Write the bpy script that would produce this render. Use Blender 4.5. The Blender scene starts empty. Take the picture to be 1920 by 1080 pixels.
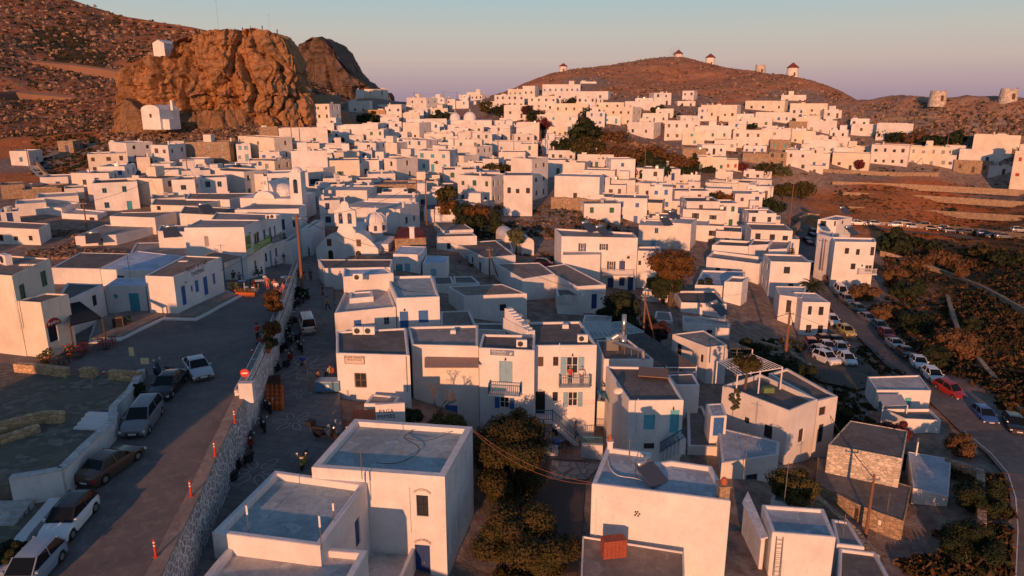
import bpy, bmesh, math, random
import numpy as np
from mathutils import Vector, Matrix, noise
R = random.Random(7)
SC = bpy.context.scene
COL = SC.collection
rad = math.radians
# ---------------------------------------------------------------- camera model
F = 1331.0; PITCH = rad(14.9); CH = 21.0
CF = Vector((0, math.cos(PITCH), -math.sin(PITCH))); CU = Vector((0, math.sin(PITCH), math.cos(PITCH)))
CP = Vector((0, 0, CH))
def ray(px, py): return CF + Vector((1, 0, 0)) * ((px - 960) / F) - CU * ((py - 540) / F)
def at(px, py, d): return CP + ray(px, py) * d
def proj(p):
    q = Vector(p) - CP; d = q.dot(CF); return (960 + F * q.x / d, 540 - F * q.dot(CU) / d, d)
def on_z(px, py, z):
    r = ray(px, py); return CP + r * ((z - CH) / r.z)
def z_for(xy, py):      # height of the point above xy that projects to row py
    k = (540 - py) / F
    x, y = xy[0], xy[1]
    # (y*sinP + h*cosP) = k*(y*cosP - h*sinP)
    h = y * (k * math.cos(PITCH) - math.sin(PITCH)) / (math.cos(PITCH) + k * math.sin(PITCH))
    return CH + h
def on_fn(px, py, fn, d0=20, d1=400):
    r = ray(px, py); a, b = d0, None; d = d0
    while d < d1:
        p = CP + r * d
        if p.z <= fn(p.x, p.y): b = d; break
        a = d; d += 1.5
    if b is None: return CP + r * d1
    for _ in range(18):
        m = (a + b) / 2; p = CP + r * m
        if p.z <= fn(p.x, p.y): b = m
        else: a = m
    return CP + r * b
# ---------------------------------------------------------------- object helpers
def link(o, parent=None):
    COL.objects.link(o)
    if parent is not None: o.parent = parent
    return o
def tag(o, label=None, cat=None, group=None, kind=None):
    if label: o['label'] = label
    if cat: o['category'] = cat
    if group: o['group'] = group
    if kind: o['kind'] = kind
    return o
def empty(name, loc=(0, 0, 0), rz=0, label=None, cat=None, group=None):
    o = bpy.data.objects.new(name, None); o.empty_display_size = .2
    o.location = loc; o.rotation_euler = (0, 0, rz); link(o)
    return tag(o, label, cat, group)
class MB:
    def __init__(s): s.v = []; s.f = []; s.m = []; s.cur = 0
    def quad(s, a, b, c, d):
        n = len(s.v); s.v += [tuple(a), tuple(b), tuple(c), tuple(d)]; s.f.append((n, n+1, n+2, n+3)); s.m.append(s.cur)
    def poly(s, pts):
        n = len(s.v); s.v += [tuple(p) for p in pts]; s.f.append(tuple(range(n, n+len(pts)))); s.m.append(s.cur)
    def raw(s, vs, fs):
        n = len(s.v); s.v += [tuple(v) for v in vs]
        for f in fs: s.f.append(tuple(n+i for i in f)); s.m.append(s.cur)
    def box(s, x0, y0, z0, x1, y1, z1, M=None):
        vs = [Vector(p) for p in ((x0,y0,z0),(x1,y0,z0),(x1,y1,z0),(x0,y1,z0),(x0,y0,z1),(x1,y0,z1),(x1,y1,z1),(x0,y1,z1))]
        if M is not None: vs = [M @ v for v in vs]
        s.raw(vs, [(3,2,1,0),(4,5,6,7),(0,1,5,4),(1,2,6,5),(2,3,7,6),(3,0,4,7)])
    def prism(s, pts, z0, z1, top=True, bottom=False):      # pts ccw list of xy
        n = len(pts); v = [(p[0], p[1], z0) for p in pts] + [(p[0], p[1], z1) for p in pts]
        fs = [(i, (i+1) % n, n+(i+1) % n, n+i) for i in range(n)]
        if top: fs.append(tuple(range(n, 2*n)))
        if bottom: fs.append(tuple(range(n-1, -1, -1)))
        s.raw(v, fs)
    def tube(s, a, b, r0, r1=None, n=6, caps=True):
        a = Vector(a); b = Vector(b); r1 = r0 if r1 is None else r1
        t = (b - a)
        if t.length < 1e-6: return
        t.normalize(); u = t.orthogonal().normalized(); w = t.cross(u)
        vs = []
        for (p, r) in ((a, r0), (b, r1)):
            for i in range(n):
                g = 2*math.pi*i/n; vs.append(p + u*(math.cos(g)*r) + w*(math.sin(g)*r))
        fs = [(i, (i+1) % n, n+(i+1) % n, n+i) for i in range(n)]
        if caps: fs += [tuple(range(n-1, -1, -1)), tuple(range(n, 2*n))]
        s.raw(vs, fs)
    def path(s, pts, r, n=5):
        for a, b in zip(pts, pts[1:]): s.tube(a, b, r, n=n)
    def lathe(s, prof, n=16, c=(0, 0, 0), M=None, a0=0, a1=2*math.pi):
        full = abs(a1-a0-2*math.pi) < 1e-6; k = n if full else n+1; vs = []
        for (r, z) in prof:
            for i in range(k):
                g = a0+(a1-a0)*i/n; p = Vector((c[0]+r*math.cos(g), c[1]+r*math.sin(g), c[2]+z)); vs.append(M @ p if M is not None else p)
        fs = []
        for j in range(len(prof)-1):
            for i in range(n if full else n):
                i2 = (i+1) % k
                fs.append((j*k+i, j*k+i2, (j+1)*k+i2, (j+1)*k+i))
        s.raw(vs, fs)
    def build(s, name, mat, parent=None, smooth=False, loc=None, bevel=0):
        me = bpy.data.meshes.new(name); me.from_pydata(s.v, [], s.f)
        for m in (mat if isinstance(mat, (list, tuple)) else [mat]): me.materials.append(m)
        if isinstance(mat, (list, tuple)) and len(mat) > 1: me.polygons.foreach_set('material_index', s.m)
        if smooth: me.polygons.foreach_set('use_smooth', [True]*len(s.f))
        me.update()
        o = bpy.data.objects.new(name, me); link(o, parent)
        if loc is not None: o.location = loc
        if bevel:
            w = o.modifiers.new('w', 'WELD'); w.merge_threshold = .0005
            b = o.modifiers.new('b', 'BEVEL'); b.width = bevel; b.segments = 2; b.limit_method = 'ANGLE'
        return o
def mesh_obj(name, me, parent=None, loc=None, rot=None, scale=None):
    o = bpy.data.objects.new(name, me); link(o, parent)
    if loc is not None: o.location = loc
    if rot is not None: o.rotation_euler = rot
    if scale is not None: o.scale = scale
    return o
KIDS = {}
def copy_tree(o, parent=None):
    c = o.copy(); link(c)
    if parent is not None: c.parent = parent
    for ch in [x for x in o.children]: copy_tree(ch, c)
    return c
# ---------------------------------------------------------------- materials
MATS = {}
def newmat(name, color, rough=.85, spec=.3, metal=0):
    m = bpy.data.materials.new(name); m.use_nodes = True
    b = m.node_tree.nodes['Principled BSDF']
    b.inputs['Base Color'].default_value = (*color, 1); b.inputs['Roughness'].default_value = rough
    b.inputs['Specular IOR Level'].default_value = spec; b.inputs['Metallic'].default_value = metal
    return m, m.node_tree, b
def N(nt, t, **kw):
    n = nt.nodes.new(t)
    for k, v in kw.items():
        if k in n.inputs: n.inputs[k].default_value = v
        else: setattr(n, k, v)
    return n
def coords(nt, obj=True):
    return nt.nodes.new('ShaderNodeNewGeometry').outputs['Position']
def noise_n(nt, scale, detail=4, rough=.6, vec=None):
    n = N(nt, 'ShaderNodeTexNoise', Scale=scale, Detail=detail, Roughness=rough)
    nt.links.new(vec or coords(nt), n.inputs['Vector']); return n.outputs['Fac']
def ramp(nt, fac, stops):
    r = nt.nodes.new('ShaderNodeValToRGB'); e = r.color_ramp.elements
    while len(e) < len(stops): e.new(.5)
    for el, (p, c) in zip(e, stops): el.position = p; el.color = (*c, 1) if len(c) == 3 else c
    nt.links.new(fac, r.inputs['Fac']); return r.outputs['Color']
def mixc(nt, fac, a, b, mode='MIX'):
    m = nt.nodes.new('ShaderNodeMix'); m.data_type = 'RGBA'; m.blend_type = mode
    for s, v in ((m.inputs[0], fac), (m.inputs[6], a), (m.inputs[7], b)):
        if hasattr(v, 'is_output'): nt.links.new(v, s)
        elif isinstance(v, (int, float)): s.default_value = v
        else: s.default_value = (*v, 1)
    return m.outputs[2]
def bump(nt, b, h, strength=.3, dist=.05):
    n = N(nt, 'ShaderNodeBump', Strength=strength, Distance=dist); nt.links.new(h, n.inputs['Height']); nt.links.new(n.outputs[0], b.inputs['Normal'])
def plaster(i=0):
    k = ('pl', i)
    if k in MATS: return MATS[k]
    base = [(.76,.75,.74), (.73,.70,.66), (.69,.685,.68), (.74,.68,.58)][i]
    m, nt, b = newmat('whitewashed_plaster_%s' % ['bright','warm','grey','cream'][i], base, .9, .15)
    n1 = noise_n(nt, .35, 5, .65); n2 = noise_n(nt, 3.5, 4, .6)
    sep = N(nt, 'ShaderNodeMapping'); sep.inputs['Scale'].default_value = (.9, .9, .38); nt.links.new(coords(nt), sep.inputs['Vector'])
    n3 = noise_n(nt, 1.2, 4, .7, sep.outputs[0])
    c = mixc(nt, ramp(nt, n1, [(.35,(0,0,0)),(.70,(1,1,1))]), base, tuple(x*.78 for x in base))
    c = mixc(nt, ramp(nt, n3, [(.52,(0,0,0)),(.85,(.6,.6,.6))]), c, tuple(x*.66 for x in base))
    c = mixc(nt, ramp(nt, n2, [(.60,(0,0,0)),(.72,(.45,.45,.45))]), c, (.48,.44,.40))
    nt.links.new(c, b.inputs['Base Color']); bump(nt, b, noise_n(nt, 1.6, 6, .7), .55, .10)
    MATS[k] = m; return m
ROOFC = {'grey':(.30,.29,.28), 'dark':(.17,.155,.145), 'blue':(.42,.47,.52), 'pale':(.50,.49,.47), 'sky':(.45,.55,.68), 'brown':(.26,.215,.185), 'teal':(.36,.43,.45), 'red':(.22,.06,.05), 'white':(.7,.7,.7)}
def roofm(k):
    if ('rf', k) in MATS: return MATS[('rf', k)]
    c0 = ROOFC[k]; m, nt, b = newmat('roof_screed_' + k, c0, .93, .12)
    n1 = noise_n(nt, .28, 6, .7); n2 = noise_n(nt, 2.6, 5, .7)
    c = mixc(nt, ramp(nt, n1, [(.32,(0,0,0)),(.68,(1,1,1))]), tuple(x*.72 for x in c0), tuple(min(1, x*1.2) for x in c0))
    c = mixc(nt, ramp(nt, n2, [(.45,(0,0,0)),(.75,(.7,.7,.7))]), c, tuple(x*.5 for x in c0)); c = mixc(nt, ramp(nt, noise_n(nt, .7, 3, .5), [(.56,(0,0,0)),(.575,(.5,.5,.5)),(.62,(.2,.2,.2))]), c, tuple(min(1, x*1.45) for x in c0))
    nt.links.new(c, b.inputs['Base Color']); bump(nt, b, n2, .3, .03)
    MATS[('rf', k)] = m; return m
def stone(k='tan', scale=2.2, mortar=None):
    key = ('st', k, scale)
    if key in MATS: return MATS[key]
    c0 = {'tan':(.36,.27,.19), 'grey':(.30,.28,.26), 'pale':(.55,.50,.43), 'white':(.62,.62,.62), 'orange':(.5,.34,.2), 'net':(.25,.25,.26)}[k]
    mo = {'net':(.7,.7,.7)}.get(k, tuple(x*.45 for x in c0))
    m, nt, b = newmat('stonework_' + k, c0, .92, .15)
    mp = N(nt, 'ShaderNodeMapping'); mp.inputs['Scale'].default_value = (1, 1, 1.9 if k != 'net' else 1.2); nt.links.new(coords(nt), mp.inputs['Vector'])
    v = N(nt, 'ShaderNodeTexVoronoi', Scale=scale, feature='DISTANCE_TO_EDGE'); nt.links.new(mp.outputs[0], v.inputs['Vector'])
    v2 = N(nt, 'ShaderNodeTexVoronoi', Scale=scale); nt.links.new(mp.outputs[0], v2.inputs['Vector'])
    sp = N(nt, 'ShaderNodeSeparateColor'); nt.links.new(v2.outputs['Color'], sp.inputs[0])
    c = mixc(nt, sp.outputs[0], tuple(x*.72 for x in c0), tuple(min(1, x*1.25) for x in c0))
    c = mixc(nt, ramp(nt, v.outputs['Distance'], [(.0,(1,1,1)),(.09 if k != 'net' else .11,(0,0,0))]), c, mo)
    nt.links.new(c, b.inputs['Base Color']); bump(nt, b, v.outputs['Distance'], .8, .1)
    MATS[key] = m; return m
def paint(c, rough=.5, metal=0, spec=.4, name='paint'):
    key = (name, tuple(c), rough, metal)
    if key in MATS: return MATS[key]
    m, nt, b = newmat(name, c, rough, spec, metal)
    if rough > .4:
        cc = mixc(nt, ramp(nt, noise_n(nt, 4, 4), [(.4,(0,0,0)),(.8,(1,1,1))]), c, tuple(x*.78 for x in c)); nt.links.new(cc, b.inputs['Base Color'])
    MATS[key] = m; return m
PC = {'navy':(.02,.05,.17), 'blue':(.03,.13,.38), 'teal':(.05,.28,.36), 'lblue':(.22,.40,.52), 'green':(.03,.12,.07), 'lgreen':(.18,.22,.05), 'brown':(.10,.055,.035), 'grey':(.25,.26,.27), 'white':(.75,.75,.74),
      'red':(.35,.04,.03), 'dark':(.03,.03,.035), 'black':(.012,.012,.014), 'wood':(.20,.12,.07), 'cyan':(.10,.42,.5), 'dkblue':(.03,.16,.26)}
def pc(k): return paint(PC[k], .55, name='paint_' + k)
def glass(): 
    if 'gl' not in MATS: MATS['gl'] = newmat('window_glass', (.035,.04,.05), .12, .6)[0]
    return MATS['gl']
# ---------------------------------------------------------------- street levels
def interp(x, xs, ys): return float(np.interp(x, xs, ys))
def z_up(x, y): return interp(y, [15, 35, 50, 70, 84, 100, 115], [-2.2, -1.0, 0.2, 0.3, -.2, -2.6, -3.8])
def z_lo(x, y): return interp(y, [20, 30, 45, 58, 71, 90, 110, 150], [-5, -4.3, -3.6, -3.0, -2.2, -2.7, -3.5, -3.8])
def U(px, py, dz=0): return on_fn(px, py, lambda x, y: z_up(x, y) + dz)
def L(px, py, dz=0): return on_fn(px, py, lambda x, y: z_lo(x, y) + dz)
# ---------------------------------------------------------------- depth table (photo column, row, metres) for the ground of the town
CT = [(960,1080,47),(1010,950,55),(1050,850,62),(700,1080,45),(800,960,50),(1150,1080,44),(1370,1080,45),(1500,1080,48),(1600,1000,57),(1700,1080,52),(1900,1080,51),
 (1900,880,63),(1780,900,63),(1745,712,84),(1640,605,112),(1570,545,128),(1530,500,148),(1500,440,170),(1500,635,104),(1560,680,93),(1690,855,69),(1400,800,70),(1300,870,60),
 (1180,555,111),(1090,580,100),(1250,700,80),(1150,700,76),(880,605,87),(700,760,60),(1000,480,126),(1050,400,155),(980,380,163),(870,388,158),(1200,410,164),(1400,385,198),(1500,360,226),(1350,480,140),(1250,480,138),
 (1700,380,210),(1750,430,192),(1900,460,165),(1800,600,114),(1900,700,93),(1650,500,148),(1900,350,225),(1800,325,240),(1500,322,232),(1350,330,222),(1350,290,245),(1300,250,275),(1500,215,305),(1600,250,282),(1700,255,268),(1900,258,235),
 (1200,180,340),(1100,195,325),(1000,150,398),(1055,136,445),(1150,126,490),(1270,119,535),(1330,124,500),(1425,138,425),(1485,144,390),(1560,163,350),(1650,187,305),(1757,191,272),(1900,188,250),(1400,190,330),(1300,160,400),(1600,215,300),(1800,230,255),
 (920,182,420),(960,168,400),(870,186,430),(860,242,300),(700,252,268),(780,252,278),(840,205,370),(650,190,340),(760,192,370),(700,335,182),(850,300,212),(780,350,170),(1100,300,212),(1150,350,182),(1000,262,270),(940,240,300),(1060,245,290),(1200,262,268),(1200,300,225),(1250,340,200),
 (500,335,178),(350,315,190),(200,355,162),(60,322,190),(30,425,122),(120,455,110),(300,430,118),(560,440,120),(440,385,148),(650,400,140),(300,250,232),(450,250,232),(210,262,225),(480,232,245),(560,195,300),(610,235,262),(620,300,205),(750,420,132),(660,470,112),
 (0,300,205),(0,262,250),(100,275,225),(50,500,95),(200,490,98),(300,500,100),(1900,560,120),(1900,1000,55),(1770,960,58),(1450,950,55),(1440,560,118),(1400,620,100),(1300,560,110)]
def tps_fit(P, V, lam):
    P = np.asarray(P, float); n = len(P)
    d2 = ((P[:, None] - P[None])**2).sum(-1); K = .5*d2*np.log(d2 + 1e-12)
    K[np.diag_indices(n)] = lam
    A = np.zeros((n+3, n+3)); A[:n, :n] = K; A[:n, n] = 1; A[:n, n+1:] = P; A[n, :n] = 1; A[n+1:, :n] = P.T
    return P, np.linalg.solve(A, np.concatenate([np.asarray(V, float), np.zeros(3)]))
def tps_eval(M, Q):
    P, w = M; Q = np.asarray(Q, float); out = np.zeros(len(Q)); n = len(P)
    for i in range(0, len(Q), 4000):
        q = Q[i:i+4000]; d2 = ((q[:, None] - P[None])**2).sum(-1)
        out[i:i+4000] = (.5*d2*np.log(d2 + 1e-12)) @ w[:n] + w[n] + q @ w[n+1:]
    return out
# control points also along the two street levels
for (px, py) in ((80,1000),(200,900),(120,800),(40,720),(300,760),(230,1050),(380,700),(300,640),(180,650),(420,600),(460,560),(500,530),(60,690)):
    p = U(px, py, -.5); CT.append((px, py, proj(p)[2]))
for (px, py) in ((400,1000),(470,900),(540,800),(590,720),(600,640),(600,560),(590,500),(600,850)):
    p = L(px, py, -.3); CT.append((px, py, proj(p)[2]))
S1 = 1/400
DM = tps_fit([(a*S1, b*S1) for a, b, c in CT], [math.log(c) for a, b, c in CT], .0004)
def Dp(px, py): return math.exp(tps_eval(DM, [(px*S1, py*S1)])[0])
WP = []
for (a, b, c) in CT: p = at(a, b, c); WP.append((p.x, p.y, p.z))
# ground that the photo does not show: behind the ridge, behind the camera, to the sides
for (px, d, z) in ((1000,520,16),(1055,570,20),(1150,600,22),(1270,640,24),(1330,600,20),(1425,520,16),(1485,480,14),(1560,440,8),(1650,345,12),(1650,400,2),(1757,300,15),(1757,360,0),(1900,280,15),(1900,340,0),(2100,330,4),
                   (920,560,2),(870,560,2),(760,500,4),(650,480,2),(560,420,10),(2300,200,-4),(2300,120,-13),(2200,60,-14)):
    x = (px-960)/F*d; WP.append((x, d, z))
for (x, y, z) in ((0,10,-10),(-20,10,-5.5),(-60,20,-1),(-90,50,1),(-120,90,2),(-60,-30,-2),(0,-40,-10),(60,-30,-13),(60,20,-13),(-150,180,4),(110,60,-13),(-120,-60,2),(-190,250,3),(-240,300,-2),(-100,330,2),(-150,380,-8),(-10,620,-10),(200,640,-10),(330,420,0)):
    WP.append((x, y, z))
for (a, b, c) in ((1757,188,270),(1900,185,249),(1650,184,303),(1825,187,260),(1700,187,285)): p = at(a, b, c); WP.append((p.x, p.y, p.z))
for gx in range(-160, 2080, 80):
    for gy in (222, 240, 258, 276, 294, 312, 330, 350, 372, 396, 420, 450, 480, 520, 570, 630, 700, 800, 920, 1050):
        if gy < 262 and gx < 540: continue
        if gx < 640 and gy > 480: continue
        p = at(gx, gy, Dp(gx, gy)); WP.append((p.x, p.y, p.z))
SW = 1/100
TM = tps_fit([(x*SW, y*SW) for x, y, z in WP], [z for x, y, z in WP], .0012)
X0, X1, Y0, Y1, ST = -250., 330., -70., 640., 2.5
nx = int((X1-X0)/ST)+1; ny = int((Y1-Y0)/ST)+1
GX, GY = np.meshgrid(np.linspace(X0, X1, nx), np.linspace(Y0, Y1, ny))
TZ = tps_eval(TM, np.stack([GX.ravel()*SW, GY.ravel()*SW], 1)).reshape(ny, nx)
def T(x, y):
    fx = min(max((x-X0)/(X1-X0)*(nx-1), 0), nx-1.001); fy = min(max((y-Y0)/(Y1-Y0)*(ny-1), 0), ny-1.001)
    i = int(fx); j = int(fy); u = fx-i; v = fy-j
    return float(TZ[j,i]*(1-u)*(1-v)+TZ[j,i+1]*u*(1-v)+TZ[j+1,i]*(1-u)*v+TZ[j+1,i+1]*u*v)
def G(px, py, dz=0):     # ground point seen at a photo position (from the depth table, then set on the terrain)
    return at(px, py, Dp(px, py))
def press(poly, zf, m=2.6):  # lower the terrain beneath a laid surface
    pts = np.array([(p[0], p[1]) for p in poly]); x0, y0 = pts.min(0)-m; x1, y1 = pts.max(0)+m
    i0, i1 = max(0, int((x0-X0)/ST)), min(nx, int((x1-X0)/ST)+2); j0, j1 = max(0, int((y0-Y0)/ST)), min(ny, int((y1-Y0)/ST)+2)
    for j in range(j0, j1):
        for i in range(i0, i1):
            x, y = GX[j, i], GY[j, i]; ins = False; dmin = 1e9; n = len(pts)
            for a in range(n):
                xa, ya = pts[a]; xb, yb = pts[(a+1) % n]
                if (ya > y) != (yb > y) and x < (xb-xa)*(y-ya)/(yb-ya)+xa: ins = not ins
                L2 = (xb-xa)**2+(yb-ya)**2+1e-9; t = max(0, min(1, ((x-xa)*(xb-xa)+(y-ya)*(yb-ya))/L2))
                dmin = min(dmin, math.hypot(x-xa-t*(xb-xa), y-ya-t*(yb-ya)))
            if ins or dmin < m: TZ[j, i] = min(TZ[j, i], zf(x, y))
# ---------------------------------------------------------------- camera, sun, sky
cam = bpy.data.cameras.new('camera'); cam.sensor_width = 36; cam.lens = 36*F/1920; cam.clip_start = 1; cam.clip_end = 60000
co = bpy.data.objects.new('camera', cam); COL.objects.link(co); co.location = CP; co.rotation_euler = (math.pi/2-PITCH, 0, 0); SC.camera = co
SAZ, SEL = rad(12), rad(8.5)     # the sun stands low behind the camera, to its left
sdir = Vector((-math.sin(SAZ)*math.cos(SEL), -math.cos(SAZ)*math.cos(SEL), math.sin(SEL)))
sl = bpy.data.lights.new('sun', 'SUN'); sl.energy = 4.4; sl.color = (1, .43, .20); sl.angle = rad(.6)
so = bpy.data.objects.new('sun', sl); COL.objects.link(so); so.rotation_euler = sdir.to_track_quat('Z', 'Y').to_euler(); so.location = (-100, -200, 120)
W = bpy.data.worlds.new('World'); SC.world = W; W.use_nodes = True; nt = W.node_tree; bg = nt.nodes['Background']
sky = nt.nodes.new('ShaderNodeTexSky'); sky.sky_type = 'NISHITA'; sky.sun_disc = False; sky.sun_elevation = SEL; sky.sun_rotation = math.pi+SAZ; sky.altitude = 400; sky.dust_density = 1.2; sky.ozone_density = 2.5
tc = nt.nodes.new('ShaderNodeTexCoord'); sx = nt.nodes.new('ShaderNodeSeparateXYZ'); nt.links.new(tc.outputs['Generated'], sx.inputs[0])
mr = N(nt, 'ShaderNodeMapRange'); mr.inputs['From Min'].default_value = -.05; mr.inputs['From Max'].default_value = .45; nt.links.new(sx.outputs['Z'], mr.inputs['Value'])
def zz(z): return (z+.05)/.5
rc = ramp(nt, mr.outputs[0], [(0,(.34,.26,.31)),(zz(0.0),(.42,.30,.37)),(zz(.02),(.53,.38,.41)),(zz(.05),(.66,.52,.46)),(zz(.085),(.62,.60,.54)),(zz(.13),(.46,.61,.64)),(zz(.22),(.29,.45,.60)),(1,(.17,.27,.47))])
vm = nt.nodes.new('ShaderNodeVectorMath'); vm.operation = 'SCALE'; vm.inputs['Scale'].default_value = .12; nt.links.new(sky.outputs[0], vm.inputs[0])
mr2 = N(nt, 'ShaderNodeMapRange'); mr2.inputs['From Min'].default_value = .15; mr2.inputs['From Max'].default_value = .5; mr2.inputs['To Max'].default_value = .6; nt.links.new(sx.outputs['Z'], mr2.inputs['Value'])
nt.links.new(mixc(nt, mr2.outputs[0], rc, vm.outputs[0]), bg.inputs['Color']); bg.inputs['Strength'].default_value = .80
SC.view_settings.view_transform = 'Standard'; SC.view_settings.look = 'None'; SC.view_settings.gamma = 1; SC.view_settings.exposure = .1
try: SC.cycles.max_bounces = 5; SC.cycles.diffuse_bounces = 3; SC.cycles.use_denoising = True
except Exception: pass
# ---------------------------------------------------------------- ground materials
def asphalt():
    m, nt, b = newmat('worn_asphalt', (.06,.06,.065), .92, .15)
    n1 = noise_n(nt, .12, 6, .7); n2 = noise_n(nt, 1.4, 6, .75); n3 = noise_n(nt, 14, 3, .6)
    c = mixc(nt, ramp(nt, n1, [(.35,(0,0,0)),(.65,(1,1,1))]), (.11,.10,.10), (.19,.165,.155))
    c = mixc(nt, ramp(nt, n2, [(.5,(0,0,0)),(.62,(.6,.6,.6))]), c, (.23,.195,.175))
    nt.links.new(c, b.inputs['Base Color']); bump(nt, b, n3, .35, .02); return m
def concrete_street():
    m, nt, b = newmat('concrete_street', (.15,.14,.135), .9, .2)
    br = N(nt, 'ShaderNodeTexBrick', Scale=.28); br.inputs['Mortar Size'].default_value = .006; br.inputs['Color1'].default_value = (.21,.198,.19,1); br.inputs['Color2'].default_value = (.165,.157,.152,1); br.inputs['Mortar'].default_value = (.05,.05,.05,1)
    mp = N(nt, 'ShaderNodeMapping'); mp.inputs['Rotation'].default_value = (0,0,.25); nt.links.new(coords(nt), mp.inputs[0]); nt.links.new(mp.outputs[0], br.inputs['Vector'])
    n2 = noise_n(nt, 1.1, 6, .7)
    nt.links.new(mixc(nt, ramp(nt, n2, [(.42,(0,0,0)),(.7,(.7,.7,.7))]), br.outputs['Color'], (.11,.105,.10)), b.inputs['Base Color']); bump(nt, b, n2, .3, .02); return m
def cobble():
    m, nt, b = newmat('cobbled_paving', (.12,.11,.1), .95, .1)
    v = N(nt, 'ShaderNodeTexVoronoi', Scale=2.6); nt.links.new(coords(nt), v.inputs['Vector']); sp = N(nt, 'ShaderNodeSeparateColor'); nt.links.new(v.outputs['Color'], sp.inputs[0])
    c = mixc(nt, ramp(nt, sp.outputs[0], [(.3,(0,0,0)),(1,(1,1,1))]), (.12,.11,.095), (.25,.22,.18)); nt.links.new(mixc(nt, ramp(nt, noise_n(nt, .3, 4), [(.4,(0,0,0)),(.65,(1,1,1))]), c, (.15,.135,.105)), b.inputs['Base Color'])
    bump(nt, b, v.outputs['Distance'], .4, .05); return m
GZ = []
def dryland(name, A, Bc, S, rockc, rs=.05, amount=.56):
    m, nt, b = newmat(name, A, .97, .08)
    n1 = noise_n(nt, .018, 7, .72); n2 = noise_n(nt, rs*4, 8, .78); n3 = noise_n(nt, .9, 6, .8)
    c = mixc(nt, ramp(nt, n1, [(.4,(0,0,0)),(.62,(1,1,1))]), A, Bc)
    c = mixc(nt, ramp(nt, n3, [(.46,(0,0,0)),(.58,(.8,.8,.8))]), c, S)
    c = mixc(nt, ramp(nt, n2, [(amount,(0,0,0)),(amount+.05,(1,1,1))]), c, rockc)
    at_ = nt.nodes.new('ShaderNodeAttribute'); at_.attribute_name = 'zone'; sp = N(nt, 'ShaderNodeSeparateColor'); nt.links.new(at_.outputs['Color'], sp.inputs[0])
    pav = mixc(nt, ramp(nt, noise_n(nt, .8, 5, .7), [(.4,(0,0,0)),(.6,(1,1,1))]), (.16,.14,.125), (.30,.27,.24))
    c = mixc(nt, sp.outputs[0], c, pav)
    gr = mixc(nt, ramp(nt, noise_n(nt, .35, 7, .8), [(.42,(0,0,0)),(.6,(1,1,1))]), (.035,.036,.018), (.085,.06,.03))
    c = mixc(nt, sp.outputs[1], c, gr)
    c = mixc(nt, sp.outputs[2], c, mixc(nt, ramp(nt, noise_n(nt, .25, 8, .75), [(.45,(0,0,0)),(.6,(1,1,1))]), rockc, tuple(x*.45 for x in rockc)))
    nt.links.new(c, b.inputs['Base Color']); bump(nt, b, n3, .9, .35); return m
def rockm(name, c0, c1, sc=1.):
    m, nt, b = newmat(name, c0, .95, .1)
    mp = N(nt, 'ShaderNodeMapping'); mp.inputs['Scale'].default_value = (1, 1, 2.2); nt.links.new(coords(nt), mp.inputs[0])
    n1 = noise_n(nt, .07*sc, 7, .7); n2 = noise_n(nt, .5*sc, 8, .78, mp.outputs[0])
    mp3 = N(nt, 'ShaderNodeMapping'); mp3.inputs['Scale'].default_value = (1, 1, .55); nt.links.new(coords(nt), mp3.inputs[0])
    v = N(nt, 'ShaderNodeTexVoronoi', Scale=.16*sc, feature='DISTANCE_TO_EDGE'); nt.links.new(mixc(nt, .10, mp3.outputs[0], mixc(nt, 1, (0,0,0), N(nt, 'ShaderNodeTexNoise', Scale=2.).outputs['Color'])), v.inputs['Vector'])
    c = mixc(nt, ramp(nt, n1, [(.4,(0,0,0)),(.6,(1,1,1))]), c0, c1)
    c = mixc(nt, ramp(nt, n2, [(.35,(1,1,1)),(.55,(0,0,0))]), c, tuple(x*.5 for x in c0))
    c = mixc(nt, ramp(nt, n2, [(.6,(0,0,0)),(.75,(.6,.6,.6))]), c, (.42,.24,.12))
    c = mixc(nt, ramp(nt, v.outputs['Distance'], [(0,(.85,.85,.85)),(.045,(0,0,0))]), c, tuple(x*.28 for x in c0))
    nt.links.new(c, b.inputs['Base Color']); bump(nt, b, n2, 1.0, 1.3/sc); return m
ASPH = asphalt(); CONC = concrete_street(); COBB = cobble()
# ---------------------------------------------------------------- laid surfaces
def surf(name, pts, fn, dz, mat, thick=0, kind='structure', ys=None, parent=None):
    bm = bmesh.new(); vs = [bm.verts.new((p[0], p[1], 0)) for p in pts]; f = bm.faces.new(vs); f.normal_update()
    if f.normal.z < 0: f.normal_flip()
    ymin, ymax = min(p[1] for p in pts), max(p[1] for p in pts); cuts = ys if ys is not None else [y for y in range(int(ymin)+1, int(ymax)+1, 3)]
    for y in cuts: bmesh.ops.bisect_plane(bm, geom=bm.verts[:]+bm.edges[:]+bm.faces[:], plane_co=(0, y, 0), plane_no=(0, 1, 0))
    bmesh.ops.triangulate(bm, faces=bm.faces[:])
    for v in bm.verts: v.co.z = fn(v.co.x, v.co.y)+dz
    if thick:
        r = bmesh.ops.extrude_edge_only(bm, edges=[e for e in bm.edges if e.is_boundary])
        for v in r['geom']:
            if isinstance(v, bmesh.types.BMVert): v.co.z -= thick
    bmesh.ops.recalc_face_normals(bm, faces=bm.faces[:])
    me = bpy.data.meshes.new(name); bm.to_mesh(me); bm.free(); me.materials.append(mat)
    o = bpy.data.objects.new(name, me); link(o, parent)
    if kind: o['kind'] = kind
    return o
RE = [(300,1080),(335,1005),(372,930),(410,845),(457,745),(478,705),(500,657),(518,620),(535,575),(550,530),(560,498)]   # edge between the upper road and the lower street
re_w = [U(*p) for p in RE]; re0 = re_w[0]; re_off = [Vector((re0.x-4.6, 12, 0)), Vector((re0.x-1.7, 24, 0))]
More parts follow.
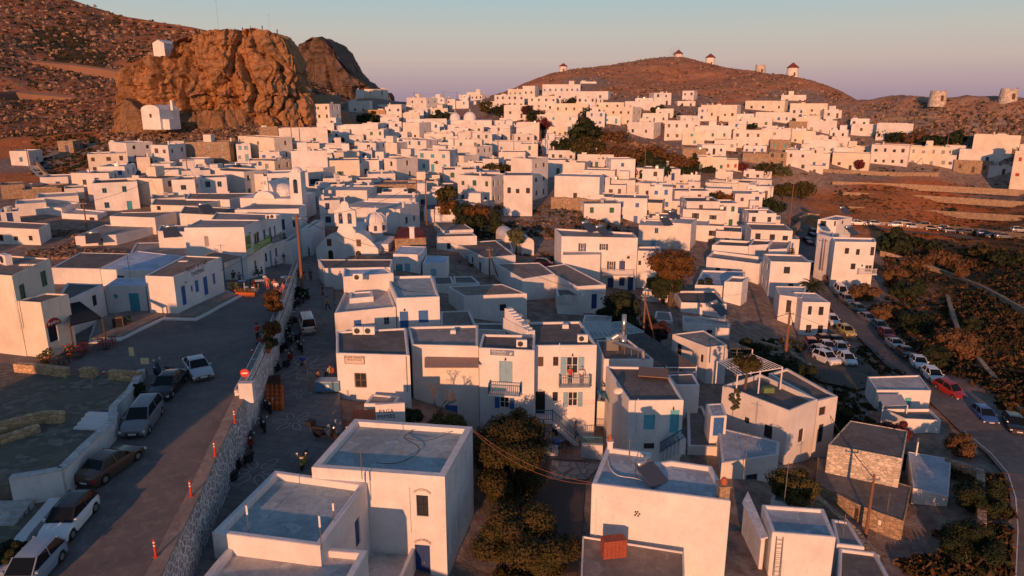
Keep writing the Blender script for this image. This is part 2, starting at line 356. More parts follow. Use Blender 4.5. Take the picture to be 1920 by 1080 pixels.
plaza = re_off + re_w + [U(520,492), U(470,505), U(380,540), U(300,560), U(180,560), U(0,600), Vector((-75, 66, 0)), Vector((-75, 12, 0))]
surf('upper_road', plaza, z_up, 0, ASPH); press(plaza, lambda x, y: z_up(x, y)-.5)
lo_l = [Vector((p.x-.3, p.y, 0)) for p in re_off+re_w]
street = lo_l + [L(575,470), L(600,462), L(622,470), L(625,560), L(632,660), L(640,790), L(660,900), L(560,1000), L(430,1080), Vector((-8, 12, 0))]
surf('lower_street', street, z_lo, 0, CONC); press(street, lambda x, y: z_lo(x, y)-.4, 2.6)
LZ = .3
press([(-3,44),(14.5,44),(14.5,61.3),(-2,61.3)], lambda x, y: -9.1, 1.2)
def LT(px, py): return on_z(px, py, LZ)
lot = [LT(-5,684), LT(128,697), LT(262,706), LT(243,745), LT(213,772), LT(212,800), LT(118,892), LT(20,908), LT(-60,915), LT(-260,800), LT(-150,684)]
surf('parking_court', lot, lambda x, y: LZ, 0, COBB, 2.5)
lot2 = [U(-60,918), U(20,955), U(112,935), U(60,1010), U(5,1080), U(-80,1150), U(-300,1100)]
surf('lower_court', lot2, z_up, .03, COBB)
lot3 = [U(0,676), U(128,686), U(180,688), U(180,694), U(0,690), U(-90,688), U(-90,676)]
# pavement in front of the plaza houses: two broad steps with whitened edges
KERB = paint((.62,.60,.57), .9, name='whitened_kerb'); PAVE = roofm('brown')
pv = [U(225,640), U(262,622), U(306,601), U(368,602), U(392,590), U(455,556), U(420,545), U(300,575), U(180,600), U(165,645)]
surf('pavement', pv, z_up, .12, KERB, .2)
pv2 = [U(231,633), U(264,616), U(307,596), U(366,598), U(390,586), U(445,556), U(415,548), U(300,575), U(185,600), U(172,640)]
surf('pavement_step', pv2, z_up, .27, PAVE, .2)
# right-hand road
RL = [(1500,428,1527,428),(1494,442,1530,442),(1490,462,1530,460),(1502,495,1545,490),(1520,528,1568,524),(1542,560,1596,560),(1568,592,1638,596),(1606,628,1682,636),(1655,678,1735,678),(1705,720,1792,716),(1748,758,1850,756),(1800,808,1915,806),(1850,850,1985,860),(1880,885,2030,910),(1894,930,2060,980),(1898,990,2070,1060),(1893,1080,2080,1160),(1880,1200,2085,1290)]
rw = []
for a, b, c, d in RL:
    p = at(a, b, Dp(a, b)); zc = p.z+.1; q = on_z(c, d, zc); rw.append((p, Vector((q.x, q.y, zc))))
top = [(Vector((p.x+dx, p.y+dy, p.z-.0)), Vector((q.x+ex, q.y+ey, q.z))) for (p, q) in [rw[0]] for dx, dy, ex, ey in ((4,16,0,9),)]
rw = top + rw
def ribbon(name, pairs, mat, dz=0, kind='structure'):
    m = MB()
    for (a, b), (c, d) in zip(pairs, pairs[1:]):
        z = Vector((0, 0, dz)); k = 6
        for i in range(k):
            t0, t1 = i/k, (i+1)/k
            m.quad(a.lerp(c, t1)+z, a.lerp(c, t0)+z, b.lerp(d, t0)+z, b.lerp(d, t1)+z)
    o = m.build(name, mat); o['kind'] = kind; return o
ribbon('valley_road', rw, ASPH)
rpoly = [p for p, q in rw] + [q for p, q in reversed(rw)]
rys = [(p.y, p.z) for p, q in reversed(rw)]
def z_rr(x, y):
    best = min(rw, key=lambda pq: abs((pq[0].y+pq[1].y)/2-y)+.5*abs((pq[0].x+pq[1].x)/2-x)); return best[0].z
press(rpoly, lambda x, y: z_rr(x, y)-.35, 1.5)
ln = MB()
for (a, b), (c, d) in zip(rw[-7:], rw[-6:]):
    ln.quad(a.lerp(b, .06)+Vector((0,0,.02)), a.lerp(b, .075)+Vector((0,0,.02)), c.lerp(d, .075)+Vector((0,0,.02)), c.lerp(d, .06)+Vector((0,0,.02)))
o = ln.build('road_marking', paint((.6,.6,.58), .7, name='road_paint')); o['kind'] = 'structure'
# upper field track where cars are parked in a row
tk = [G(*p) for p in ((1590,424),(1640,428),(1700,434),(1760,440),(1830,448),(1920,462),(2000,474))]
ribbon('field_track', [(p+Vector((0,-2.3,.1)), p+Vector((0,3.2,.25))) for p in tk], paint((.13,.10,.08), .95, name='track_dirt'))
# the small parking plot by the valley road
pk = [G(*p) for p in ((1490,690),(1520,645),(1575,640),(1620,675),(1660,720),(1610,735),(1540,720))]
surf('car_park', pk, lambda x, y: T(x, y), .25, paint((.11,.09,.075), .95, name='packed_earth'))
press(pk, lambda x, y: T(x, y)-.05, .5)
# ---------------------------------------------------------------- mountains and the castle rock
def fbm(p, o=5): return noise.fractal(p, 1.0, 2.1, o)
def slope(name, sky_pts, base_pts, d_base, d_ridge, mat, ncol, nrow, amp, x_from, x_to, zone=None, back=250, pw=1.0):
    sx_, sy_ = zip(*sky_pts); bx_, by_ = zip(*base_pts); V = []; Fc = []; cols = []
    for j in range(nrow+6):
        for i in range(ncol+1):
            px = x_from+(x_to-x_from)*i/ncol; t = min(1, j/nrow)
            yr = interp(px, sx_, sy_); yb = interp(px, bx_, by_)
            py = yb+(yr-yb)*(t**pw); d = math.exp(math.log(interp(px, *d_base))*(1-t)+math.log(interp(px, *d_ridge))*t)
            p = at(px, py, d)
            if j > nrow: k = (j-nrow)/5; p = Vector((p.x*(1+k*.2), p.y+k*back, p.z-k*k*back*.5))
            w = min(1, t*5); s = fbm(Vector((p.x, p.y, p.z*1.5))/(amp*14), 6)
            p.z += s*amp*w*(.55 if j >= nrow else 1)*(.35 if abs(j-nrow) < 2 else 1)
            V.append(p); z = zone(px, py) if zone else (0, 0, 0); cols.append((*z, 1))
    n = ncol+1
    for j in range(nrow+5):
        for i in range(ncol): a = j*n+i; Fc.append((a, a+1, a+n+1, a+n))
    me = bpy.data.meshes.new(name); me.from_pydata([tuple(v) for v in V], [], Fc); me.materials.append(mat)
    at_ = me.color_attributes.new('zone', 'FLOAT_COLOR', 'POINT'); at_.data.foreach_set('color', [c for q in cols for c in q])
    o = bpy.data.objects.new(name, me); link(o); o['kind'] = 'structure'; return o
MSKY = [(-900,-560),(-600,-330),(-300,-160),(0,-48),(133,0),(220,28),(300,42),(360,50),(413,62),(480,82),(540,112),(600,160),(660,196)]
MBASE = [(-900,420),(-300,330),(0,292),(60,290),(200,262),(300,240),(700,215)]
MDRY = dryland('dry_mountain_scrub', (.32,.12,.06), (.42,.18,.09), (.13,.065,.04), (.38,.27,.20), .03, .56)
def mzone(px, py):
    e = ((px-135)/75)**2+((py-95-(px-135)*.35)/30)**2; g = max(0, min(1, (1.15-e)*3))
    low = max(0, min(1, (py-236)/16))*.8 if px < 230 else 0
    return (0, max(g, low)*.95, 0)
slope('mountain', MSKY, MBASE, ([-900,0,300,700],[190,238,290,330]), ([-900,0,400,660],[1100,1000,850,620]), MDRY, 300, 130, 7, -900, 660, mzone)
PSKY = [(500,120),(540,94),(556,92),(575,84),(590,74),(603,71),(612,70),(622,76),(633,90),(643,108),(652,124),(664,140),(680,154),(700,166),(722,173)]
# dirt roads cut into the mountain side
ROADM = paint((.24,.14,.095), .95, name='cut_dirt')
def track(pts, w, d, name):
    m = MB(); P = []
    for (px, py) in pts:
        t_ = None; yr = interp(px, *zip(*MSKY)); yb = interp(px, *zip(*MBASE)); t_ = max(0, min(1, (yb-py)/(yb-yr)))
        dd = math.exp(math.log(interp(px, [-900,0,300,700],[190,238,290,330]))*(1-t_)+math.log(interp(px, [-900,0,400,660],[1100,1000,850,620]))*t_)-d
        P.append((px, py, dd))
    for (a, b) in zip(P, P[1:]):
        for k in range(6):
            q = [tuple(a[i]+(b[i]-a[i])*t for i in range(3)) for t in (k/6, (k+1)/6)]
            lo = [at(x, y, dd)+Vector((0, 0, .8)) for x, y, dd in q]; hi = [p+Vector((0, w*1.3, w*.42)) for p in lo]
            m.quad(lo[0], lo[1], hi[1], hi[0]); m.quad(lo[0]-Vector((0,0,6)), lo[1]-Vector((0,0,6)), lo[1], lo[0])
    o = m.build(name, ROADM); o['kind'] = 'structure'
track([(-100,108),(0,111),(60,118),(130,124),(190,132),(240,140)], 3, 6, 'mountain_road')
track([(-60,186),(30,176),(60,180),(120,185),(180,189),(235,194)], 3, 6, 'mountain_road_bend')
def loft(name, sky_pts, d, zb, depth, mat, nseg, nv, amp, taper=.85, crack=1., base_pts=None, sc=1.):
    xs, ys = zip(*sky_pts); xl = at(xs[0], ys[0], d).x; xr = at(xs[-1], ys[-1], d).x; yw = at(xs[0], 200, d).y
    cx, a = (xl+xr)/2, (xr-xl)/2; cy = yw+depth*.55; V = []; Fc = []
    def ztop(x, y):
        px = 960+x/yw*960*0 + F*x/d
        return z_for((x, yw), interp(px, xs, ys))
    rings = nv+18
    for j in range(rings+1):
        v = min(1, j/nv); s = 1-(1-taper)*v; u = max(0, (j-nv)/18)
        for i in range(nseg):
            g = 2*math.pi*i/nseg; c, sn = math.cos(g), math.sin(g)
            ex = math.copysign(abs(c)**1.05, c); ey = math.copysign(abs(sn)**.85, sn)
            k = s*(1-u*.97); x = cx+a*ex*k; y = cy+depth*ey*k; zt = ztop(cx+a*ex*min(1, k/taper if u == 0 and False else k*1.0), y)
            z = zb+v*(zt-zb)
            p = Vector((x, y, z)); q = Vector((x*.9, y*.9, z*.35))/sc
            wx = noise.noise(Vector((x, y, z))/(9*sc))*3; rr = noise.voronoi(Vector(((x+wx)*.085, (y+wx)*.085, z*.045))/sc)[0]; crk = -max(0, 1-(rr[1]-rr[0])*5)*1.0
            r3 = noise.voronoi(Vector(((x+wx)*.22, (y+wx)*.22, z*.13))/sc)[0]; crk -= max(0, 1-(r3[1]-r3[0])*5)*.28
            r = crk*crack*.65 + (noise.noise(q/16)-.0)*.7 + fbm(Vector((x, y, z*1.6))/(4.5*sc), 6)*.42 + noise.noise(Vector((x*.05+z*.1, y*.05, z*.6))/sc)*.34 + noise.cell(Vector(((x+wx)*.22, (y+wx)*.22, z*.13))/sc)*.22
            r2 = noise.cell(Vector(((x+wx)*.085, (y+wx)*.085, z*.045))/sc)*.45
            w = amp*(r+r2)*min(1, v*4)*(1-u); p.x += ex*w*.45; p.y += ey*w; p.z += (fbm(Vector((x, y, 5))/4/sc, 4)*amp*.12 if v >= 1 else fbm(p/5/sc, 3)*amp*.25)
            V.append(tuple(p))
    for j in range(rings):
        for i in range(nseg):
            i2 = (i+1) % nseg; Fc.append((j*nseg+i, j*nseg+i2, (j+1)*nseg+i2, (j+1)*nseg+i))
    Fc.append(tuple(rings*nseg+i for i in range(nseg)))
    me = bpy.data.meshes.new(name); me.from_pydata(V, [], Fc); me.materials.append(mat)
    o = bpy.data.objects.new(name, me); link(o); o['kind'] = 'structure'; return o
loft('rocky_peak', [(500,150),(520,110),(532,98),(545,92),(560,90),(575,83),(590,74),(603,71),(612,70),(622,76),(633,90),(643,108),(652,124),(664,140),(678,154),(694,164),(715,174),(728,184)], 600, 5, 55, rockm('peak_rock', (.30,.20,.15), (.20,.155,.13), .35), 240, 60, 13, .93, 1.2, sc=4.)
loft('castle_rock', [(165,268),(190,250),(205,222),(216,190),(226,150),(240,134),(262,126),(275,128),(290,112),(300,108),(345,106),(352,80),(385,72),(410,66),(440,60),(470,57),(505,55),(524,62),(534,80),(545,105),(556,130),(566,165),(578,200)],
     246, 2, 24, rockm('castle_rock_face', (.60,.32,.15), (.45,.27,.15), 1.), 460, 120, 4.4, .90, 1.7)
loft('rock_foot', [(160,262),(182,242),(198,220),(212,198),(226,184),(246,190),(272,208),(300,220),(330,216),(380,208),(430,206),(470,205),(485,225),(490,250)], 236, -2, 16, rockm('foot_rock', (.42,.25,.14), (.30,.19,.11), 1.2), 260, 30, 2.5, .8, 1.)
# sea far below, beyond the village
m = MB(); m.quad((-30000, 900, -360), (30000, 900, -360), (30000, 55000, -360), (-30000, 55000, -360)); o = m.build('sea', newmat('sea_water', (.10,.09,.14), .3, .5)[0]); o['kind'] = 'structure'
# the ground of the whole valley as one sheet, built after everything that presses into it
def zone_of(px, py, d, x, y):
    pave = 0; g = 0; rk = 0
    if d < 175 and px > 1120:
        right = px > interp(py, [380,470,560,640,760,900,1080], [1700,1600,1640,1700,1800,1500,1400])-20
        if right: g = max(0, min(1, (190-d)/40))*.95
        if py > 560 and 1200 < px < 1500: g = max(g, .6)
    if 1080 < px < 1620 and py > 560 : g = max(g, .5)
    if 840 < px < 1080 and 700 < py < 1200: pave = .7
    if px > 1540 and 180 < py < 262 and py < 262: rk = .75*max(0, min(1, (px-1500)/150))
    if 930 < px < 1600 and py < 190: rk = max(rk, .35)
    if 870 < px < 1250 and 350 < py < 480: g = .55
    return pave, g, rk
def make_ground():
    Z = TZ.copy(); near = np.zeros_like(Z); hs = np.array(HXY) if HXY else np.zeros((1, 2))
    for (x, y) in HXY:
        i0 = int((x-16-X0)/ST); i1 = int((x+16-X0)/ST)+1; j0 = int((y-16-Y0)/ST); j1 = int((y+16-Y0)/ST)+1
        i0, j0 = max(i0, 0), max(j0, 0); sub = np.hypot(GX[j0:j1, i0:i1]-x, GY[j0:j1, i0:i1]-y)
        near[j0:j1, i0:i1] = np.maximum(near[j0:j1, i0:i1], np.clip((15-sub)/7, 0, 1))
    V = []; cols = []
    for j in range(ny):
        for i in range(nx):
            x, y, z = float(GX[j, i]), float(GY[j, i]), float(Z[j, i]); q = proj((x, y, z))
            n_ = near[j, i]; pv_, g, rk = zone_of(q[0], q[1], q[2], x, y) if q[2] > 20 else (0, 0, 0)
            a = (1-n_)*(min(1, max(.0, (y-40)/100)))
            z += a*(fbm(Vector((x, y, 0))/14, 5)*(.7+1.5*rk*min(1, 300/max(1, y)))+(.6*abs(noise.noise(Vector((x, y, 3))/5)))*rk*1.5)
            V.append((x, y, z)); cols += [max(n_*.85, pv_), g*(1-n_), rk*(1-n_), 1]
    Fc = [(j*nx+i, j*nx+i+1, (j+1)*nx+i+1, (j+1)*nx+i) for j in range(ny-1) for i in range(nx-1)]
    # outer skirt so that the land falls away towards the sea
    me = bpy.data.meshes.new('ground'); me.from_pydata(V, [], Fc)
    me.materials.append(dryland('dry_valley_ground', (.50,.165,.058), (.54,.23,.09), (.24,.09,.04), (.42,.30,.22), .05, .58))
    at_ = me.color_attributes.new('zone', 'FLOAT_COLOR', 'POINT'); at_.data.foreach_set('color', cols)
    me.polygons.foreach_set('use_smooth', [True]*len(Fc))
    o = bpy.data.objects.new('ground', me); link(o); o['kind'] = 'structure'
HXY = []
# ---------------------------------------------------------------- buildings
HOUSES = []          # (root, centre px, centre py, features) for the labels
def wall_cells(m, P, Q, z0, z1, ops, dep=.16):
    P = Vector((P[0], P[1], 0)); Q = Vector((Q[0], Q[1], 0)); Ln = (Q-P).length; t = (Q-P)/Ln; n = Vector((t.y, -t.x, 0))
    def W_(u, v, k=0): q = P+t*u-n*k; return (q.x, q.y, v)
    us = [0, Ln]; vs = [z0, z1]
    for o in ops: us += [o[0], o[1]]; vs += [o[2], o[3]]
    us = sorted(set(round(u, 4) for u in us)); vs = sorted(set(round(v, 4) for v in vs))
    for a, b in zip(us, us[1:]):
        for c, d in zip(vs, vs[1:]):
            uc, vc = (a+b)/2, (c+d)/2
            if any(o[0] < uc < o[1] and o[2] < vc < o[3] for o in ops): continue
            m.quad(W_(a, c), W_(b, c), W_(b, d), W_(a, d))
    for o in ops:
        a, b, c, d = o[:4]
        m.quad(W_(a, c), W_(a, c, dep), W_(a, d, dep), W_(a, d)); m.quad(W_(b, d), W_(b, d, dep), W_(b, c, dep), W_(b, c))
        m.quad(W_(a, c), W_(b, c), W_(b, c, dep), W_(a, c, dep)); m.quad(W_(a, d, dep), W_(b, d, dep), W_(b, d), W_(a, d))
def inset(poly, w):
    n = len(poly); out = []
    for i in range(n):
        a, b, c = Vector(poly[i-1][:2]), Vector(poly[i][:2]), Vector(poly[(i+1) % n][:2])
        t1 = (b-a).normalized(); t2 = (c-b).normalized(); n1 = Vector((-t1.y, t1.x)); n2 = Vector((-t2.y, t2.x))
        k = 1+n1.dot(n2); out.append(b+(n1+n2)*(w/max(k, .35)))
    return out
def opening(root, m_at, kind, col, w, h, far):
    """window, door or shutter pieces; m_at(u, v, k) gives points on the wall (k metres out)"""
    def bx(mb, u0, v0, u1, v1, k0, k1):
        c = [m_at(u, v, k) for k in (k0, k1) for (u, v) in ((u0, v0), (u1, v0), (u1, v1), (u0, v1))]
        mb.raw(c, [(3,2,1,0),(4,5,6,7),(0,1,5,4),(1,2,6,5),(2,3,7,6),(3,0,4,7)])
    if kind in ('d', 'c', 'v'):
        mb = MB(); bx(mb, .0, .0, w, h, -.16, -.10)
        if kind == 'd' and not far:
            fr = .09; bx(mb, 0, 0, fr, h, -.10, -.06); bx(mb, w-fr, 0, w, h, -.10, -.06); bx(mb, fr, h-fr, w-fr, h, -.10, -.06); bx(mb, w/2-.03, 0, w/2+.03, h-fr, -.10, -.075)
        o = mb.build({'d':'door', 'c':'shutter', 'v':'window'}[kind], pc(col), root)
        if kind == 'd' and not far:
            hb = MB(); bx(hb, w/2+.06, h*.47, w/2+.10, h*.53, -.075, -.02); hb.build('handle', pc('grey'), o)
        return o
    if far and kind == 's' : far = 1
    if far:
        mb = MB(); q = [m_at(0, 0, -.13), m_at(w, 0, -.13), m_at(w, h, -.13), m_at(0, h, -.13)]; mb.quad(*q)
        if far == 2: o = mb.build('window', pc(col), root)
        else: mb.cur = 1; f = .09; bx(mb, 0, 0, f, h, -.13, -.08); bx(mb, w-f, 0, w, h, -.13, -.08); bx(mb, f, h-f, w-f, h, -.13, -.08); bx(mb, f, 0, w-f, f, -.13, -.08); bx(mb, w/2-.03, f, w/2+.03, h-f, -.13, -.09); o = mb.build('window', [glass(), pc(col)], root)
    else:
        mb = MB(); f = .06
        for a in ((0, 0, f, h), (w-f, 0, w, h), (f, h-f, w-f, h), (f, 0, w-f, f), (w/2-.03, f, w/2+.03, h-f)): bx(mb, *a, -.15, -.08)
        bx(mb, f, h*.5-.02, w/2-.03, h*.5+.02, -.14, -.09); bx(mb, w/2+.03, h*.5-.02, w-f, h*.5+.02, -.14, -.09)
        o = mb.build('window', pc('white' if kind in ('s', 'ww') else col), root)
        g = MB(); g.quad(m_at(0, 0, -.145), m_at(w, 0, -.145), m_at(w, h, -.145), m_at(0, h, -.145)); g.build('pane', glass(), o)
    if kind == 's':
        for sgn in (0, 1):
            sm = MB(); a = -w*.5 if sgn == 0 else w+.02; b = -.02 if sgn == 0 else w*1.5
            bx(sm, a, 0, b, h, .02, .07)
            for k in range(1, 3): bx(sm, a+.04, h*k/3-.03, b-.04, h*k/3+.03, .07, .085)
            sm.build('shutter', pc(col), root)
    return o
def house(poly, z0, z1, ops, wall=0, roof='grey', par=.28, rim=.22, name='house', label=None, cat='house', group=None, far=0, feat=None, crown_fn=None):
    n = len(poly); c = sum((Vector(p[:2]) for p in poly), Vector((0, 0)))/n
    root = empty(name, (c.x, c.y, z0), label=label, cat=cat, group=group)
    loc = Vector((c.x, c.y, z0)); poly = [Vector((p[0], p[1]))-c for p in poly]; z1 = z1-z0; zz0 = -.0
    m = MB()
    for i in range(n):
        P, Q = poly[i], poly[(i+1) % n]; Ln = (Q-P).length; t = (Q-P)/max(Ln, 1e-6); nn = Vector((t.y, -t.x)); use = []
        for (kind, u0, u1, v0, v1, col) in ops.get(i, []):
            u0, u1 = max(.12, min(u0, u1)), min(Ln-.12, max(u0, u1)); v0, v1 = max(zz0+.05, v0-z0), min(z1-.2, v1-z0)
            if u1-u0 < .25 or v1-v0 < .25: continue
            if any(not (u1 < a[0] or u0 > a[1] or v1 < a[2] or v0 > a[3]) for a in use): continue
            use.append((u0, u1, v0, v1))
            def m_at(u, v, k, P=P, t=t, nn=nn, u0=u0, v0=v0): q = P+t*(u0+u)+nn*k; return (q.x, q.y, v0+v)
            opening(root, m_at, kind, col, u1-u0, v1-v0, far)
        wall_cells(m, P, Q, zz0, z1, use)
    if par > 0:
        inn = inset(poly, rim)
        for i in range(n):
            a, b, c_, d_ = poly[i], poly[(i+1) % n], inn[(i+1) % n], inn[i]
            m.quad((a.x, a.y, z1), (b.x, b.y, z1), (c_.x, c_.y, z1), (d_.x, d_.y, z1))
            m.quad((d_.x, d_.y, z1), (c_.x, c_.y, z1), (c_.x, c_.y, z1-par), (d_.x, d_.y, z1-par))
        rm = MB(); rm.poly([(p.x, p.y, z1-par) for p in inn])
    else:
        rm = MB(); rm.prism([(p.x, p.y) for p in inset(poly, -.12)], z1, z1+.12, bottom=True)
    wm = plaster(wall) if isinstance(wall, int) else stone(wall)
    w = m.build('wall', wm, root, bevel=.08 if not far else 0); rm.build('roof', roofm(roof), root)
    HXY.append((loc.x, loc.y))
    for p in poly: HXY.append((loc.x+p.x*.8, loc.y+p.y*.8))
    q = proj((loc.x, loc.y, z0+z1)); HOUSES.append([root, q[0], q[1], feat or {}])
    return root
HB = {}
def B(pts, d=None, base=None, z=None, ops=(), wall=0, roof='grey', par=.28, rim=.25, name='house', label=None, cat='house', zb=None, h=None, far=0, key=None, ref=0, sink=.3, feat=None):
    """pts: roof corners as seen in the photo, counter-clockwise from above (front left, front right, back right, back left)"""
    a = next(p for p in pts[ref:] if p)
    if z is None:
        if base is not None: q = G(*base) if len(base) == 2 else base[2](base[0], base[1]); z = z_for((q.x, q.y), a[1])
        elif d is not None: z = at(a[0], a[1], d).z
    wp = [on_z(p[0], p[1], z) if p else None for p in pts]
    if len(wp) == 3: wp.append(wp[0]+wp[2]-wp[1])
    if len(wp) == 4:
        if wp[2] is None: wp[2] = wp[1]+wp[3]-wp[0]
        if wp[3] is None: wp[3] = wp[0]+wp[2]-wp[1]
    if zb is None:
        zb = min(T(p.x, p.y) for p in wp)-sink if h is None else z-h
        zb = min(zb, z-2.2)
    O = {}
    for (e, kind, x0, y0, x1, y1, col) in ops:
        P, Q = wp[e], wp[(e+1) % len(wp)]; t = Vector((Q.x-P.x, Q.y-P.y, 0)); Ln = t.length; t /= Ln; nn = Vector((t.y, -t.x, 0))
        def hit(px, py):
            r = ray(px, py); k = Vector((P.x, P.y, 0)).dot(nn)/(r.dot(nn) or 1e-6)
            return CP+r*k
        xm, ym = (x0+x1)/2, (y0+y1)/2
        a0 = hit(x0, ym); a1 = hit(x1, ym); b0 = hit(xm, y1); b1 = hit(xm, y0)
        u0 = (a0-Vector((P.x, P.y, a0.z))).dot(t); u1 = (a1-Vector((P.x, P.y, a1.z))).dot(t)
        O.setdefault(e, []).append((kind, u0, u1, b0.z, b1.z, col))
    r = house([(p.x, p.y) for p in wp], zb, z, O, wall, roof, par, rim, name, label, cat, None, far, feat)
    if key: HB[key] = (wp, z, zb)
    return r
def on_wall(key, e, px, py, out=0.):
    wp, z, zb = HB[key]; P, Q = wp[e], wp[(e+1) % len(wp)]; t = Vector((Q.x-P.x, Q.y-P.y, 0)).normalized(); nn = Vector((t.y, -t.x, 0))
    r = ray(px, py); k = (Vector((P.x, P.y, 0))).dot(nn)/r.dot(nn); return CP+r*k+nn*out, t, nn
HR = random.Random(11)
def H(x0, x1, yt, yb, sx=0, d=None, nf=None, w=None, sw=None, wc=None, m=None, r=None, Ls=None, name='house', door=True, wk='w', dd=0):
    right = sx >= 0; ax = x1 if right else x0
    dep = d or Dp(ax, yb); dep += dd; p = at(ax, yb, dep); z1 = z_for((p.x, p.y), yt); hgt = z1-p.z
    if hgt < 2.3: z1 = p.z+2.3; hgt = 2.3
    view = math.atan2(p.x, p.y); L0 = Ls or HR.uniform(6.0, 8.5)
    s = 1 if right else -1
    def endx(psi, L): return proj((p.x+L*math.sin(psi), p.y+L*math.cos(psi), z1))[0]
    if abs(sx) < 1: psi = view
    else:
        lo, hi = -1.2, 1.2
        for _ in range(30):
            mid = (lo+hi)/2
            if endx(mid, L0) < ax+sx: lo = mid
            else: hi = mid
        psi = (lo+hi)/2
        psi = max(-.62, min(.62, psi))
    t = Vector((math.sin(psi), math.cos(psi))); f = Vector((-math.cos(psi), math.sin(psi)))*s  # away along the side, along the front
    lo, hi = .5, 60; ox = x0 if right else x1
    for _ in range(30):
        mid = (lo+hi)/2; q = proj((p.x+f.x*mid, p.y+f.y*mid, z1))[0]
        if (q-ox)*s > 0: lo = mid
        else: hi = mid
    wd = lo; o = Vector((p.x, p.y)); e = o+f*wd
    if abs(sx) < 1: L0 = max(5, min(L0, wd*1.6))
    A, Bq = (e, o) if right else (o, e); C_, D_ = Bq+t*L0, A+t*L0
    z0 = min(T(q.x, q.y) for q in (A, Bq, C_, D_)); z0 = max(min(z0, p.z)-.6, p.z-3)
    nf = nf or max(1, round(hgt/3.1)); fh = hgt/nf; O = {}
    cols = wc or HR.choice(['dark', 'brown', 'dark', 'grey', 'navy', 'blue', 'green', 'teal', 'dark'])
    if wc is None and dep < 190 and HR.random() < .3: wk = 's'
    def row(edge, length, n, kf, allow_door):
        lst = O.setdefault(edge, [])
        for i in range(n):
            u = length*(i+.5)/n+HR.uniform(-.12, .12)*length/n
            base = z1-fh*(kf+1)
            if allow_door and kf == nf-1 and i == n//2: lst.append(('d', u-.45, u+.45, base+.06, base+2.1, cols))
            else:
                ww = HR.choice([.38, .42, .5]); lst.append((wk, u-ww, u+ww, base+fh*.33, base+fh*.33+HR.choice([.95, 1.15, 1.25]), cols))
    nw = w if w is not None else max(0, min(5, round(wd/3.0)-HR.choice([0, 0, 1])))
    ns = sw if sw is not None else (0 if abs(sx) < 6 else max(1, round(L0/3.6)-HR.choice([0, 0, 1])))
    for k in range(nf):
        row(0, wd, nw, k, door and HR.random() < .6)
        row(1 if right else 3, L0, ns, k, False)
    far = 2 if dep > 150 else 1
    wall = m if m is not None else HR.choice([0, 1, 1, 2, 2, 3])
    root = house([A, Bq, C_, D_], z0, z1, O, wall, r or HR.choice(['grey', 'brown', 'pale', 'grey', 'dark', 'pale']), .25, .22, name, None, 'house', None, far,
                 dict(nf=nf, wd=wd, nw=nw, col=cols, wall=wall, h=hgt))
    # roof life: a stair room, a chimney, a low step in the rim, an outside stair
    u = Vector((f.x, f.y))*(1 if right else -1); c = (A+C_)/2; zr = z1-z0-.25; X = (Bq-A).normalized(); Y = t; wm = plaster(wall) if isinstance(wall, int) else plaster(1)
    def lp(a, b): q = A+X*a+Y*b-c; return q
    def obx(mb, a0, b0, a1, b1, za, zb_):
        P = [lp(a0,b0), lp(a1,b0), lp(a1,b1), lp(a0,b1)]; mb.raw([(q.x,q.y,z_) for z_ in (za, zb_) for q in P], [(3,2,1,0),(4,5,6,7),(0,1,5,4),(1,2,6,5),(2,3,7,6),(3,0,4,7)])
    if wd > 6 and HR.random() < .2:
        a = HR.uniform(.3, wd-3.2); b = L0-HR.uniform(2.2, 3.2); mb = MB(); obx(mb, a, b, a+HR.uniform(2,3), L0-.05, zr, zr+2.0); mb.build('stair_room', wm, root)
    if HR.random() < .4: a, b = HR.uniform(.3, wd-.6), HR.uniform(.3, L0-.6); mb = MB(); obx(mb, a, b, a+.4, b+.4, zr, zr+.9); obx(mb, a-.06, b-.06, a+.46, b+.46, zr+.9, zr+1.); mb.build('chimney', wm, root)
    if wd > 5 and HR.random() < .3: a = HR.uniform(.5, wd-2.5); mb = MB(); obx(mb, a, -.02, a+HR.uniform(1.5, 2.5), .24, zr+.2, zr+.75); mb.build('parapet', wm, root)
    if HR.random() < .22:
        a = HR.uniform(.8, max(.9, wd-1)); mb = MB(); q = lp(a, L0*.5); mb.tube((q.x-.4,q.y,zr+.75), (q.x+.4,q.y,zr+.75), .22, n=8); obx(mb, a-.35, L0*.5-.2, a+.35, L0*.5+.2, zr, zr+.6); mb.build('water_tank', MATS.get('tank') or MATS.setdefault('tank', paint((.5,.5,.5), .35, .6, name='tank_steel')), root)
    if nf == 2 and wd > 7 and HR.random() < .3:
        mb = MB(); hh = (z1-z0)*.5; n_ = 9; k0 = wd*.15
        for k in range(n_): obx(mb, k0+.32*k, -1.0, k0+.32*(k+1), -.003, 0, max(.3, hh*(k+1)/n_))
        mb.build('outdoor_stairs', wm, root)
    return root
# ---------------------------------------------------------------- the houses one can tell apart, nearest first
B([(584,876),(834,894),(886,800),(665,785)], ref=1, d=44, rim=.45, par=.38, roof='teal', key='fore', label='large white two-storey house nearest the camera with pale blue-grey roof', zb=-9.3,
  ops=[(0,'w',781,929,803,968,'dark'),(0,'d',779,1022,807,1092,'navy'),(1,'c',837,904,845,958,'white'),(1,'c',850,880,857,931,'white'),(1,'c',868,846,875,894,'white'),(1,'c',838,998,845,1048,'white'),(1,'c',850,971,857,1022,'white'),(1,'c',868,934,875,980,'white')])
B([(396,998),(600,1024),(688,905),(515,881)], z=-2.4, rim=.4, par=.45, roof='teal', key='fore2', label='low white block with antennas on its parapet, against the nearest two-storey house', zb=-9.3, ops=[(1,'c',667,972,676,1026,'navy')])
B([(340,1130),(645,1110),(690,1031),(438,1010)], z=-3.3, rim=.4, par=.4, roof='pale', key='fore3', label='lowest white block at the bottom edge with cream roof and thick parapet', zb=-9.5)
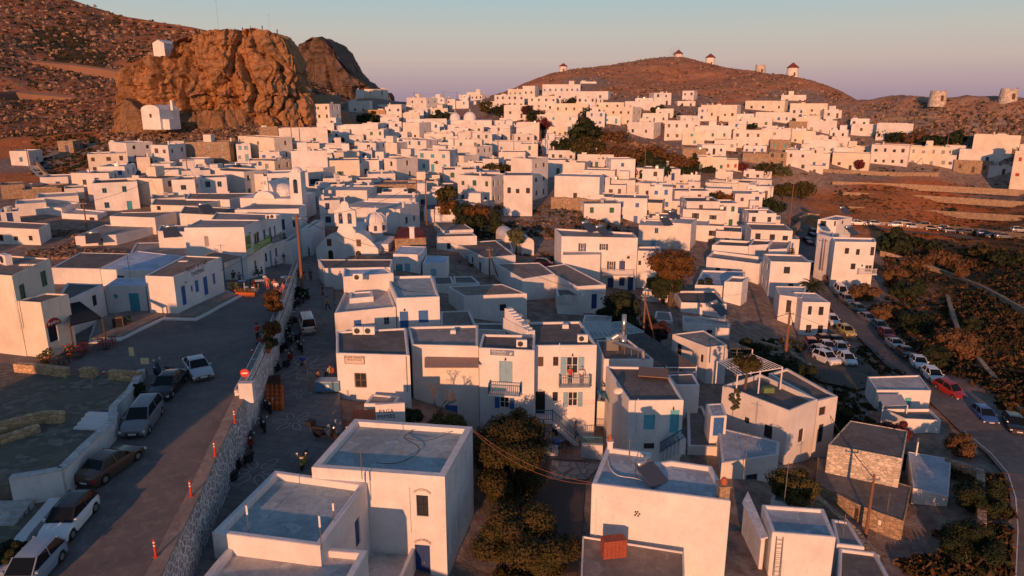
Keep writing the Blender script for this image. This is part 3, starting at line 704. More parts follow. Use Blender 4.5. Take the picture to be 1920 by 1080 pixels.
B([(655,1120),(738,1120),(783,1016),(692,1004)], z=-6.9, rim=.25, par=.55, roof='pale', key='terr', label='small walled terrace with an air conditioner beside the navy door', cat='terrace', name='terrace', zb=-9.6)
B([(630,662),(768,666),(762,614),(630,621)], d=59.5, roof='dark', key='market', par=.15, label='cream shop house with a supermarket sign on its front wall', ops=[(0,'w',665,700,687,727,'wood')], zb=-5.2)
B([(772,646),(897,649),(897,609),(764,612)], d=62, roof='grey', wall=1, par=.2, key='awnh', label='low white house with a brown awning between supermarket and pension', ops=[(0,'d',835,760,858,790,'blue'),(0,'v',797,757,815,777,'dark')], zb=-9.2)
B([(898,652),(1002,657),(1004,628),(905,626)], d=61.2, rim=.2, par=.2, roof='dark', key='penl', label='left wing of the pension with the guesthouse sign and teal balcony door', cat='guesthouse', name='guesthouse', zb=-9.4,
  ops=[(0,'d',936,677,961,717,'lblue'),(0,'s',937,743,955,765,'blue')])
B([(997,648),(1119,647),(1088,602),(985,604)], d=62.4, rim=.2, par=.2, roof='dark', key='penr', label='tall right wing of the pension with outside stairs and two people on its balcony', cat='guesthouse', name='guesthouse', zb=-9.4,
  ops=[(0,'v',1009,669,1019,687,'brown'),(0,'w',1037,669,1047,686,'brown'),(0,'s',1062,669,1084,701,'lblue'),(0,'w',1036,735,1046,752,'dark'),(0,'s',1065,735,1083,762,'lblue'),(0,'v',1004,734,1022,776,'black'),(0,'w',1035,804,1046,818,'dkblue'),(0,'d',1004,801,1022,845,'blue')])
B([(1132,673),(1226,673),(1178,636),(1118,637)], d=68, roof='dark', rim=.15, par=.15, key='kitch', label='flat dark-roofed white building with steel flue beside the pension')
B([(1179,751),(1282,750),(1245,688),(1136,686)], d=57, roof='dark', rim=.2, par=.2, key='cyanh', label='white house with cyan door and cyan shutter right of the pension stairs', zb=-9.6,
  ops=[(0,'c',1207,778,1228,806,'cyan'),(0,'d',1256,769,1273,812,'cyan'),(0,'v',1207,831,1227,842,'dark')])
B([(1109,907),(1371,940),(1335,873),(1258,862),(1214,868),(1222,848),(1137,837)], d=44, roof='blue', rim=.28, par=.3, key='solar', label='big white windowless block with a solar water heater on its pale roof', zb=-9.2)
B([(1086,1150),(1286,1165),(1283,1034),(1092,1004)], z=-5.5, roof='brown', par=.1, rim=.12, key='bterr', label='brown flat terrace with a stack of red bricks against the white wall', cat='terrace', name='terrace', zb=-9.2)
B([(1448,998),(1568,1008),(1545,953),(1428,945)], d=45.5, roof='blue', key='vent', par=.22, label='narrow white house at the bottom with a ladder on its front wall', zb=-11.8)
B([(1568,1120),(1692,1125),(1643,1035),(1572,1026)], z=-8.6, roof='dark', par=.2, wall=2, label='low grey-roofed outbuilding at the bottom edge under the stone house', zb=-12.5)
B([(1569,1020),(1622,1026),(1592,977),(1558,972)], z=-8.4, roof='grey', par=.12, wall=2, label='small grey-roofed annex touching the narrow white house', zb=-12.5)
B([(1355,722),(1480,770),(1533,748),(1425,700)], ref=1, d=62.5, roof='dark', wall=2, par=.45, rim=.22, key='perg', label='rough white house with a pergola terrace on its roof', zb=-11.5,
  ops=[(0,'w',1432,797,1448,822,'dark'),(0,'v',1395,783,1404,794,'dark'),(1,'w',1498,805,1506,828,'brown'),(0,'v',1459,828,1463,840,'dark')])
B([(1534,752),(1571,743),(1476,690),(1441,700)], z=-5.9, roof='dark', wall=1, par=.2, label='white house behind the pergola house with two dark openings', zb=-12.5, ops=[(0,'w',1536,763,1548,778,'brown'),(0,'d',1534,796,1543,829,'dark')])
B([(1327,651),(1364,646),(1320,619),(1261,626)], d=78, roof='grey', wall=1, par=.12, rim=.15, key='slat', label='tall narrow white house standing behind the pergola', zb=-10.5, ops=[(3,'d',1270,645,1278,666,'dark'),(3,'w',1313,665,1318,679,'dark')])
B([(1281,605),(1369,611),(1365,598),(1279,591)], d=95, roof='pale', key='n20', label='white house with red-topped chimney and grey roof', ops=[(0,'w',1325,619,1335,626,'dark')])
B([(1277,567),(1363,570),(1342,545),(1264,545)], d=103, roof='dark', label='white house with dark flat roof right of the big orange-lit tree')
B([(1303,534),(1360,536),(1398,509),(1316,506)], d=113, roof='blue', label='white house with broad blue-grey roof and raised stair parapet')
B([(1358,528),(1392,529),(1404,519),(1371,517)], d=110, roof='grey', label='white stair tower with an arched door below it', ops=[(0,'v',1388,573,1391,594,'dark')], zb=-12)
B([(1325,482),(1425,495),(1440,483),(1337,470)], ref=1, d=124, roof='grey', par=.5, label='white house with red-edged roof terrace left of the tall norfolk pine', ops=[(0,'w',1342,502,1350,508,'dark'),(0,'w',1363,505,1372,509,'dark'),(1,'v',1427,512,1429,530,'dark')])
B([(1335,459),(1404,462),(1412,452),(1349,449)], d=136, roof='dark', par=.4, label='upper white house with deep parapet above the red-edged terrace')
B([(1404,460),(1441,458),(1449,450),(1412,448)], d=134, roof='dark', par=.3, label='white block with step in its parapet beside the road bend')
B([(1441,468),(1476,466),(1484,451),(1440,450)], d=132, roof='grey', label='white house whose right side faces the upper bend of the valley road')
B([(1505,566),(1557,567),(1530,549),(1486,547)], d=104, roof='pale', rim=.2, par=.15, key='four', label='white house with four square windows beside the valley road', ops=[(0,'w',1515,574,1522,590,'dark'),(0,'w',1535,575,1544,591,'dark'),(0,'w',1511,609,1521,624,'brown'),(0,'w',1533,610,1543,625,'brown')])
B([(1462,553),(1504,558),(1512,537),(1453,536)], d=108, roof='pale', rim=.2, par=.15, label='set-back wing with covered balcony beside the four-window house', ops=[(0,'d',1474,563,1483,586,'dark'),(0,'d',1483,605,1498,632,'navy')], zb=-13)
B([(1566,453),(1643,454),(1640,446),(1558,444)], d=129, roof='blue', key='three', label='three-storey white apartment house standing alone beyond the valley road', cat='apartment house', name='apartment_house', zb=-14,
  ops=[(0,'w',1584,465,1592,476,'brown'),(0,'w',1605,467,1612,478,'brown'),(0,'d',1632,463,1639,479,'dark'),(0,'w',1595,494,1604,505,'brown'),(0,'ww',1622,497,1635,510,'navy'),(0,'w',1615,496,1618,500,'dark'),(3,'v',1567,512,1571,522,'dark')])
B([(1533,438),(1562,445),(1563,436),(1537,430)], d=136, roof='blue', label='white middle house stepping up behind the three-storey apartment house', zb=-13)
B([(1534,411),(1569,413),(1598,407),(1567,403)], d=158, roof='blue', label='farthest white house of the row along the valley road with dark balcony', ops=[(0,'w',1538,414,1549,424,'dark'),(0,'w',1564,413,1568,424,'dark'),(1,'w',1579,414,1582,420,'dark')])
B([(1053,443),(1196,446),(1187,436),(1040,428)], d=113, roof='grey', rim=.2, key='navyh', label='long three-storey white house with navy shutters and a balcony', cat='guesthouse', name='guesthouse', zb=-9,
  ops=[(0,'s',1088,456,1095,476,'navy'),(0,'s',1128,457,1136,469,'navy'),(0,'s',1142,490,1150,507,'navy'),(0,'d',1161,489,1172,508,'navy'),(0,'d',1139,521,1150,545,'navy'),(0,'c',1161,520,1171,536,'navy'),(0,'d',1177,520,1187,546,'navy')])
B([(1055,478),(1126,477),(1128,471),(1056,471)], d=110.5, roof='pale', rim=.15, par=.1, label='projecting white lower wing of the navy-shuttered house', ops=[], zb=-9)
B([(1196,470),(1240,471),(1238,462),(1196,462)], d=114, roof='grey', label='plain white right wing of the navy-shuttered house behind the big tree', ops=[(0,'w',1197,489,1202,497,'dark'),(0,'d',1212,522,1219,546,'dark')], zb=-9)
B([(980,523),(1041,513),(1012,492),(928,494)], d=100, roof='brown', par=.1, key='mid1', label='low white house with long brown roof left of the laundry porch')
B([(1082,537),(1136,533),(1060,494),(1012,501)], d=97, roof='brown', par=.1, key='mid2', label='white house with a navy door at the end of its long roof', ops=[(0,'d',1109,551,1119,579,'navy'),(0,'v',1088,554,1093,566,'dark')])
B([(870,555),(988,550),(942,532),(840,537)], ref=0, d=88, roof='brown', wall=2, par=.08, label='low white house with one stone-framed square window', ops=[(0,'w',937,571,949,583,'dark')])
B([(908,483),(967,478),(930,450),(853,456)], d=110, roof='dark', wall=2, par=.12, label='long white house with blue-grey shutters along its side wall', ops=[(3,'w',857,472,860,483,'dark'),(3,'c',872,480,879,497,'lblue'),(3,'w',884,482,887,493,'dark'),(3,'w',898,492,902,511,'dkblue')])
B([(925,470),(962,468),(957,450),(905,451)], d=118, roof='brown', par=.1, label='small white rear block behind the long shuttered house')
B([(830,432),(888,430),(865,415),(813,415)], d=124, roof='brown', par=.1, wall=2, label='white house with reddish-brown roof left of the cypress', ops=[(3,'v',822,426,825,432,'dark')])
B([(818,444),(894,442),(886,436),(820,438)], d=119, roof='brown', par=.1, wall=2, label='lower white block in front of the reddish-brown roof', ops=[(0,'w',838,456,845,467,'dark')])
B([(740,448),(799,445),(790,428),(748,427)], d=112, roof='red', wall='tan', par=0, label='old stone cottage with reddish roof and a small white chimney')
B([(737,476),(788,477),(800,462),(750,461)], d=103, roof='sky', par=.08, label='white cottage with a teal door and pale blue roof', ops=[(0,'d',741,495,755,518,'teal'),(0,'c',759,494,769,509,'lblue')])
B([(792,494),(837,493),(842,480),(799,478)], d=102, roof='sky', par=.1, label='tiny white cottage with pale roof beside the teal door', ops=[(0,'c',808,505,818,518,'lblue')])
B([(743,559),(824,556),(810,516),(725,518)], d=70, roof='teal', rim=.22, par=.25, key='blued', label='white house with bright blue door and blue shutter above the supermarket', ops=[(0,'d',750,584,766,618,'blue'),(0,'c',785,582,803,605,'blue')], zb=-5)
B([(627,587),(742,575),(726,530),(652,534)], d=68, roof='pale', wall=1, rim=.2, key='blued2', label='white house with small arched blue door along the lower street', ops=[(0,'d',664,600,678,620,'blue'),(0,'w',720,595,730,609,'grey')], zb=-5)
B([(643,519),(738,512),(722,500),(645,502)], d=75, roof='sky', wall=1, par=.2, rim=.2, label='upper room with white-blue roof and air conditioner above the lower street', zb=-3)
B([(607,503),(733,501),(737,486),(596,486)], d=92, roof='dark', wall=2, par=.1, key='taver', label='low tavern building with dark flat roof in front of the church', zb=-4)
# around the square
B([(-150,503),(22,517),(93,484),(-20,476)], ref=1, base=(32,668,lambda a,b:U(a,b)), roof='brown', wall=3, par=.12, rim=.15, key='cafe1', label='tall cream-white corner house at the left edge with two green doors', zb=-.9,
  ops=[(1,'d',37,532,48,562,'green'),(1,'d',77,507,88,538,'green')])
B([(29,564),(76,567),(128,551),(86,549)], ref=1, base=(82,671,lambda a,b:U(a,b)), roof='dark', wall=3, par=.12, rim=.15, key='cafe2', label='single-storey cafe wing with red arched sign over its door', zb=-.9, cat='cafe', name='cafe',
  ops=[(1,'w',92,610,108,641,'dark')])
B([(98,575),(160,548),(193,533),(125,530)], base=(172,612,lambda a,b:U(a,b)), ref=1, roof='dark', wall=2, par=.1, label='small white house behind the cafe awning with a tall window', zb=-1, ops=[(1,'w',174,553,182,574,'dark')])
B([(196,536),(272,536),(290,522),(220,520)], ref=0, base=(207,588,lambda a,b:U(a,b)), roof='sky', wall=2, par=.1, label='low white house with a wide teal door on the square', zb=-1, ops=[(0,'d',243,550,262,588,'teal'),(0,'v',213,553,220,560,'teal')])
B([(272,517),(325,519),(415,482),(347,479)], ref=1, base=(325,593,lambda a,b:U(a,b)), roof='brown', wall=0, par=.1, rim=.15, key='rent', label='white car-rental office with a row of blue doors and painted lettering', cat='office', name='office', zb=-1,
  ops=[(1,'d',341,535,349,573,'blue'),(1,'v',358,535,362,547,'blue'),(1,'c',366,525,373,548,'blue'),(1,'d',382,518,390,554,'blue'),(1,'c',399,512,404,533,'blue')])
B([(188,505),(300,508),(347,480),(257,470)], d=82, roof='sky', par=.05, label='white house with bright pale-blue roof behind the car-rental office', ops=[(0,'w',220,517,233,532,'dkblue')])
B([(96,502),(187,504),(246,475),(150,473)], d=84, roof='dark', wall=2, par=.05, label='white house with broad dark roof behind the gabled cottages')
B([(345,427),(457,426),(488,412),(376,411)], ref=1, base=(468,523,lambda a,b:U(a,b)), roof='grey', par=.12, rim=.15, key='greenb', label='two-storey white house with a green balcony over the square', ops=[(1,'c',461,441,471,467,'lgreen'),(1,'w',476,436,486,456,'green'),(1,'d',462,498,467,522,'green'),(1,'w',477,488,481,505,'grey'),(0,'c',384,443,391,462,'grey')])
B([(395,412),(488,413),(527,402),(405,398)], ref=1, d=101, roof='grey', par=.12, rim=.15, key='ironb', label='two-storey white house with a wrought-iron balcony next to the green balcony', ops=[(1,'w',494,430,498,450,'grey'),(1,'d',504,426,509,449,'grey'),(1,'w',514,423,517,443,'grey'),(1,'d',506,469,510,503,'lblue'),(1,'w',516,465,520,482,'grey'),(1,'w',497,474,501,491,'brown')])
B([(440,393),(560,391),(574,383),(480,381)], ref=1, d=117, roof='grey', par=.1, key='navyd', label='white corner house with a navy door high on its wall', ops=[(0,'d',524,411,534,431,'navy'),(0,'v',549,414,553,426,'dark')], zb=-4)
B([(527,455),(545,452),(572,438),(548,440)], d=108, roof='grey', par=.1, label='low white annex closing the square below the navy door', zb=-4, ops=[(1,'d',529,470,532,495,'dark')])
B([(563,430),(583,428),(608,412),(590,412)], d=113, roof='pale', par=.3, label='narrow white house with a blue roof railing at the lane mouth', zb=-4)
# left middle ground
B([(-40,430),(95,416),(80,398),(-30,400)], d=123, roof='brown', par=.1, wall=1, label='long low white house with grey roof at the left edge', ops=[])
B([(-40,425),(72,430),(93,419),(-20,413)], d=110, roof='brown', par=.1, wall=1, label='low white house with three windows at the left edge, beside dry ground', ops=[(0,'w',-2,440,6,452,'brown'),(0,'w',26,443,34,451,'brown'),(0,'w',54,442,61,451,'brown')])
B([(33,383),(115,390),(150,380),(62,372)], d=137, roof='pale', par=.3, label='curved white house with thick roof rim behind the dark pole')
B([(115,400),(182,403),(200,396),(135,390)], d=130, roof='pale', par=.2, label='white house with a dark door opening beside the wooden pole', ops=[(0,'v',168,408,177,417,'dark')])
B([(178,382),(214,383),(222,372),(182,372)], d=140, roof='pale', par=.1, label='white arched gate house with a dark green door', ops=[(0,'d',204,388,213,404,'green'),(0,'v',183,383,191,394,'dark')])
B([(140,443),(217,440),(292,424),(195,421)], d=107, roof='grey', par=.1, wall=2, label='white house with arched window and a solar heater on its sloping roof', ops=[(0,'w',184,447,193,460,'dkblue')])
B([(205,405),(290,408),(330,396),(225,398)], d=116, roof='brown', par=.1, wall=1, label='low cream house with brown flat roof above the arched-window house')
B([(295,433),(362,435),(385,422),(300,422)], d=104, roof='grey', par=.1, wall=2, label='grey-white block carrying a solar heater beside the green balcony house')
B([(232,495),(345,487),(380,452),(255,455)], d=95, roof='grey', par=.08, wall=2, label='grey flat-roofed building behind the bright pale-blue roof')
B([(336,400),(450,405),(500,392),(345,386)], d=115, roof='dark', par=.1, wall=1, label='long white house with dark solar panels on its flat roof')
B([(282,384),(365,386),(420,374),(290,372)], d=124, roof='brown', par=.1, wall=3, label='low stone-and-plaster house with brown roof', ops=[(0,'w',294,386,301,394,'dark')])
B([(348,373),(430,374),(480,362),(355,362)], d=130, roof='brown', par=.1, wall=0, label='low white house with reddish-brown roof under the satellite dishes')
# right-hand group
B([(1644,731),(1746,732),(1724,703),(1626,706)], d=77, roof='pale', rim=.15, par=.15, key='aw', label='white house with a pale awning above its teal window by the valley road', ops=[(0,'c',1696,746,1708,764,'cyan'),(0,'d',1648,745,1654,768,'cyan')])
B([(1698,785),(1765,788),(1743,766),(1655,766)], d=72, roof='brown', par=.3, rim=.15, key='aw2', label='lower white wing with open terrace and two teal shutters', ops=[(0,'s',1729,817,1739,832,'cyan'),(0,'d',1701,815,1714,845,'blue')])
B([(1553,833),(1692,860),(1702,807),(1594,788)], d=62, roof='dark', wall='pale', par=.06, rim=.12, label='stone-walled house with large dark roof in the lower right')
B([(1530,905),(1613,948),(1695,977),(1709,912),(1533,857)], ref=1, d=57.5, roof='dark', wall='tan', par=.05, rim=.1, key='lowst', label='low stone barn with dark roof and a brown wooden door', ops=[(0,'d',1600,953,1612,985,'brown'),(1,'v',1646,976,1653,986,'white')])
B([(1712,915),(1779,931),(1784,860),(1702,846)], d=60, roof='blue', wall=1, par=.06, rim=.12, label='white house with grey-blue roof at the right of the stone barn')
B([(1333,780),(1363,779),(1355,755),(1323,757)], d=62, roof='blue', par=.05, key='kiosk', label='tiny white stair house with a navy door on a sloping terrace', ops=[(0,'d',1338,781,1357,817,'blue')], zb=-9.8)
B([(1353,868),(1460,853),(1462,828),(1345,800)], d=57.5, roof='blue', wall=1, par=.04, label='white house with bluish sloping terrace and navy barred window', ops=[(0,'w',1398,890,1419,918,'navy')])
B([(1265,722),(1312,722),(1300,700),(1250,702)], d=68, roof='dark', par=.05, label='dark terrace of the restaurant with a white front wall', cat='terrace', name='terrace', zb=-9.5)
B([(1395,945),(1428,1010),(1436,1008),(1402,925)], z=-6.6, roof='white', par=0, rim=.05, name='garden_wall', cat='wall', label='slanting white yard wall below the barred navy window', zb=-10.5)
# low pieces that close the gaps between the houses
for pts, d, rf, w_, t in (([(826,611),(893,611),(880,582),(826,584)],78,'brown',1,'low brown roof behind the supermarket and the blue-door house'),([(893,618),(948,620),(945,606),(886,606)],74,'dark',1,'small dark roof tucked behind the pension stair wall'),([(815,534),(852,532),(846,518),(812,519)],96,'dark',1,'dark little roof right of the pale cottage'),([(852,531),(900,531),(885,518),(850,518)],98,'dark',2,'dark low roof below the long shuttered house'),
   ([(1046,556),(1095,554),(1090,541),(1042,542)],96,'dark',0,'low porch with washing under a dark creeper'),([(1092,604),(1146,604),(1148,592),(1096,590)],90,'pale',0,'low white yard building left of the dark tree mass'),([(1226,600),(1262,602),(1258,585),(1230,583)],98,'grey',0,'white-walled yard left of the long dark roof house'),([(1404,612),(1452,610),(1450,575),(1408,572)],108,'grey',1,'paved terrace between the stair tower and the four-window house'),
   ([(1120,752),(1150,756),(1150,738),(1124,736)],66,'brown',0,'low white yard wall block beside the pension with sun loungers'),([(1290,836),(1350,838),(1318,762),(1288,760)],62,'dark',1,'dark slatted yard roof behind the big white block'),([(1445,940),(1500,948),(1498,925),(1450,920)],53,'grey',1,'low yard building hidden by the bushy garden tree'),
   ([(1205,546),(1262,548),(1258,540),(1210,540)],108,'pale',0,'low white wall block under the large orange-lit tree'),([(655,560),(700,556),(698,545),(655,548)],72,'pale',0,'small upper terrace room on the house by the lower street'),([(1010,470),(1040,470),(1038,462),(1012,462)],132,'grey',2,'low shed at the edge of the open field')):
    B(pts, d=d, roof=rf, wall=w_, par=.12, label=t, far=1)
# ---------------------------------------------------------------- the rest of the village, house by house
FAR = [
 (17,57,283,313,21,dict(w=1,wc='dkblue')),(107,139,264,286,14,dict(m='tan',r='brown',w=1)),(163,242,287,327,0,dict(w=3,wc='brown')),(203,241,268,305,55,dict(w=0,sw=2)),(132,200,324,357,20,dict(w=1,wc='dark')),
 (282,320,272,318,27,dict(w=2,wc='brown')),(255,284,294,322,0,dict(w=0)),(347,433,266,306,12,dict(m='tan',r='brown',w=3,wc='grey')),(315,347,266,282,0,dict(w=0)),(446,517,258,303,30,dict(w=1,sw=1)),(442,472,270,303,0,dict(w=2,wc='lblue')),
 (385,462,322,374,38,dict(w=0,sw=3,wc='green',r='brown')),(273,342,318,364,12,dict(w=1,wc='grey')),(238,310,335,385,40,dict(w=0,sw=2,wc='brown',m=3)),(475,555,194,236,12,dict(w=4,wc='green',nf=1)),(515,573,189,215,8,dict(w=1)),
 (575,620,195,242,18,dict(w=3,wc='brown')),(485,522,238,260,0,dict(m='tan',r='pale',w=0)),(522,616,240,276,0,dict(w=2,wc='green',nf=1)),(545,617,282,345,0,dict(w=0)),(490,518,302,346,28,dict(w=1,m=3,sw=2)),
 (571,608,315,350,32,dict(w=0,sw=1,m=1,r='brown')),(558,585,166,184,0,dict(w=0,m=2)),(563,640,178,196,0,dict(m='tan',r='brown',w=0)),(653,693,189,217,5,dict(w=2,nf=1)),(667,683,169,177,0,dict(w=0)),(683,728,167,179,0,dict(w=2,nf=1,m=3)),
 (680,723,206,223,3,dict(m='orange',r='brown',w=0)),(762,800,183,214,24,dict(w=2,m=2)),(708,753,196,215,8,dict(m=2)),(793,840,203,219,0,dict()),(875,907,173,190,0,dict(w=3,nf=1,m=3)),(867,893,190,206,5,dict(w=0)),
 (927,983,178,202,0,dict(m=2)),(952,980,167,182,0,dict(m=3,w=3,nf=1)),(980,1003,161,183,8,dict(w=2,nf=1)),(1017,1088,158,177,0,dict(w=7,nf=1,door=False)),(1088,1118,153,168,0,dict(w=2,nf=1)),(1040,1140,171,190,6,dict(w=4,nf=1)),
 (990,1043,182,205,0,dict()),(1037,1103,194,213,0,dict(w=4,nf=1)),(1023,1083,211,232,0,dict(m=1,w=2,nf=1)),(1127,1185,201,238,18,dict(w=4,nf=2,m=3,wc='brown')),(1108,1170,192,206,0,dict(w=3,nf=1)),(1172,1245,190,212,0,dict(w=2,nf=1)),
 (1205,1252,213,232,0,dict(w=3,nf=1)),(1177,1225,230,259,22,dict(w=2,sw=3,nf=1)),(1247,1310,227,264,0,dict(w=4,nf=2,wc='brown')),(968,1012,230,264,0,dict(w=2,nf=1)),(938,968,235,254,0,dict(m=2)),(1017,1060,262,286,0,dict(m=2,w=1)),
 (838,907,235,252,0,dict(m=1)),(857,895,247,267,12,dict(m=3,r='brown')),(755,787,230,264,20,dict(w=2,nf=1,m=1)),(795,838,223,243,0,dict(m=2)),(755,787,212,232,0,dict(m=1)),(640,710,234,270,0,dict(w=2,nf=1)),(662,718,253,272,0,dict(m=3,w=2)),
 (755,800,263,292,28,dict(w=2,m=2,wc='dkblue')),(848,894,275,309,30,dict(w=0,sw=3,r='brown')),(670,706,268,300,18,dict(w=1)),(720,745,298,340,48,dict(w=1,sw=1,m=1,r='brown')),(677,712,300,338,0,dict(w=2,wc='dark',nf=1,r='brown')),
 (640,657,309,344,18,dict(w=1,sw=1,nf=1)),(858,922,331,388,27,dict(w=3,nf=2,sw=3,wc='green',door=False,r='brown')),(958,997,298,377,35,dict(w=0,sw=2,nf=3,wc='brown')),(944,998,329,379,0,dict(w=3,nf=1,wc='brown',d=150)),
 (1040,1123,332,380,10,dict(w=1,nf=1,wc='dark')),(1093,1152,320,350,6,dict(w=2,nf=1,wc='dark')),(1052,1096,305,328,12,dict(m=1,r='brown',w=0)),(1028,1078,282,305,0,dict(m=2,r='brown')),(1083,1150,290,318,4,dict(w=3,m=2)),(1163,1212,315,342,8,dict(w=0,m=2)),
 (923,1008,265,290,0,dict(m=2,r='brown',w=2)),(825,870,292,318,30,dict(w=0,sw=1)),(1280,1300,170,196,8,dict(w=2,wc='brown')),(1315,1380,197,228,10,dict(w=5,nf=1,wc='brown')),(1398,1470,189,211,8,dict(w=3,nf=1)),
 (1465,1510,178,196,0,dict(w=2,nf=1)),(1482,1550,194,217,0,dict(w=4,nf=1,m=3,wc='brown')),(1417,1480,211,233,0,dict(w=5,nf=1)),(1390,1447,221,241,0,dict(w=3,nf=1)),(1493,1533,220,246,0,dict(w=0)),(1513,1567,227,254,0,dict(w=3,nf=1)),
 (1597,1645,234,252,0,dict(w=1,m=2)),(1645,1710,232,255,0,dict(w=0)),(1375,1428,245,281,0,dict(w=3,nf=2,wc='brown')),(1428,1480,242,278,6,dict(w=1,nf=2,m=1)),(1480,1527,247,276,0,dict(w=2,nf=1,m=3)),(1303,1370,237,266,0,dict(w=3,nf=1)),
 (1280,1320,247,274,0,dict(m=3,w=1)),(1507,1567,263,294,0,dict(w=3,nf=1,wc='dark')),(1473,1517,282,323,0,dict(w=2,nf=2,wc='dark')),(1517,1553,288,323,0,dict(w=2,nf=1)),(1505,1542,311,330,0,dict(w=1,wc='brown',nf=1)),
 (1442,1473,286,314,0,dict(m='tan',r='brown',w=2)),(1393,1442,288,310,0,dict(m='tan',r='brown',w=4,nf=1)),(1562,1628,288,323,6,dict(w=3,nf=1,wc='dark')),(1580,1635,276,293,0,dict(w=2,nf=1,wc='dark')),(1635,1700,273,313,10,dict(w=4,nf=2,wc='dark')),
 (1705,1775,276,315,0,dict(w=4,nf=2,wc='grey')),(1732,1790,291,318,0,dict(w=3,nf=1,m=2)),(1773,1810,273,296,0,dict(w=2,nf=1,wc='dkblue')),(1827,1910,254,282,0,dict(w=0)),(1800,1893,282,308,0,dict(w=1,m=1,nf=1)),
 (1790,1857,302,326,0,dict(m='tan',r='brown',w=3,nf=1)),(1904,1960,285,343,0,dict(w=3,nf=2,wc='red')),(1305,1360,295,327,0,dict(w=3,nf=1,wc='green')),(1360,1383,300,322,0,dict(w=2,nf=1,wc='red')),(1280,1323,280,303,0,dict(m='tan',w=0)),
 (1375,1445,322,348,0,dict(w=3,nf=1,wc='wood',dd=5)),(1342,1373,322,342,0,dict(w=0,m=1)),(1330,1402,343,370,43,dict(w=1,sw=2,wc='dkblue')),(1280,1312,328,352,0,dict(w=1)),
 # from the middle group
 (1130,1190,338,368,0,dict(w=3,nf=1,wc='red',m=1)),(1150,1190,350,372,14,dict(w=0,m=1)),(1183,1240,381,416,7,dict(w=1,nf=1)),(1160,1195,394,412,0,dict(w=1,wc='green')),(1190,1228,345,378,22,dict(w=1,r='pale')),(1258,1305,378,402,0,dict(w=0,m=2)),
 (1270,1337,391,418,0,dict(w=1)),(1242,1300,329,346,0,dict(w=0)),(1310,1380,345,362,0,dict(w=3,nf=1,m=2,wc='dkblue')),(1290,1312,341,362,0,dict(w=1)),(1268,1290,346,362,0,dict(w=1,m=3)),(1372,1395,370,392,6,dict(w=0,r='grey')),
 (1332,1390,400,425,4,dict(w=1,m=1,r='brown')),(1198,1255,424,468,0,dict(w=1,wc='lblue',nf=2)),(1256,1293,420,470,14,dict(w=0,m=1,sw=0)),(1333,1405,430,452,0,dict(w=4,nf=1,m=1,wc='dark')),(1215,1260,410,440,0,dict(w=0)),
 (590,648,345,376,0,dict(w=0,r='brown')),(605,690,357,400,16,dict(w=1,m=1,wc='navy')),(598,640,375,425,0,dict(w=1,wc='blue')),(640,752,392,440,34,dict(w=1,sw=2,wc='green',r='pale',m=2)),(690,780,372,410,8,dict(w=0,m=2,r='pale')),(675,790,345,372,0,dict(m='tan',r='brown',w=0)),
 (606,676,300,345,0,dict(w=1,nf=1)),(658,677,306,340,18,dict(w=0,sw=1,wc='dark')),(625,675,285,312,0,dict(w=2,nf=1,m=3)),(700,745,268,296,20,dict(w=0,m=1)),(765,822,340,366,0,dict(w=2,m=3,r='brown')),(795,825,328,352,0,dict(w=0,m=1)),
 (560,600,268,290,0,dict(w=1)),(585,650,270,292,0,dict(w=2,m=2)),(610,640,258,276,0,dict(w=1,m=1)),(466,520,300,318,0,dict(w=0,m=3)),(460,545,330,365,10,dict(w=1,m=1,sw=2,wc='grey')),(1034,1064,238,260,6,dict(w=3,nf=1,wc='brown',m=3)),
 (905,935,298,330,10,dict(w=0,m=2)),(935,985,285,312,0,dict(w=0,m=1,r='brown')),(1000,1028,300,330,0,dict(w=1,m=2)),(1028,1060,300,330,0,dict(m=2,w=1)),(795,850,250,268,0,dict(w=2,nf=1,m=1)),(890,940,252,272,0,dict(w=1,m=2)),
 (740,800,240,256,0,dict(w=1,m=2)),(705,742,215,236,0,dict(w=1,m=2)),(840,885,188,206,0,dict(m=2,w=2)),(800,850,188,204,0,dict(m=2,w=2)),(900,932,190,207,0,dict(m=2,w=1)),(945,990,197,222,0,dict(m=1,w=2,nf=1)),(1100,1130,205,225,0,dict(w=2,nf=1)),
 (1230,1262,204,222,0,dict(w=2,m=1)),(1262,1300,235,252,0,dict(w=1)),(1340,1380,262,284,0,dict(w=2,m=1)),(1445,1480,262,284,0,dict(w=2,m='tan',r='brown')),(1560,1592,258,280,0,dict(w=1,m=1)),(1480,1512,228,248,0,dict(m='tan',w=0,r='brown')),
 (1855,1900,312,330,0,dict(w=1)),(0,40,400,420,0,dict(w=1)),(60,110,350,372,20,dict(m='tan',r='brown',w=1)),(0,50,345,372,0,dict(m='tan',r='brown',w=0)),(40,118,355,372,0,dict(m='tan',w=0,r='brown')),(120,160,352,372,0,dict(m=2,w=0)),
 (68,150,372,388,0,dict(w=0,r='pale')),(28,90,386,402,0,dict(w=0,r='pale')),
 (1195,1235,290,308,0,dict(w=0,m='tan',r='brown')),(1240,1278,300,318,0,dict(m='tan',w=0,r='brown')),
]
for a in FAR:
    H(*a[:5], **a[5])
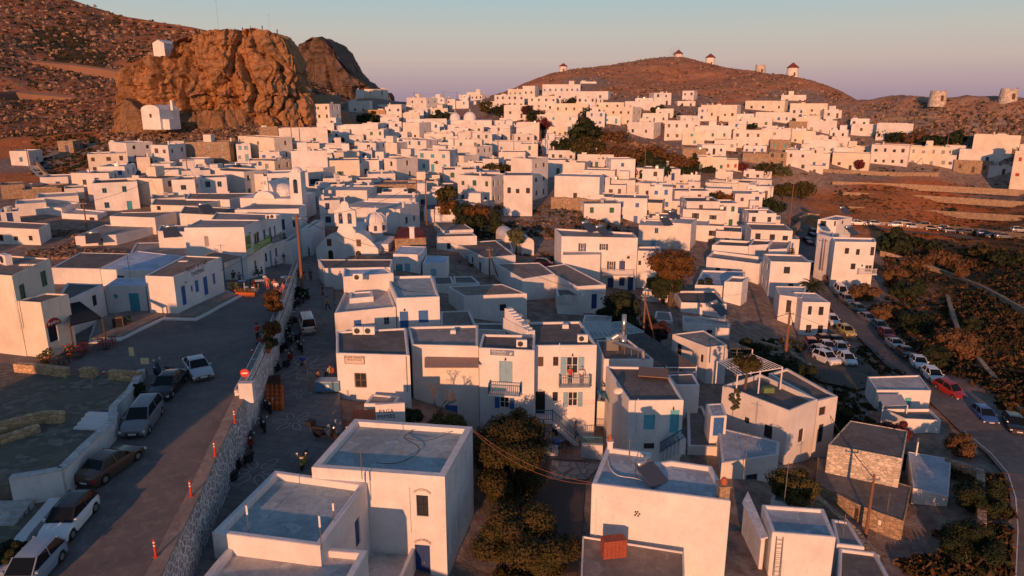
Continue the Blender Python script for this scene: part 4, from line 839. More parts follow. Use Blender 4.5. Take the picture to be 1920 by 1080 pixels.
# low field walls of dry stone
def drywall(name, pts, h, w, label, mat='tan', cat='wall', dz=0, fn=None):
    P = [fn(*p) if fn else G(*p) for p in pts]
    c = P[0].copy(); c.z += dz; m = MB()
    for a, b in zip(P, P[1:]):
        n_ = max(1, int((b-a).length/1.5))
        for k in range(n_):
            p, q = a.lerp(b, k/n_), a.lerp(b, (k+1)/n_); t = Vector((q.x-p.x, q.y-p.y, 0)).normalized(); s = Vector((-t.y, t.x, 0))*w/2
            h0 = h*(1+.12*noise.noise(p*.7)); h1 = h*(1+.12*noise.noise(q*.7))
            v = [p-s, q-s, q+s, p+s]; z0 = [x.z+dz-1.0-c.z for x in (p, q, q, p)]; z1 = [p.z+dz+h0-c.z, q.z+dz+h1-c.z, q.z+dz+h1-c.z, p.z+dz+h0-c.z]
            vs = [(v[i].x-c.x, v[i].y-c.y, z0[i]) for i in range(4)]+[(v[i].x-c.x, v[i].y-c.y, z1[i]) for i in range(4)]
            m.raw(vs, [(4,5,6,7),(0,1,5,4),(2,3,7,6)]+([(3,0,4,7)] if k == 0 else [])+([(1,2,6,5)] if k == n_-1 else []))
    o = m.build(name, stone(mat) if isinstance(mat, str) else mat, None, loc=c); tag(o, label, cat); return o
# ---------------------------------------------------------------- churches, chapels, windmills
PW = plaster(0)
def cross(mb, x, y, z, s, M=None):
    mb.box(x-.05*s, y-.05*s, z, x+.05*s, y+.05*s, z+.9*s, M); mb.box(x-.3*s, y-.045*s, z+.5*s, x+.3*s, y+.045*s, z+.6*s, M)
def vault(mb, w, L, z, hgt, n=14, y0=0, close=True):
    pr = [(-w/2*math.cos(math.pi*i/n), z+hgt*math.sin(math.pi*i/n)) for i in range(n+1)]
    for (a, b), (c, d) in zip(pr, pr[1:]): mb.quad((a, y0+L, b), (a, y0, b), (c, y0, d), (c, y0+L, d))
    if close: mb.poly([(a, y0, b) for a, b in reversed(pr)]); mb.poly([(a, y0+L, b) for a, b in pr])
def body_box(mb, x0, x1, y0, y1, z0, z1): mb.box(x0, y0, z0, x1, y1, z1)
def arch_wall(mb, x0, x1, z0, z1, y0, y1, openings, curve=None, n=40):
    """a wall slab with arched holes: openings = (xc, half width, sill, spring); curve(x) gives the top"""
    xs = set([x0, x1])
    for (xc, hw, s, sp) in openings:
        for i in range(9): xs.add(xc-hw*math.cos(math.pi*i/8))
    for i in range(n+1): xs.add(x0+(x1-x0)*i/n)
    xs = sorted(xs)
    for a, b in zip(xs, xs[1:]):
        if b-a < 1e-5: continue
        m = (a+b)/2; segs = [(z0, z0, None, None)]; ta, tb = (curve(a), curve(b)) if curve else (z1, z1)
        cuts = []
        for (xc, hw, s, sp) in openings:
            if abs(m-xc) < hw:
                ha = sp+math.sqrt(max(0, hw*hw-(a-xc)**2)); hb = sp+math.sqrt(max(0, hw*hw-(b-xc)**2)); cuts.append((s, ha, hb))
        cuts.sort(); la = lb = z0
        for (s, ha, hb) in cuts:
            if s > la+.01: _sl(mb, a, b, la, lb, s, s, y0, y1)
            la, lb = ha, hb
        _sl(mb, a, b, la, lb, ta, tb, y0, y1)
    for (x, zt) in ((x0, curve(x0) if curve else z1), (x1, curve(x1) if curve else z1)):
        q = [(x, y0, z0), (x, y1, z0), (x, y1, zt), (x, y0, zt)]; mb.quad(*(q if x == x1 else q[::-1]))
    for (xc, hw, s, sp) in openings:
        mb.quad((xc-hw, y0, s), (xc-hw, y1, s), (xc-hw, y1, sp), (xc-hw, y0, sp)); mb.quad((xc+hw, y0, sp), (xc+hw, y1, sp), (xc+hw, y1, s), (xc+hw, y0, s))
def _sl(mb, a, b, la, lb, ha, hb, y0, y1):
    mb.quad((a, y0, la), (b, y0, lb), (b, y0, hb), (a, y0, ha)); mb.quad((b, y1, lb), (a, y1, la), (a, y1, ha), (b, y1, hb))
    mb.quad((a, y0, ha), (b, y0, hb), (b, y1, hb), (a, y1, ha)); mb.quad((a, y1, la), (b, y1, lb), (b, y0, lb), (a, y0, la))
def root_at(name, px, py, d, rz, label, cat, dz=0):
    p = at(px, py, d); return empty(name, (p.x, p.y, p.z+dz), rz, label, cat)
# main church on the lower street
p = L(652, 490); ch = empty('church', (p.x, p.y, p.z-.6), rad(-4), 'white church with twin-bell gable and ribbed dome at the end of the square', 'church')
SF = proj(p)[2]/F; Wd = 118*SF; hw = Wd/2
def ctop(x):
    u = abs(x)/hw
    if u < .24: return 6.1
    if u < .30: return 5.6
    if u < .36: return 5.1
    return 5.1-2.5*max(0, (u-.36)/.64)**1.6
m = MB(); arch_wall(m, -hw, hw, 0, 0, 0, .45, [(-hw+27*SF, .42, .3, 1.9), (hw-27*SF-.9, .42, .3, 1.9)], ctop, 46); m.build('facade', PW, ch)
m = MB(); m.box(-hw+.1, .45, 0, hw-.1, 11, 2.6); vault(m, Wd*.62, 10.5, 2.6, 2.5, 16, .45); m.build('nave', PW, ch)
for x in (-hw+27*SF, hw-27*SF-.9):
    m = MB(); m.box(x-.42, .3, .3, x+.42, .38, 2.3); m.build('door', pc('black'), ch)
for x in (-hw+26*SF, hw-30*SF-.5):
    m = MB(); m.box(x-.36, -.03, 3.0, x+.36, .02, 4.1); m.build('window', pc('brown'), ch)
bw = 20*SF
def btop(x):
    u = abs(x)/bw
    return 9.15+.0+.85*math.sqrt(max(0, 1-(u/.42)**2)) if u < .42 else 9.05-.9*max(0, (u-.42))**.8
m = MB(); arch_wall(m, -bw, bw, 6.1, 0, -.02, .5, [(-bw*.42, .33, 6.5, 7.9), (bw*.42, .33, 6.5, 7.9)], btop, 24)
cross(m, 0, .24, 9.95, 1.3); bf = m.build('belfry', PW, ch)
for x in (-bw*.42, bw*.42):
    m = MB(); m.lathe([(.26,0),(.2,.12),(.16,.35),(.08,.45),(0,.47)], 10, (x, .24, 7.2)); m.tube((x, .24, 7.65), (x, .24, 8.1), .02); m.build('bell', pc('wood'), bf)
dr = 21*SF
m = MB(); m.lathe([(dr,0),(dr,1.5),(dr*1.06,1.5),(dr*1.06,1.65),(dr,1.65)], 8, (hw*.62, 6.5, 4.2)); m.lathe([(dr*.98*math.cos(a), 1.65+dr*.8*math.sin(a)) for a in [i*math.pi/2/9 for i in range(10)]], 16, (hw*.62, 6.5, 4.2))
for k in range(8):
    g = k*math.pi/4+.2; pts = [Vector((hw*.62+dr*1.0*math.cos(a)*math.cos(g), 6.5+dr*1.0*math.cos(a)*math.sin(g), 5.85+dr*.82*math.sin(a))) for a in [i*math.pi/2/7 for i in range(8)]]; m.path(pts, .09, 4)
cross(m, hw*.62, 6.5, 5.85+dr*.8, 1.1); dm = m.build('dome', PW, ch)
for g in (-2.2, -1.4, -.6):
    m = MB(); a = Vector((math.cos(g), math.sin(g), 0)); t = Vector((-a.y, a.x, 0)); c = Vector((hw*.62, 6.5, 4.55))+a*(dr+.01)
    m.raw([c-t*.2, c+t*.2, c+t*.2+Vector((0,0,.85)), c-t*.2+Vector((0,0,.85)), c-t*.2+a*.05, c+t*.2+a*.05, c+t*.2+a*.05+Vector((0,0,.85)), c-t*.2+a*.05+Vector((0,0,.85))], [(4,5,6,7),(0,3,2,1),(0,1,5,4),(1,2,6,5),(2,3,7,6),(3,0,4,7)]); m.build('window', pc('dark'), dm)
# side apse
m = MB(); m.box(hw-1.2, 2.5, 0, hw+1.0, 9, 2.9); vault(m, 2.2, 6.5, 2.9, 1.0, 10, 2.5); o = m.build('side_chapel', PW, ch)
for v in m.v[:0]: pass
# second church: tall belfry tower, white and blue vaults
p = at(500, 400, 128); c2 = empty('church', (p.x, p.y, p.z-1.5), rad(-6), 'white church with slim arched bell tower and low vaults above the square', 'church')
S = 128/F
m = MB(); m.box(-50*S, 0, 0, 60*S, 9, 4.2); vault(m, 40*S, 10, 4.2, 1.3, 12, -.5); m.build('nave', PW, c2)
m = MB(); vault(m, 26*S, 8, 4.2, 2.9, 14, 1.0); m.lathe([(2.2*math.cos(a), 2.2*math.sin(a)) for a in [i*math.pi/2/8 for i in range(9)]], 18, (18*S, 4, 4.3)); m.build('dome', roofm('white'), c2)
m = MB(); arch_wall(m, -4*S, 4*S, 4, 0, .6, 1.0, [(0, .22, 6.6, 7.0)], lambda x: 7.6+.3*math.cos(x*2.5), 10); m.build('bell_gable', PW, c2)
m = MB(); x = 61*S; arch_wall(m, x-11*S, x+11*S, 0, 0, -.2, .3, [(x, 4.3*S, 5.2, 7.3)], lambda q: 8.9, 12); arch_wall(m, x-11*S, x+11*S, 0, 0, 1.5, 2.0, [(x, 4.3*S, 5.2, 7.3)], lambda q: 8.9, 12)
m.box(x-11*S, .3, 0, x-8*S, 1.5, 8.9); m.box(x+8*S, .3, 0, x+11*S, 1.5, 8.9); m.lathe([(1.05*math.cos(a), .9*math.sin(a)) for a in [i*math.pi/2/6 for i in range(7)]], 12, (x, .9, 8.9)); m.build('bell_tower', PW, c2)
# distant twin-domed church and small belfries
p = at(880, 243, 300); c3 = empty('church', (p.x, p.y, p.z), 0, 'distant white church with two round domes side by side', 'church'); S = 300/F
m = MB(); m.box(-42*S, 0, 0, 42*S, 12, 17*S); m.build('nave', PW, c3)
for x, r in ((-28, 10), (0, 12)):
    m = MB(); m.lathe([(r*S,0),(r*S,.8)]+[(r*S*math.cos(a), .8+r*S*math.sin(a)) for a in [i*math.pi/2/8 for i in range(9)]], 20, (x*S, 5, 17*S)); cross(m, x*S, 5, 17*S+.8+r*S, 1.2); m.build('dome', PW, c3)
p = at(950, 252, 290); c4 = empty('church', (p.x, p.y, p.z), 0, 'small white church with one dome and an arched bell gable among distant houses', 'church'); S = 290/F
m = MB(); m.box(-16*S, 0, 0, 20*S, 9, 16*S); m.build('nave', PW, c4)
m = MB(); m.lathe([(9*S,0),(9*S,.6)]+[(9*S*math.cos(a), .6+9*S*math.sin(a)) for a in [i*math.pi/2/8 for i in range(9)]], 18, (4*S, 4, 16*S)); cross(m, 4*S, 4, 16*S+.6+9*S, 1.1); m.build('dome', PW, c4)
m = MB(); arch_wall(m, -13*S, -5*S, 14*S, 0, -.3, .3, [(-9*S, 2.2*S, 20*S, 25*S)], lambda x: 30*S, 10); cross(m, -9*S, 0, 30*S, 1.1); m.build('bell_gable', PW, c4)
# sunken little church with blue-white vaults in the open field
p = G(978, 478); c5 = empty('church', (p.x, p.y, p.z-.4), rad(14), 'small blue-white vaulted church in the open field behind the cypress', 'church'); S = 126/F
m = MB(); m.box(-30*S, 1, 0, 0, 8, 34*S); m.box(0, 0, 0, 24*S, 8, 26*S)
m.build('nave', PW, c5)
m = MB(); vault(m, 30*S, 7, 34*S, 12*S, 12, 1); 
for i, v in enumerate(m.v): m.v[i] = (v[0]-15*S, v[1], v[2])
k0 = len(m.v); vault(m, 24*S, 8, 26*S, 10*S, 12, 0)
for i in range(k0, len(m.v)): v = m.v[i]; m.v[i] = (v[0]+12*S, v[1], v[2])
m.build('vault_roof', roofm('white'), c5)
m = MB(); arch_wall(m, -7*S, 3*S, 34*S, 0, .2, .7, [(-2*S, 1.6*S, 38*S, 44*S)], lambda x: 49*S-abs(x+2*S)*1.0, 10); cross(m, -2*S, .45, 48*S, .9); m.build('bell_gable', PW, c5)
# round-roofed chapel by the norfolk pine
p = G(1418, 462); c6 = empty('chapel', (p.x, p.y, p.z), rad(10), 'white chapel with a rounded gable beside the road bend', 'chapel'); S = Dp(1418, 462)/F
m = MB(); m.box(-15*S, 0, 0, 17*S, 7, 14*S); m.build('nave', PW, c6); m = MB(); vault(m, 32*S, 7, 14*S, 16*S, 14, 0); m.build('vault_roof', roofm('white'), c6); m = MB(); m.lathe([(.25,0),(.25,.1),(0,.1)], 10, M=Matrix.Translation((-3*S, -.0, 15*S)) @ Matrix.Rotation(math.pi/2, 4, 'X')); m.build('window', pc('dark'), c6)
# chapel under the castle rock
p = at(285, 238, 222); c7 = empty('chapel', (p.x, p.y, p.z), rad(-14), 'white barrel-roofed chapel at the foot of the castle rock', 'chapel'); S = 222/F
m = MB(); m.box(-20*S, 0, -.8, 20*S, 9, 31*S); m.box(20*S, 1, -.8, 20*S+2.4, 6, 14*S); m.build('nave', PW, c7); m = MB(); vault(m, 40*S, 9, 31*S, 9*S, 14, 0); m.build('vault_roof', PW, c7)
m = MB(); m.box(-2.5*S, -.05, 17*S, 2.5*S, .02, 24*S); m.build('window', pc('brown'), c7); m = MB(); m.box(24*S, 4.4, 30*S, 29*S, 5.2, 48*S); m.build('chimney', PW, c7)
# chapel perched on the rock
p = at(300, 111, 243); c8 = empty('chapel', (p.x, p.y, p.z), rad(-10), 'small white gabled chapel perched on the shoulder of the castle rock', 'chapel'); S = 240/F
m = MB(); m.raw([(-12*S,0,-1.2),(12*S,0,-1.2),(12*S,0,29*S),(0,0,35*S),(-12*S,0,29*S),(-12*S,9,-1.2),(12*S,9,-1.2),(12*S,9,29*S),(0,9,35*S),(-12*S,9,29*S)], [(0,1,2,3,4),(9,8,7,6,5),(0,5,6,1),(1,6,7,2),(0,4,9,5)]); m.build('nave', PW, c8)
m = MB(); m.raw([(-13*S,-.2,28.6*S),(0,-.2,35.5*S),(13*S,-.2,28.6*S),(-13*S,9.2,28.6*S),(0,9.2,35.5*S),(13*S,9.2,28.6*S)], [(0,1,4,3),(1,2,5,4)]); m.build('roof', PW, c8)
# windmills on the ridge
CONE = paint((.20,.05,.04), .9, name='mill_cap_boards')
def windmill(px, py, w, h, cap, label, d=None, sails=0, ruined=False):
    d = d or Dp(px, py); p = at(px, py, d); S = d/F; r = w*S/2; root = empty('windmill', (p.x, p.y, p.z-.3), 0, label, 'windmill', 'old windmills along the ridge')
    m = MB(); hh = h*S+.3; m.lathe([(r*1.06,-1.3),(r,hh*.5),(r*.93,hh)]+([(r*.93-.5,hh),(r*.93-.5,hh-1)] if ruined else [(0,hh)]), 20)
    if ruined:
        for i, v in enumerate(m.v):
            if v[2] > hh-.1: g = math.atan2(v[1], v[0]); m.v[i] = (v[0], v[1], v[2]+.35*math.sin(g*3+px)+.25*math.sin(g*7))
    m.build('tower', plaster(1) if not ruined else stone('pale', 1.6), root)
    if cap: m = MB(); m.lathe([(r*1.08,hh-.05),(r*1.08,hh+.15),(0,hh+cap*S)], 16); m.build('cap', CONE, root)
    m = MB(); m.box(-.5, -r*1.04, .8, .5, -r*.85, 2.8); m.build('door', pc('brown'), root)
    if sails:
        m = MB(); c = Vector((-r*.9, -r*.9, hh-.6)); ax = Vector((-.7, -.7, .1)).normalized(); m.tube(c-ax*1, c+ax*2.2, .15); u = ax.orthogonal().normalized(); v = ax.cross(u); q = c+ax*1.9
        tips = [q+(u*math.cos(k*math.pi/6)+v*math.sin(k*math.pi/6))*sails for k in range(12)]
        for t in tips: m.tube(q, t, .08, .05, 4)
        for a, b in zip(tips, tips[1:]+tips[:1]): m.tube(a, b, .03, n=3)
        m.build('sails', pc('wood'), root)
windmill(1056, 137, 15, 12, 6, 'small capped windmill alone at the left end of the ridge', 447)
windmill(1211, 119, 14, 6, 0, 'low ruined mill stump between the small capped mill and the sailed one', 525, ruined=True)
windmill(1271, 119, 17, 13, 8, 'capped windmill with a wheel of bare sail poles', 535, sails=5.5); bpy.data.objects['windmill.002'].location.z += 1.6
windmill(1331, 124, 18, 15, 8, 'capped windmill without sails just right of the sailed one', 500)
windmill(1425, 138, 19, 15, 0, 'roofless white mill tower in the middle of the ridge path', 425, ruined=True)
windmill(1485, 145, 21, 17, 10, 'capped windmill with a single tail pole, last on the high ridge', 388)
windmill(1757, 192, 29, 20, 0, 'broad roofless mill tower low on the rocky ridge at right', 268, ruined=True)
windmill(1889, 189, 30, 21, 0, 'broad roofless mill tower nearest the right edge of the ridge', 250, ruined=True)
H(1187, 1215, 126, 137, 0, d=480, w=1, m='tan', r='brown'); H(1236, 1276, 122, 134, 0, d=500, w=2, m=3, r='brown')
# ---------------------------------------------------------------- walls, steps and street things
WPL = plaster(2)
def thing(name, label, cat, loc, rz=0, parts=(), group=None, main=None):
    if main is not None:
        o = main.build(name, parts, None, loc=loc); o.rotation_euler.z = rz; return tag(o, label, cat, group)
    r = empty(name, loc, rz, label, cat, group)
    for (pn, mb, mat, *sm) in parts: mb.build(pn, mat, r, smooth=bool(sm))
    return r
def strip_wall(name, pts, w, h, down, mat, label, cat='wall', capm=None, cap_w=0, dz=0):
    """a wall that follows points (x, y, z = ground); h above, down below"""
    c = pts[0].copy(); m = MB(); cp = MB()
    nrm = []
    for i, p in enumerate(pts):
        a = pts[max(0, i-1)]; b = pts[min(len(pts)-1, i+1)]; t = Vector((b.x-a.x, b.y-a.y, 0)).normalized(); nrm.append(Vector((-t.y, t.x, 0)))
    Z = Vector((0, 0, 1))
    for i in range(len(pts)-1):
        p, q, n0, n1 = pts[i]-c, pts[i+1]-c, nrm[i]*w/2, nrm[i+1]*w/2
        A = [p-n0, q-n1, q+n1, p+n0]; lo = [v-Z*down for v in A]; hi = [v+Z*h for v in A]
        m.raw(lo+hi, [(4,5,6,7),(0,1,5,4),(2,3,7,6)]+([(3,0,4,7)] if i == 0 else [])+([(1,2,6,5)] if i == len(pts)-2 else []))
        if capm:
            k0, k1 = nrm[i]*(w/2+cap_w), nrm[i+1]*(w/2+cap_w); A = [p-k0, q-k1, q+k1, p+k0]
            cp.raw([v+Z*(h+.004) for v in A]+[v+Z*(h+.08) for v in A], [(3,2,1,0),(4,5,6,7),(0,1,5,4),(1,2,6,5),(2,3,7,6),(3,0,4,7)])
    if capm:
        r = empty(name, c, 0, label, cat); m.build('face', mat, r); cp.build('coping', capm, r); return r
    o = m.build(name, mat, None, loc=c); return tag(o, label, cat)
def dens(pts, n=4): return [a.lerp(b, k/n) for a, b in zip(pts, pts[1:]) for k in range(n)]+[pts[-1]]
up_edge = dens(re_w[4:], 3)
strip_wall('parapet_wall', [p+Vector((-.35, 0, 0)) for p in up_edge], .55, .55, 4.5, stone('white', 1.8), 'whitened stone parapet between the square and the lower street', capm=roofm('brown'), cap_w=.0)
low_edge = dens(re_off+re_w[:5], 3)
c = low_edge[0].copy(); m = MB(); kb = MB()
for a, b in zip(low_edge, low_edge[1:]):
    a_, b_ = a-c, b-c; a_.z = z_up(a.x, a.y)-c.z; b_.z = z_up(b.x, b.y)-c.z; za, zb_ = z_lo(a.x, a.y)-c.z, z_lo(b.x, b.y)-c.z
    X = Vector((1, 0, 0)); A = a_+X*.1; Bq = b_+X*.1; C_ = Vector((b_.x+.15, b_.y, zb_-.2)); D_ = Vector((a_.x+.15, a_.y, za-.2))
    n_ = 5
    for k in range(n_): t0, t1 = k/n_, (k+1)/n_; m.quad(D_.lerp(A, t0), C_.lerp(Bq, t0), C_.lerp(Bq, t1), D_.lerp(A, t1))
    kb.raw([A-X*.75+Vector((0,0,.0)), Bq-X*.75, Bq, A, A-X*.75+Vector((0,0,.14)), Bq-X*.75+Vector((0,0,.14)), Bq+Vector((0,0,.14)), A+Vector((0,0,.14))], [(4,7,6,5),(0,4,5,1),(3,2,6,7)])
r = empty('retaining_wall', c, 0, 'sloping stone retaining wall with white pointing below the ramp road', 'wall'); m.build('face', stone('net', 2.3), r); kb.build('kerb', roofm('brown'), r)
# white strips painted on the parapet coping
m = MB(); base = re_w[4]
for i in range(0, len(up_edge)-1):
    a = up_edge[i]+Vector((-.35, 0, .64)); b = up_edge[i+1]+Vector((-.35, 0, .64))
    for sx_ in (-.29, .21): m.quad(a-base+Vector((sx_,0,0)), a-base+Vector((sx_+.08,0,0)), b-base+Vector((sx_+.08,0,0)), b-base+Vector((sx_,0,0)))
    if i % 2 == 0: m.quad(a-base+Vector((-.3,0,.001)), a-base+Vector((.3,0,.001)), a-base+Vector((.3,.1,.001)), a-base+Vector((-.3,.1,.001)))
o = m.build('road_marking', paint((.65,.64,.62), .8, name='white_lines'), None, loc=base); o['kind'] = 'structure'
# white end pier of the parapet
q = U(466, 748); m = MB(); m.box(-.55, -.25, -.2, .45, .25, 1.3); thing('pier', 'short white pier where the parapet meets the ramp', 'pier', q, 0, WPL, main=m)
WHT = plaster(1)
strip_wall('court_wall', dens([LT(268,704), LT(246,742), LT(214,775), LT(213,800)], 3), .45, .45, 2.2, WPL, 'white wall of the raised parking court, upper stretch by the dark car', capm=roofm('pale'), cap_w=.03)
strip_wall('court_wall', dens([LT(210,804), LT(160,850), LT(118,893)], 3), .45, .45, 2.2, WPL, 'white wall of the raised parking court, stretch beside the brown car', capm=roofm('pale'), cap_w=.03)
strip_wall('court_wall', dens([LT(118,893), LT(70,902), LT(22,909)], 3), .45, .45, 2.4, WPL, 'rough white wall facing the camera at the corner of the court', capm=roofm('pale'), cap_w=.03)
strip_wall('kerb_wall', dens([U(106,948), U(75,985), U(45,1020), U(10,1080), U(-10,1130)], 3), .6, .5, .5, WPL, 'low white kerb wall beside the hatchback at the bottom left')
STO = stone('orange', 2.4)
strip_wall('stone_wall', dens([LT(-30,820), LT(0,813), LT(85,791), LT(120,792)], 4), .5, .75, .3, STO, 'low sunlit stone wall crossing the parking court')
strip_wall('stone_wall', dens([LT(-20,836), LT(0,832), LT(74,808)], 4), .5, .45, .3, STO, 'lower sunlit stone kerb in front of the court wall')
strip_wall('stone_wall', dens([LT(32,696), LT(80,700), LT(128,706)], 4), .5, .7, .5, STO, 'long low stone wall at the edge of the square, nearest the left frame')
strip_wall('stone_wall', [LT(156,705), LT(180,707)], .6, .7, .5, STO, 'short low stone block between two cones at the edge of the square')
strip_wall('stone_wall', dens([LT(208,710), LT(266,714)], 4), .5, .7, .5, STO, 'low stone wall beside the two signposts')
m = MB(); q = LT(180, 806)
for k in range(4): m.box(-1.5, -.1+.4*k, -.2, .6, .34+.4*k, .13*(k+1))
thing('steps', 'white steps with four treads in the parking court', 'steps', q, rad(-6), WPL, main=m)
m = MB(); q = U(5, 985)
for k in range(4): m.box(-1.2, -.1+.4*k, -.2, .7, .4+.4*k, .13*(k+1))
thing('steps', 'grey steps at the left edge below the court wall', 'steps', q, 0, roofm('pale'), main=m)
# signs, cones, bollards
RED = paint((.55,.045,.025), .5, name='signal_red'); WH = paint((.75,.75,.73), .5, name='signal_white'); MET = paint((.3,.3,.3), .4, .8, name='galvanised')
def cone(px, py, label, h=.5, fn=U, red=True):
    b = MB(); b.box(-.17, -.17, 0, .17, .17, .035); c_ = MB(); c_.lathe([(.12,.035),(.03,h)], 12); s = MB(); s.lathe([(.098,h*.38),(.07,h*.62)], 12); 
    thing('traffic_cone', label, 'cone', fn(px, py), 0, [('base', b, RED if red else pc('dark')), ('body', c_, RED), ('stripe', s, WH)], 'traffic cones')
for px, py, t in ((150,698,'red cone left of the short stone block'),(195,702,'red and white cone right of the short stone block'),(473,661,'cone nearest the far end of the parapet, by the red flowers'),(466,690,'cone between the parapet and the crossing car'),(459,713,'cone beside the round no-entry sign')): cone(px, py, t)
def bollard(px, py, label):
    b = MB(); b.lathe([(.14,0),(.14,.04),(.055,.06),(.05,.95),(0,.98)], 12); s = MB(); s.lathe([(.06,.6),(.06,.68)], 12); s.lathe([(.06,.78),(.06,.86)], 12)
    q = U(px, py); q.z += .14; thing('bollard', label, 'bollard', q, 0, [('post', b, RED), ('stripe', s, WH)], 'flexible red bollards along the ramp')
for px, py, t in ((441,796,'farthest red bollard on the ramp edge, near the white pier'),(404,858,'second red bollard on the ramp edge from the white pier'),(359,934,'third red bollard on the ramp edge from the white pier'),(293,1048,'nearest red bollard on the ramp edge, at the bottom of the photo')): bollard(px, py, t)
def disc(mb, c, r, n, z=0, k=20):
    mb.raw([Vector(c)+Vector((r*math.cos(2*math.pi*i/k), z, r*math.sin(2*math.pi*i/k))) for i in range(k)], [tuple(range(k))])
p_ = MB(); p_.tube((0,0,0),(0,0,1.9), .035); d_ = MB(); d_.lathe([(0,0),(.32,0),(.32,.03),(0,.03)], 24, M=Matrix.Translation((0,-.05,1.6)) @ Matrix.Rotation(math.pi/2, 4, 'X')); w_ = MB(); w_.box(-.2, -.1, 1.55, .2, -.085, 1.65)
thing('road_sign', 'round red no-entry sign at the start of the parapet', 'sign', U(463, 737), rad(8), [('post', p_, MET), ('disc', d_, RED), ('bar', w_, WH)])
for px, py, hh, ww, t in ((253,702,1.7,.38,'narrow yellowish board on a post at the square edge'),(276,706,1.2,.62,'wide white board on a short post beside the motorcycle')):
    p_ = MB(); p_.tube((0,0,0),(0,0,hh), .04); b_ = MB(); b_.box(-ww/2, -.05, hh-.15, ww/2, -.02, hh+.55 if ww < .5 else hh+.35)
    thing('sign_board', t, 'sign', U(px, py), 0, [('post', p_, MET), ('board', b_, paint((.6,.5,.3), .6, name='board_cream'))])
# ---------------------------------------------------------------- poles and wires
POLEM = paint((.20,.10,.06), .9, name='creosote_pole')
POLES = {}
def pole(key, px, yb, yt, label, d=None, fn=None, rr=.14, arms=True, brace=False):
    q = fn(px, yb) if fn else at(px, yb, d or Dp(px, yb)); h = z_for((q.x, q.y), yt)-q.z; m = MB(); m.tube((0,0,-.8),(0,0,h), rr, rr*.65, 8); parts = [('post', m, POLEM)]
    if brace: m2 = MB(); m2.tube((1.6,.3,-.8),(.05,0,h*.8), rr*.8, rr*.6, 6); parts.append(('brace', m2, POLEM))
    if arms:
        m3 = MB(); m3.box(-.5, -.05, h-.5, .5, .05, h-.4)
        for x in (-.45, 0, .45): m3.tube((x,0,h-.4),(x,0,h-.22), .05)
        parts.append(('crossarm', m3, pc('grey')))
    thing('utility_pole', label, 'pole', q, 0, parts); POLES[key] = Vector((q.x, q.y, q.z+h-.3))
pole('a', 566, 528, 402, 'tall wooden pole standing at the far end of the parapet', fn=U, rr=.2)
pole('b', 918, 523, 463, 'dark braced pole above the long shuttered roof', brace=True)
pole('c', 1206, 636, 548, 'braced pole between the dark trees and the lattice pergola', d=84, brace=True)
pole('d', 1470, 692, 582, 'tall reddish pole in the garden beside the car park', d=86, rr=.2)
pole('e', 1625, 990, 890, 'dark pole with insulators in front of the stone barn', d=56)
pole('f', 163, 428, 377, 'dark pole above the rubble slope at left')
pole('g', 357, 368, 296, 'dark pole beside the hanging white cloth at left'); pole('h', 548, 275, 203, 'thin dark pole below the castle rock houses')
pole('i', 1011, 300, 226, 'double pole rising from the middle of the village', brace=True); pole('j', 934, 307, 238, 'thin pole left of the double pole in the middle of the village')
pole('k', 1208, 335, 268, 'thin pole in front of the bushy orange hillside'); pole('l', 777, 205, 172, 'pole on the skyline left of the saddle'); pole('m', 833, 200, 170, 'tall pole on the skyline above the domes'); pole('n', 857, 198, 172, 'pole on the skyline just right of the tallest skyline pole')
pole('o', 783, 400, 338, 'dark pole in the lane behind the church dome'); pole('p', 1479, 435, 340, 'pole between trees above the valley road'); pole('q', 1542, 500, 448, 'pole beside the three-storey apartment house', d=134); pole('r', 58, 330, 263, 'pole beside the lone house at the far left')
pole('s', 1770, 312, 245, 'pole above the long white row at right'); pole('t', 1345, 708, 655, 'bare leaning pole by the grey canopy', d=80, arms=False); pole('u', 374, 403, 330, 'pole left of the large white house with a roof railing'); pole('v', 800, 425, 335, 'leaning pole beyond the church dome')
def wire(a, b, sag, label, r=.02, mat=None):
    a, b = Vector(a), Vector(b); pts = [a.lerp(b, t/14)-Vector((0, 0, sag*4*(t/14)*(1-t/14)))-a for t in range(15)]; m = MB(); m.path(pts, r, 4)
    thing('overhead_wire', label, 'wire', a, 0, mat or pc('black'), main=m)
for a, b, s in (('a','b',2.5),('a','o',1.5),('b','c',2.),('c','d',2.2),('d','e',2.),('f','g',1.2),('g','h',1.8),('l','m',1.2),('m','n',.4),('i','j',.8)): wire(POLES[a], POLES[b], s, 'sagging black wire between the %s and the %s' % ({'a':'pole at the parapet end','b':'braced pole above the shuttered roof','c':'pole by the lattice pergola','d':'tall reddish garden pole','f':'pole on the rubble slope','g':'pole by the hanging cloth','l':'left skyline pole','m':'tallest skyline pole','i':'double pole'}[a], {'b':'braced pole','o':'lane pole','c':'lattice pergola pole','d':'reddish garden pole','e':'stone barn pole','g':'hanging cloth pole','h':'castle houses pole','m':'tallest skyline pole','n':'right skyline pole','j':'thin village pole'}[b]), .03)
wire(POLES['a'], at(320, 533, 74), 1.5, 'black wire dropping from the parapet pole to the car-rental corner'); wire(at(320, 533, 74), at(205, 492, 90), 1., 'thin black wire over the pale blue roof')
ORW = paint((.30,.12,.06), .6, name='copper_cable')
wire(at(886, 805, 50), at(1110, 905, 44.2), .7, 'upper sunlit cable crossing the courtyard to the white block', .014, ORW); wire(at(886, 808, 50), at(1112, 908, 44.2), 1.0, 'lower sunlit cable crossing the courtyard to the white block', .014, ORW)
wire(POLES['d'], at(1940, 697, 82), 1.2, 'thin cable crossing the valley road from the reddish garden pole')
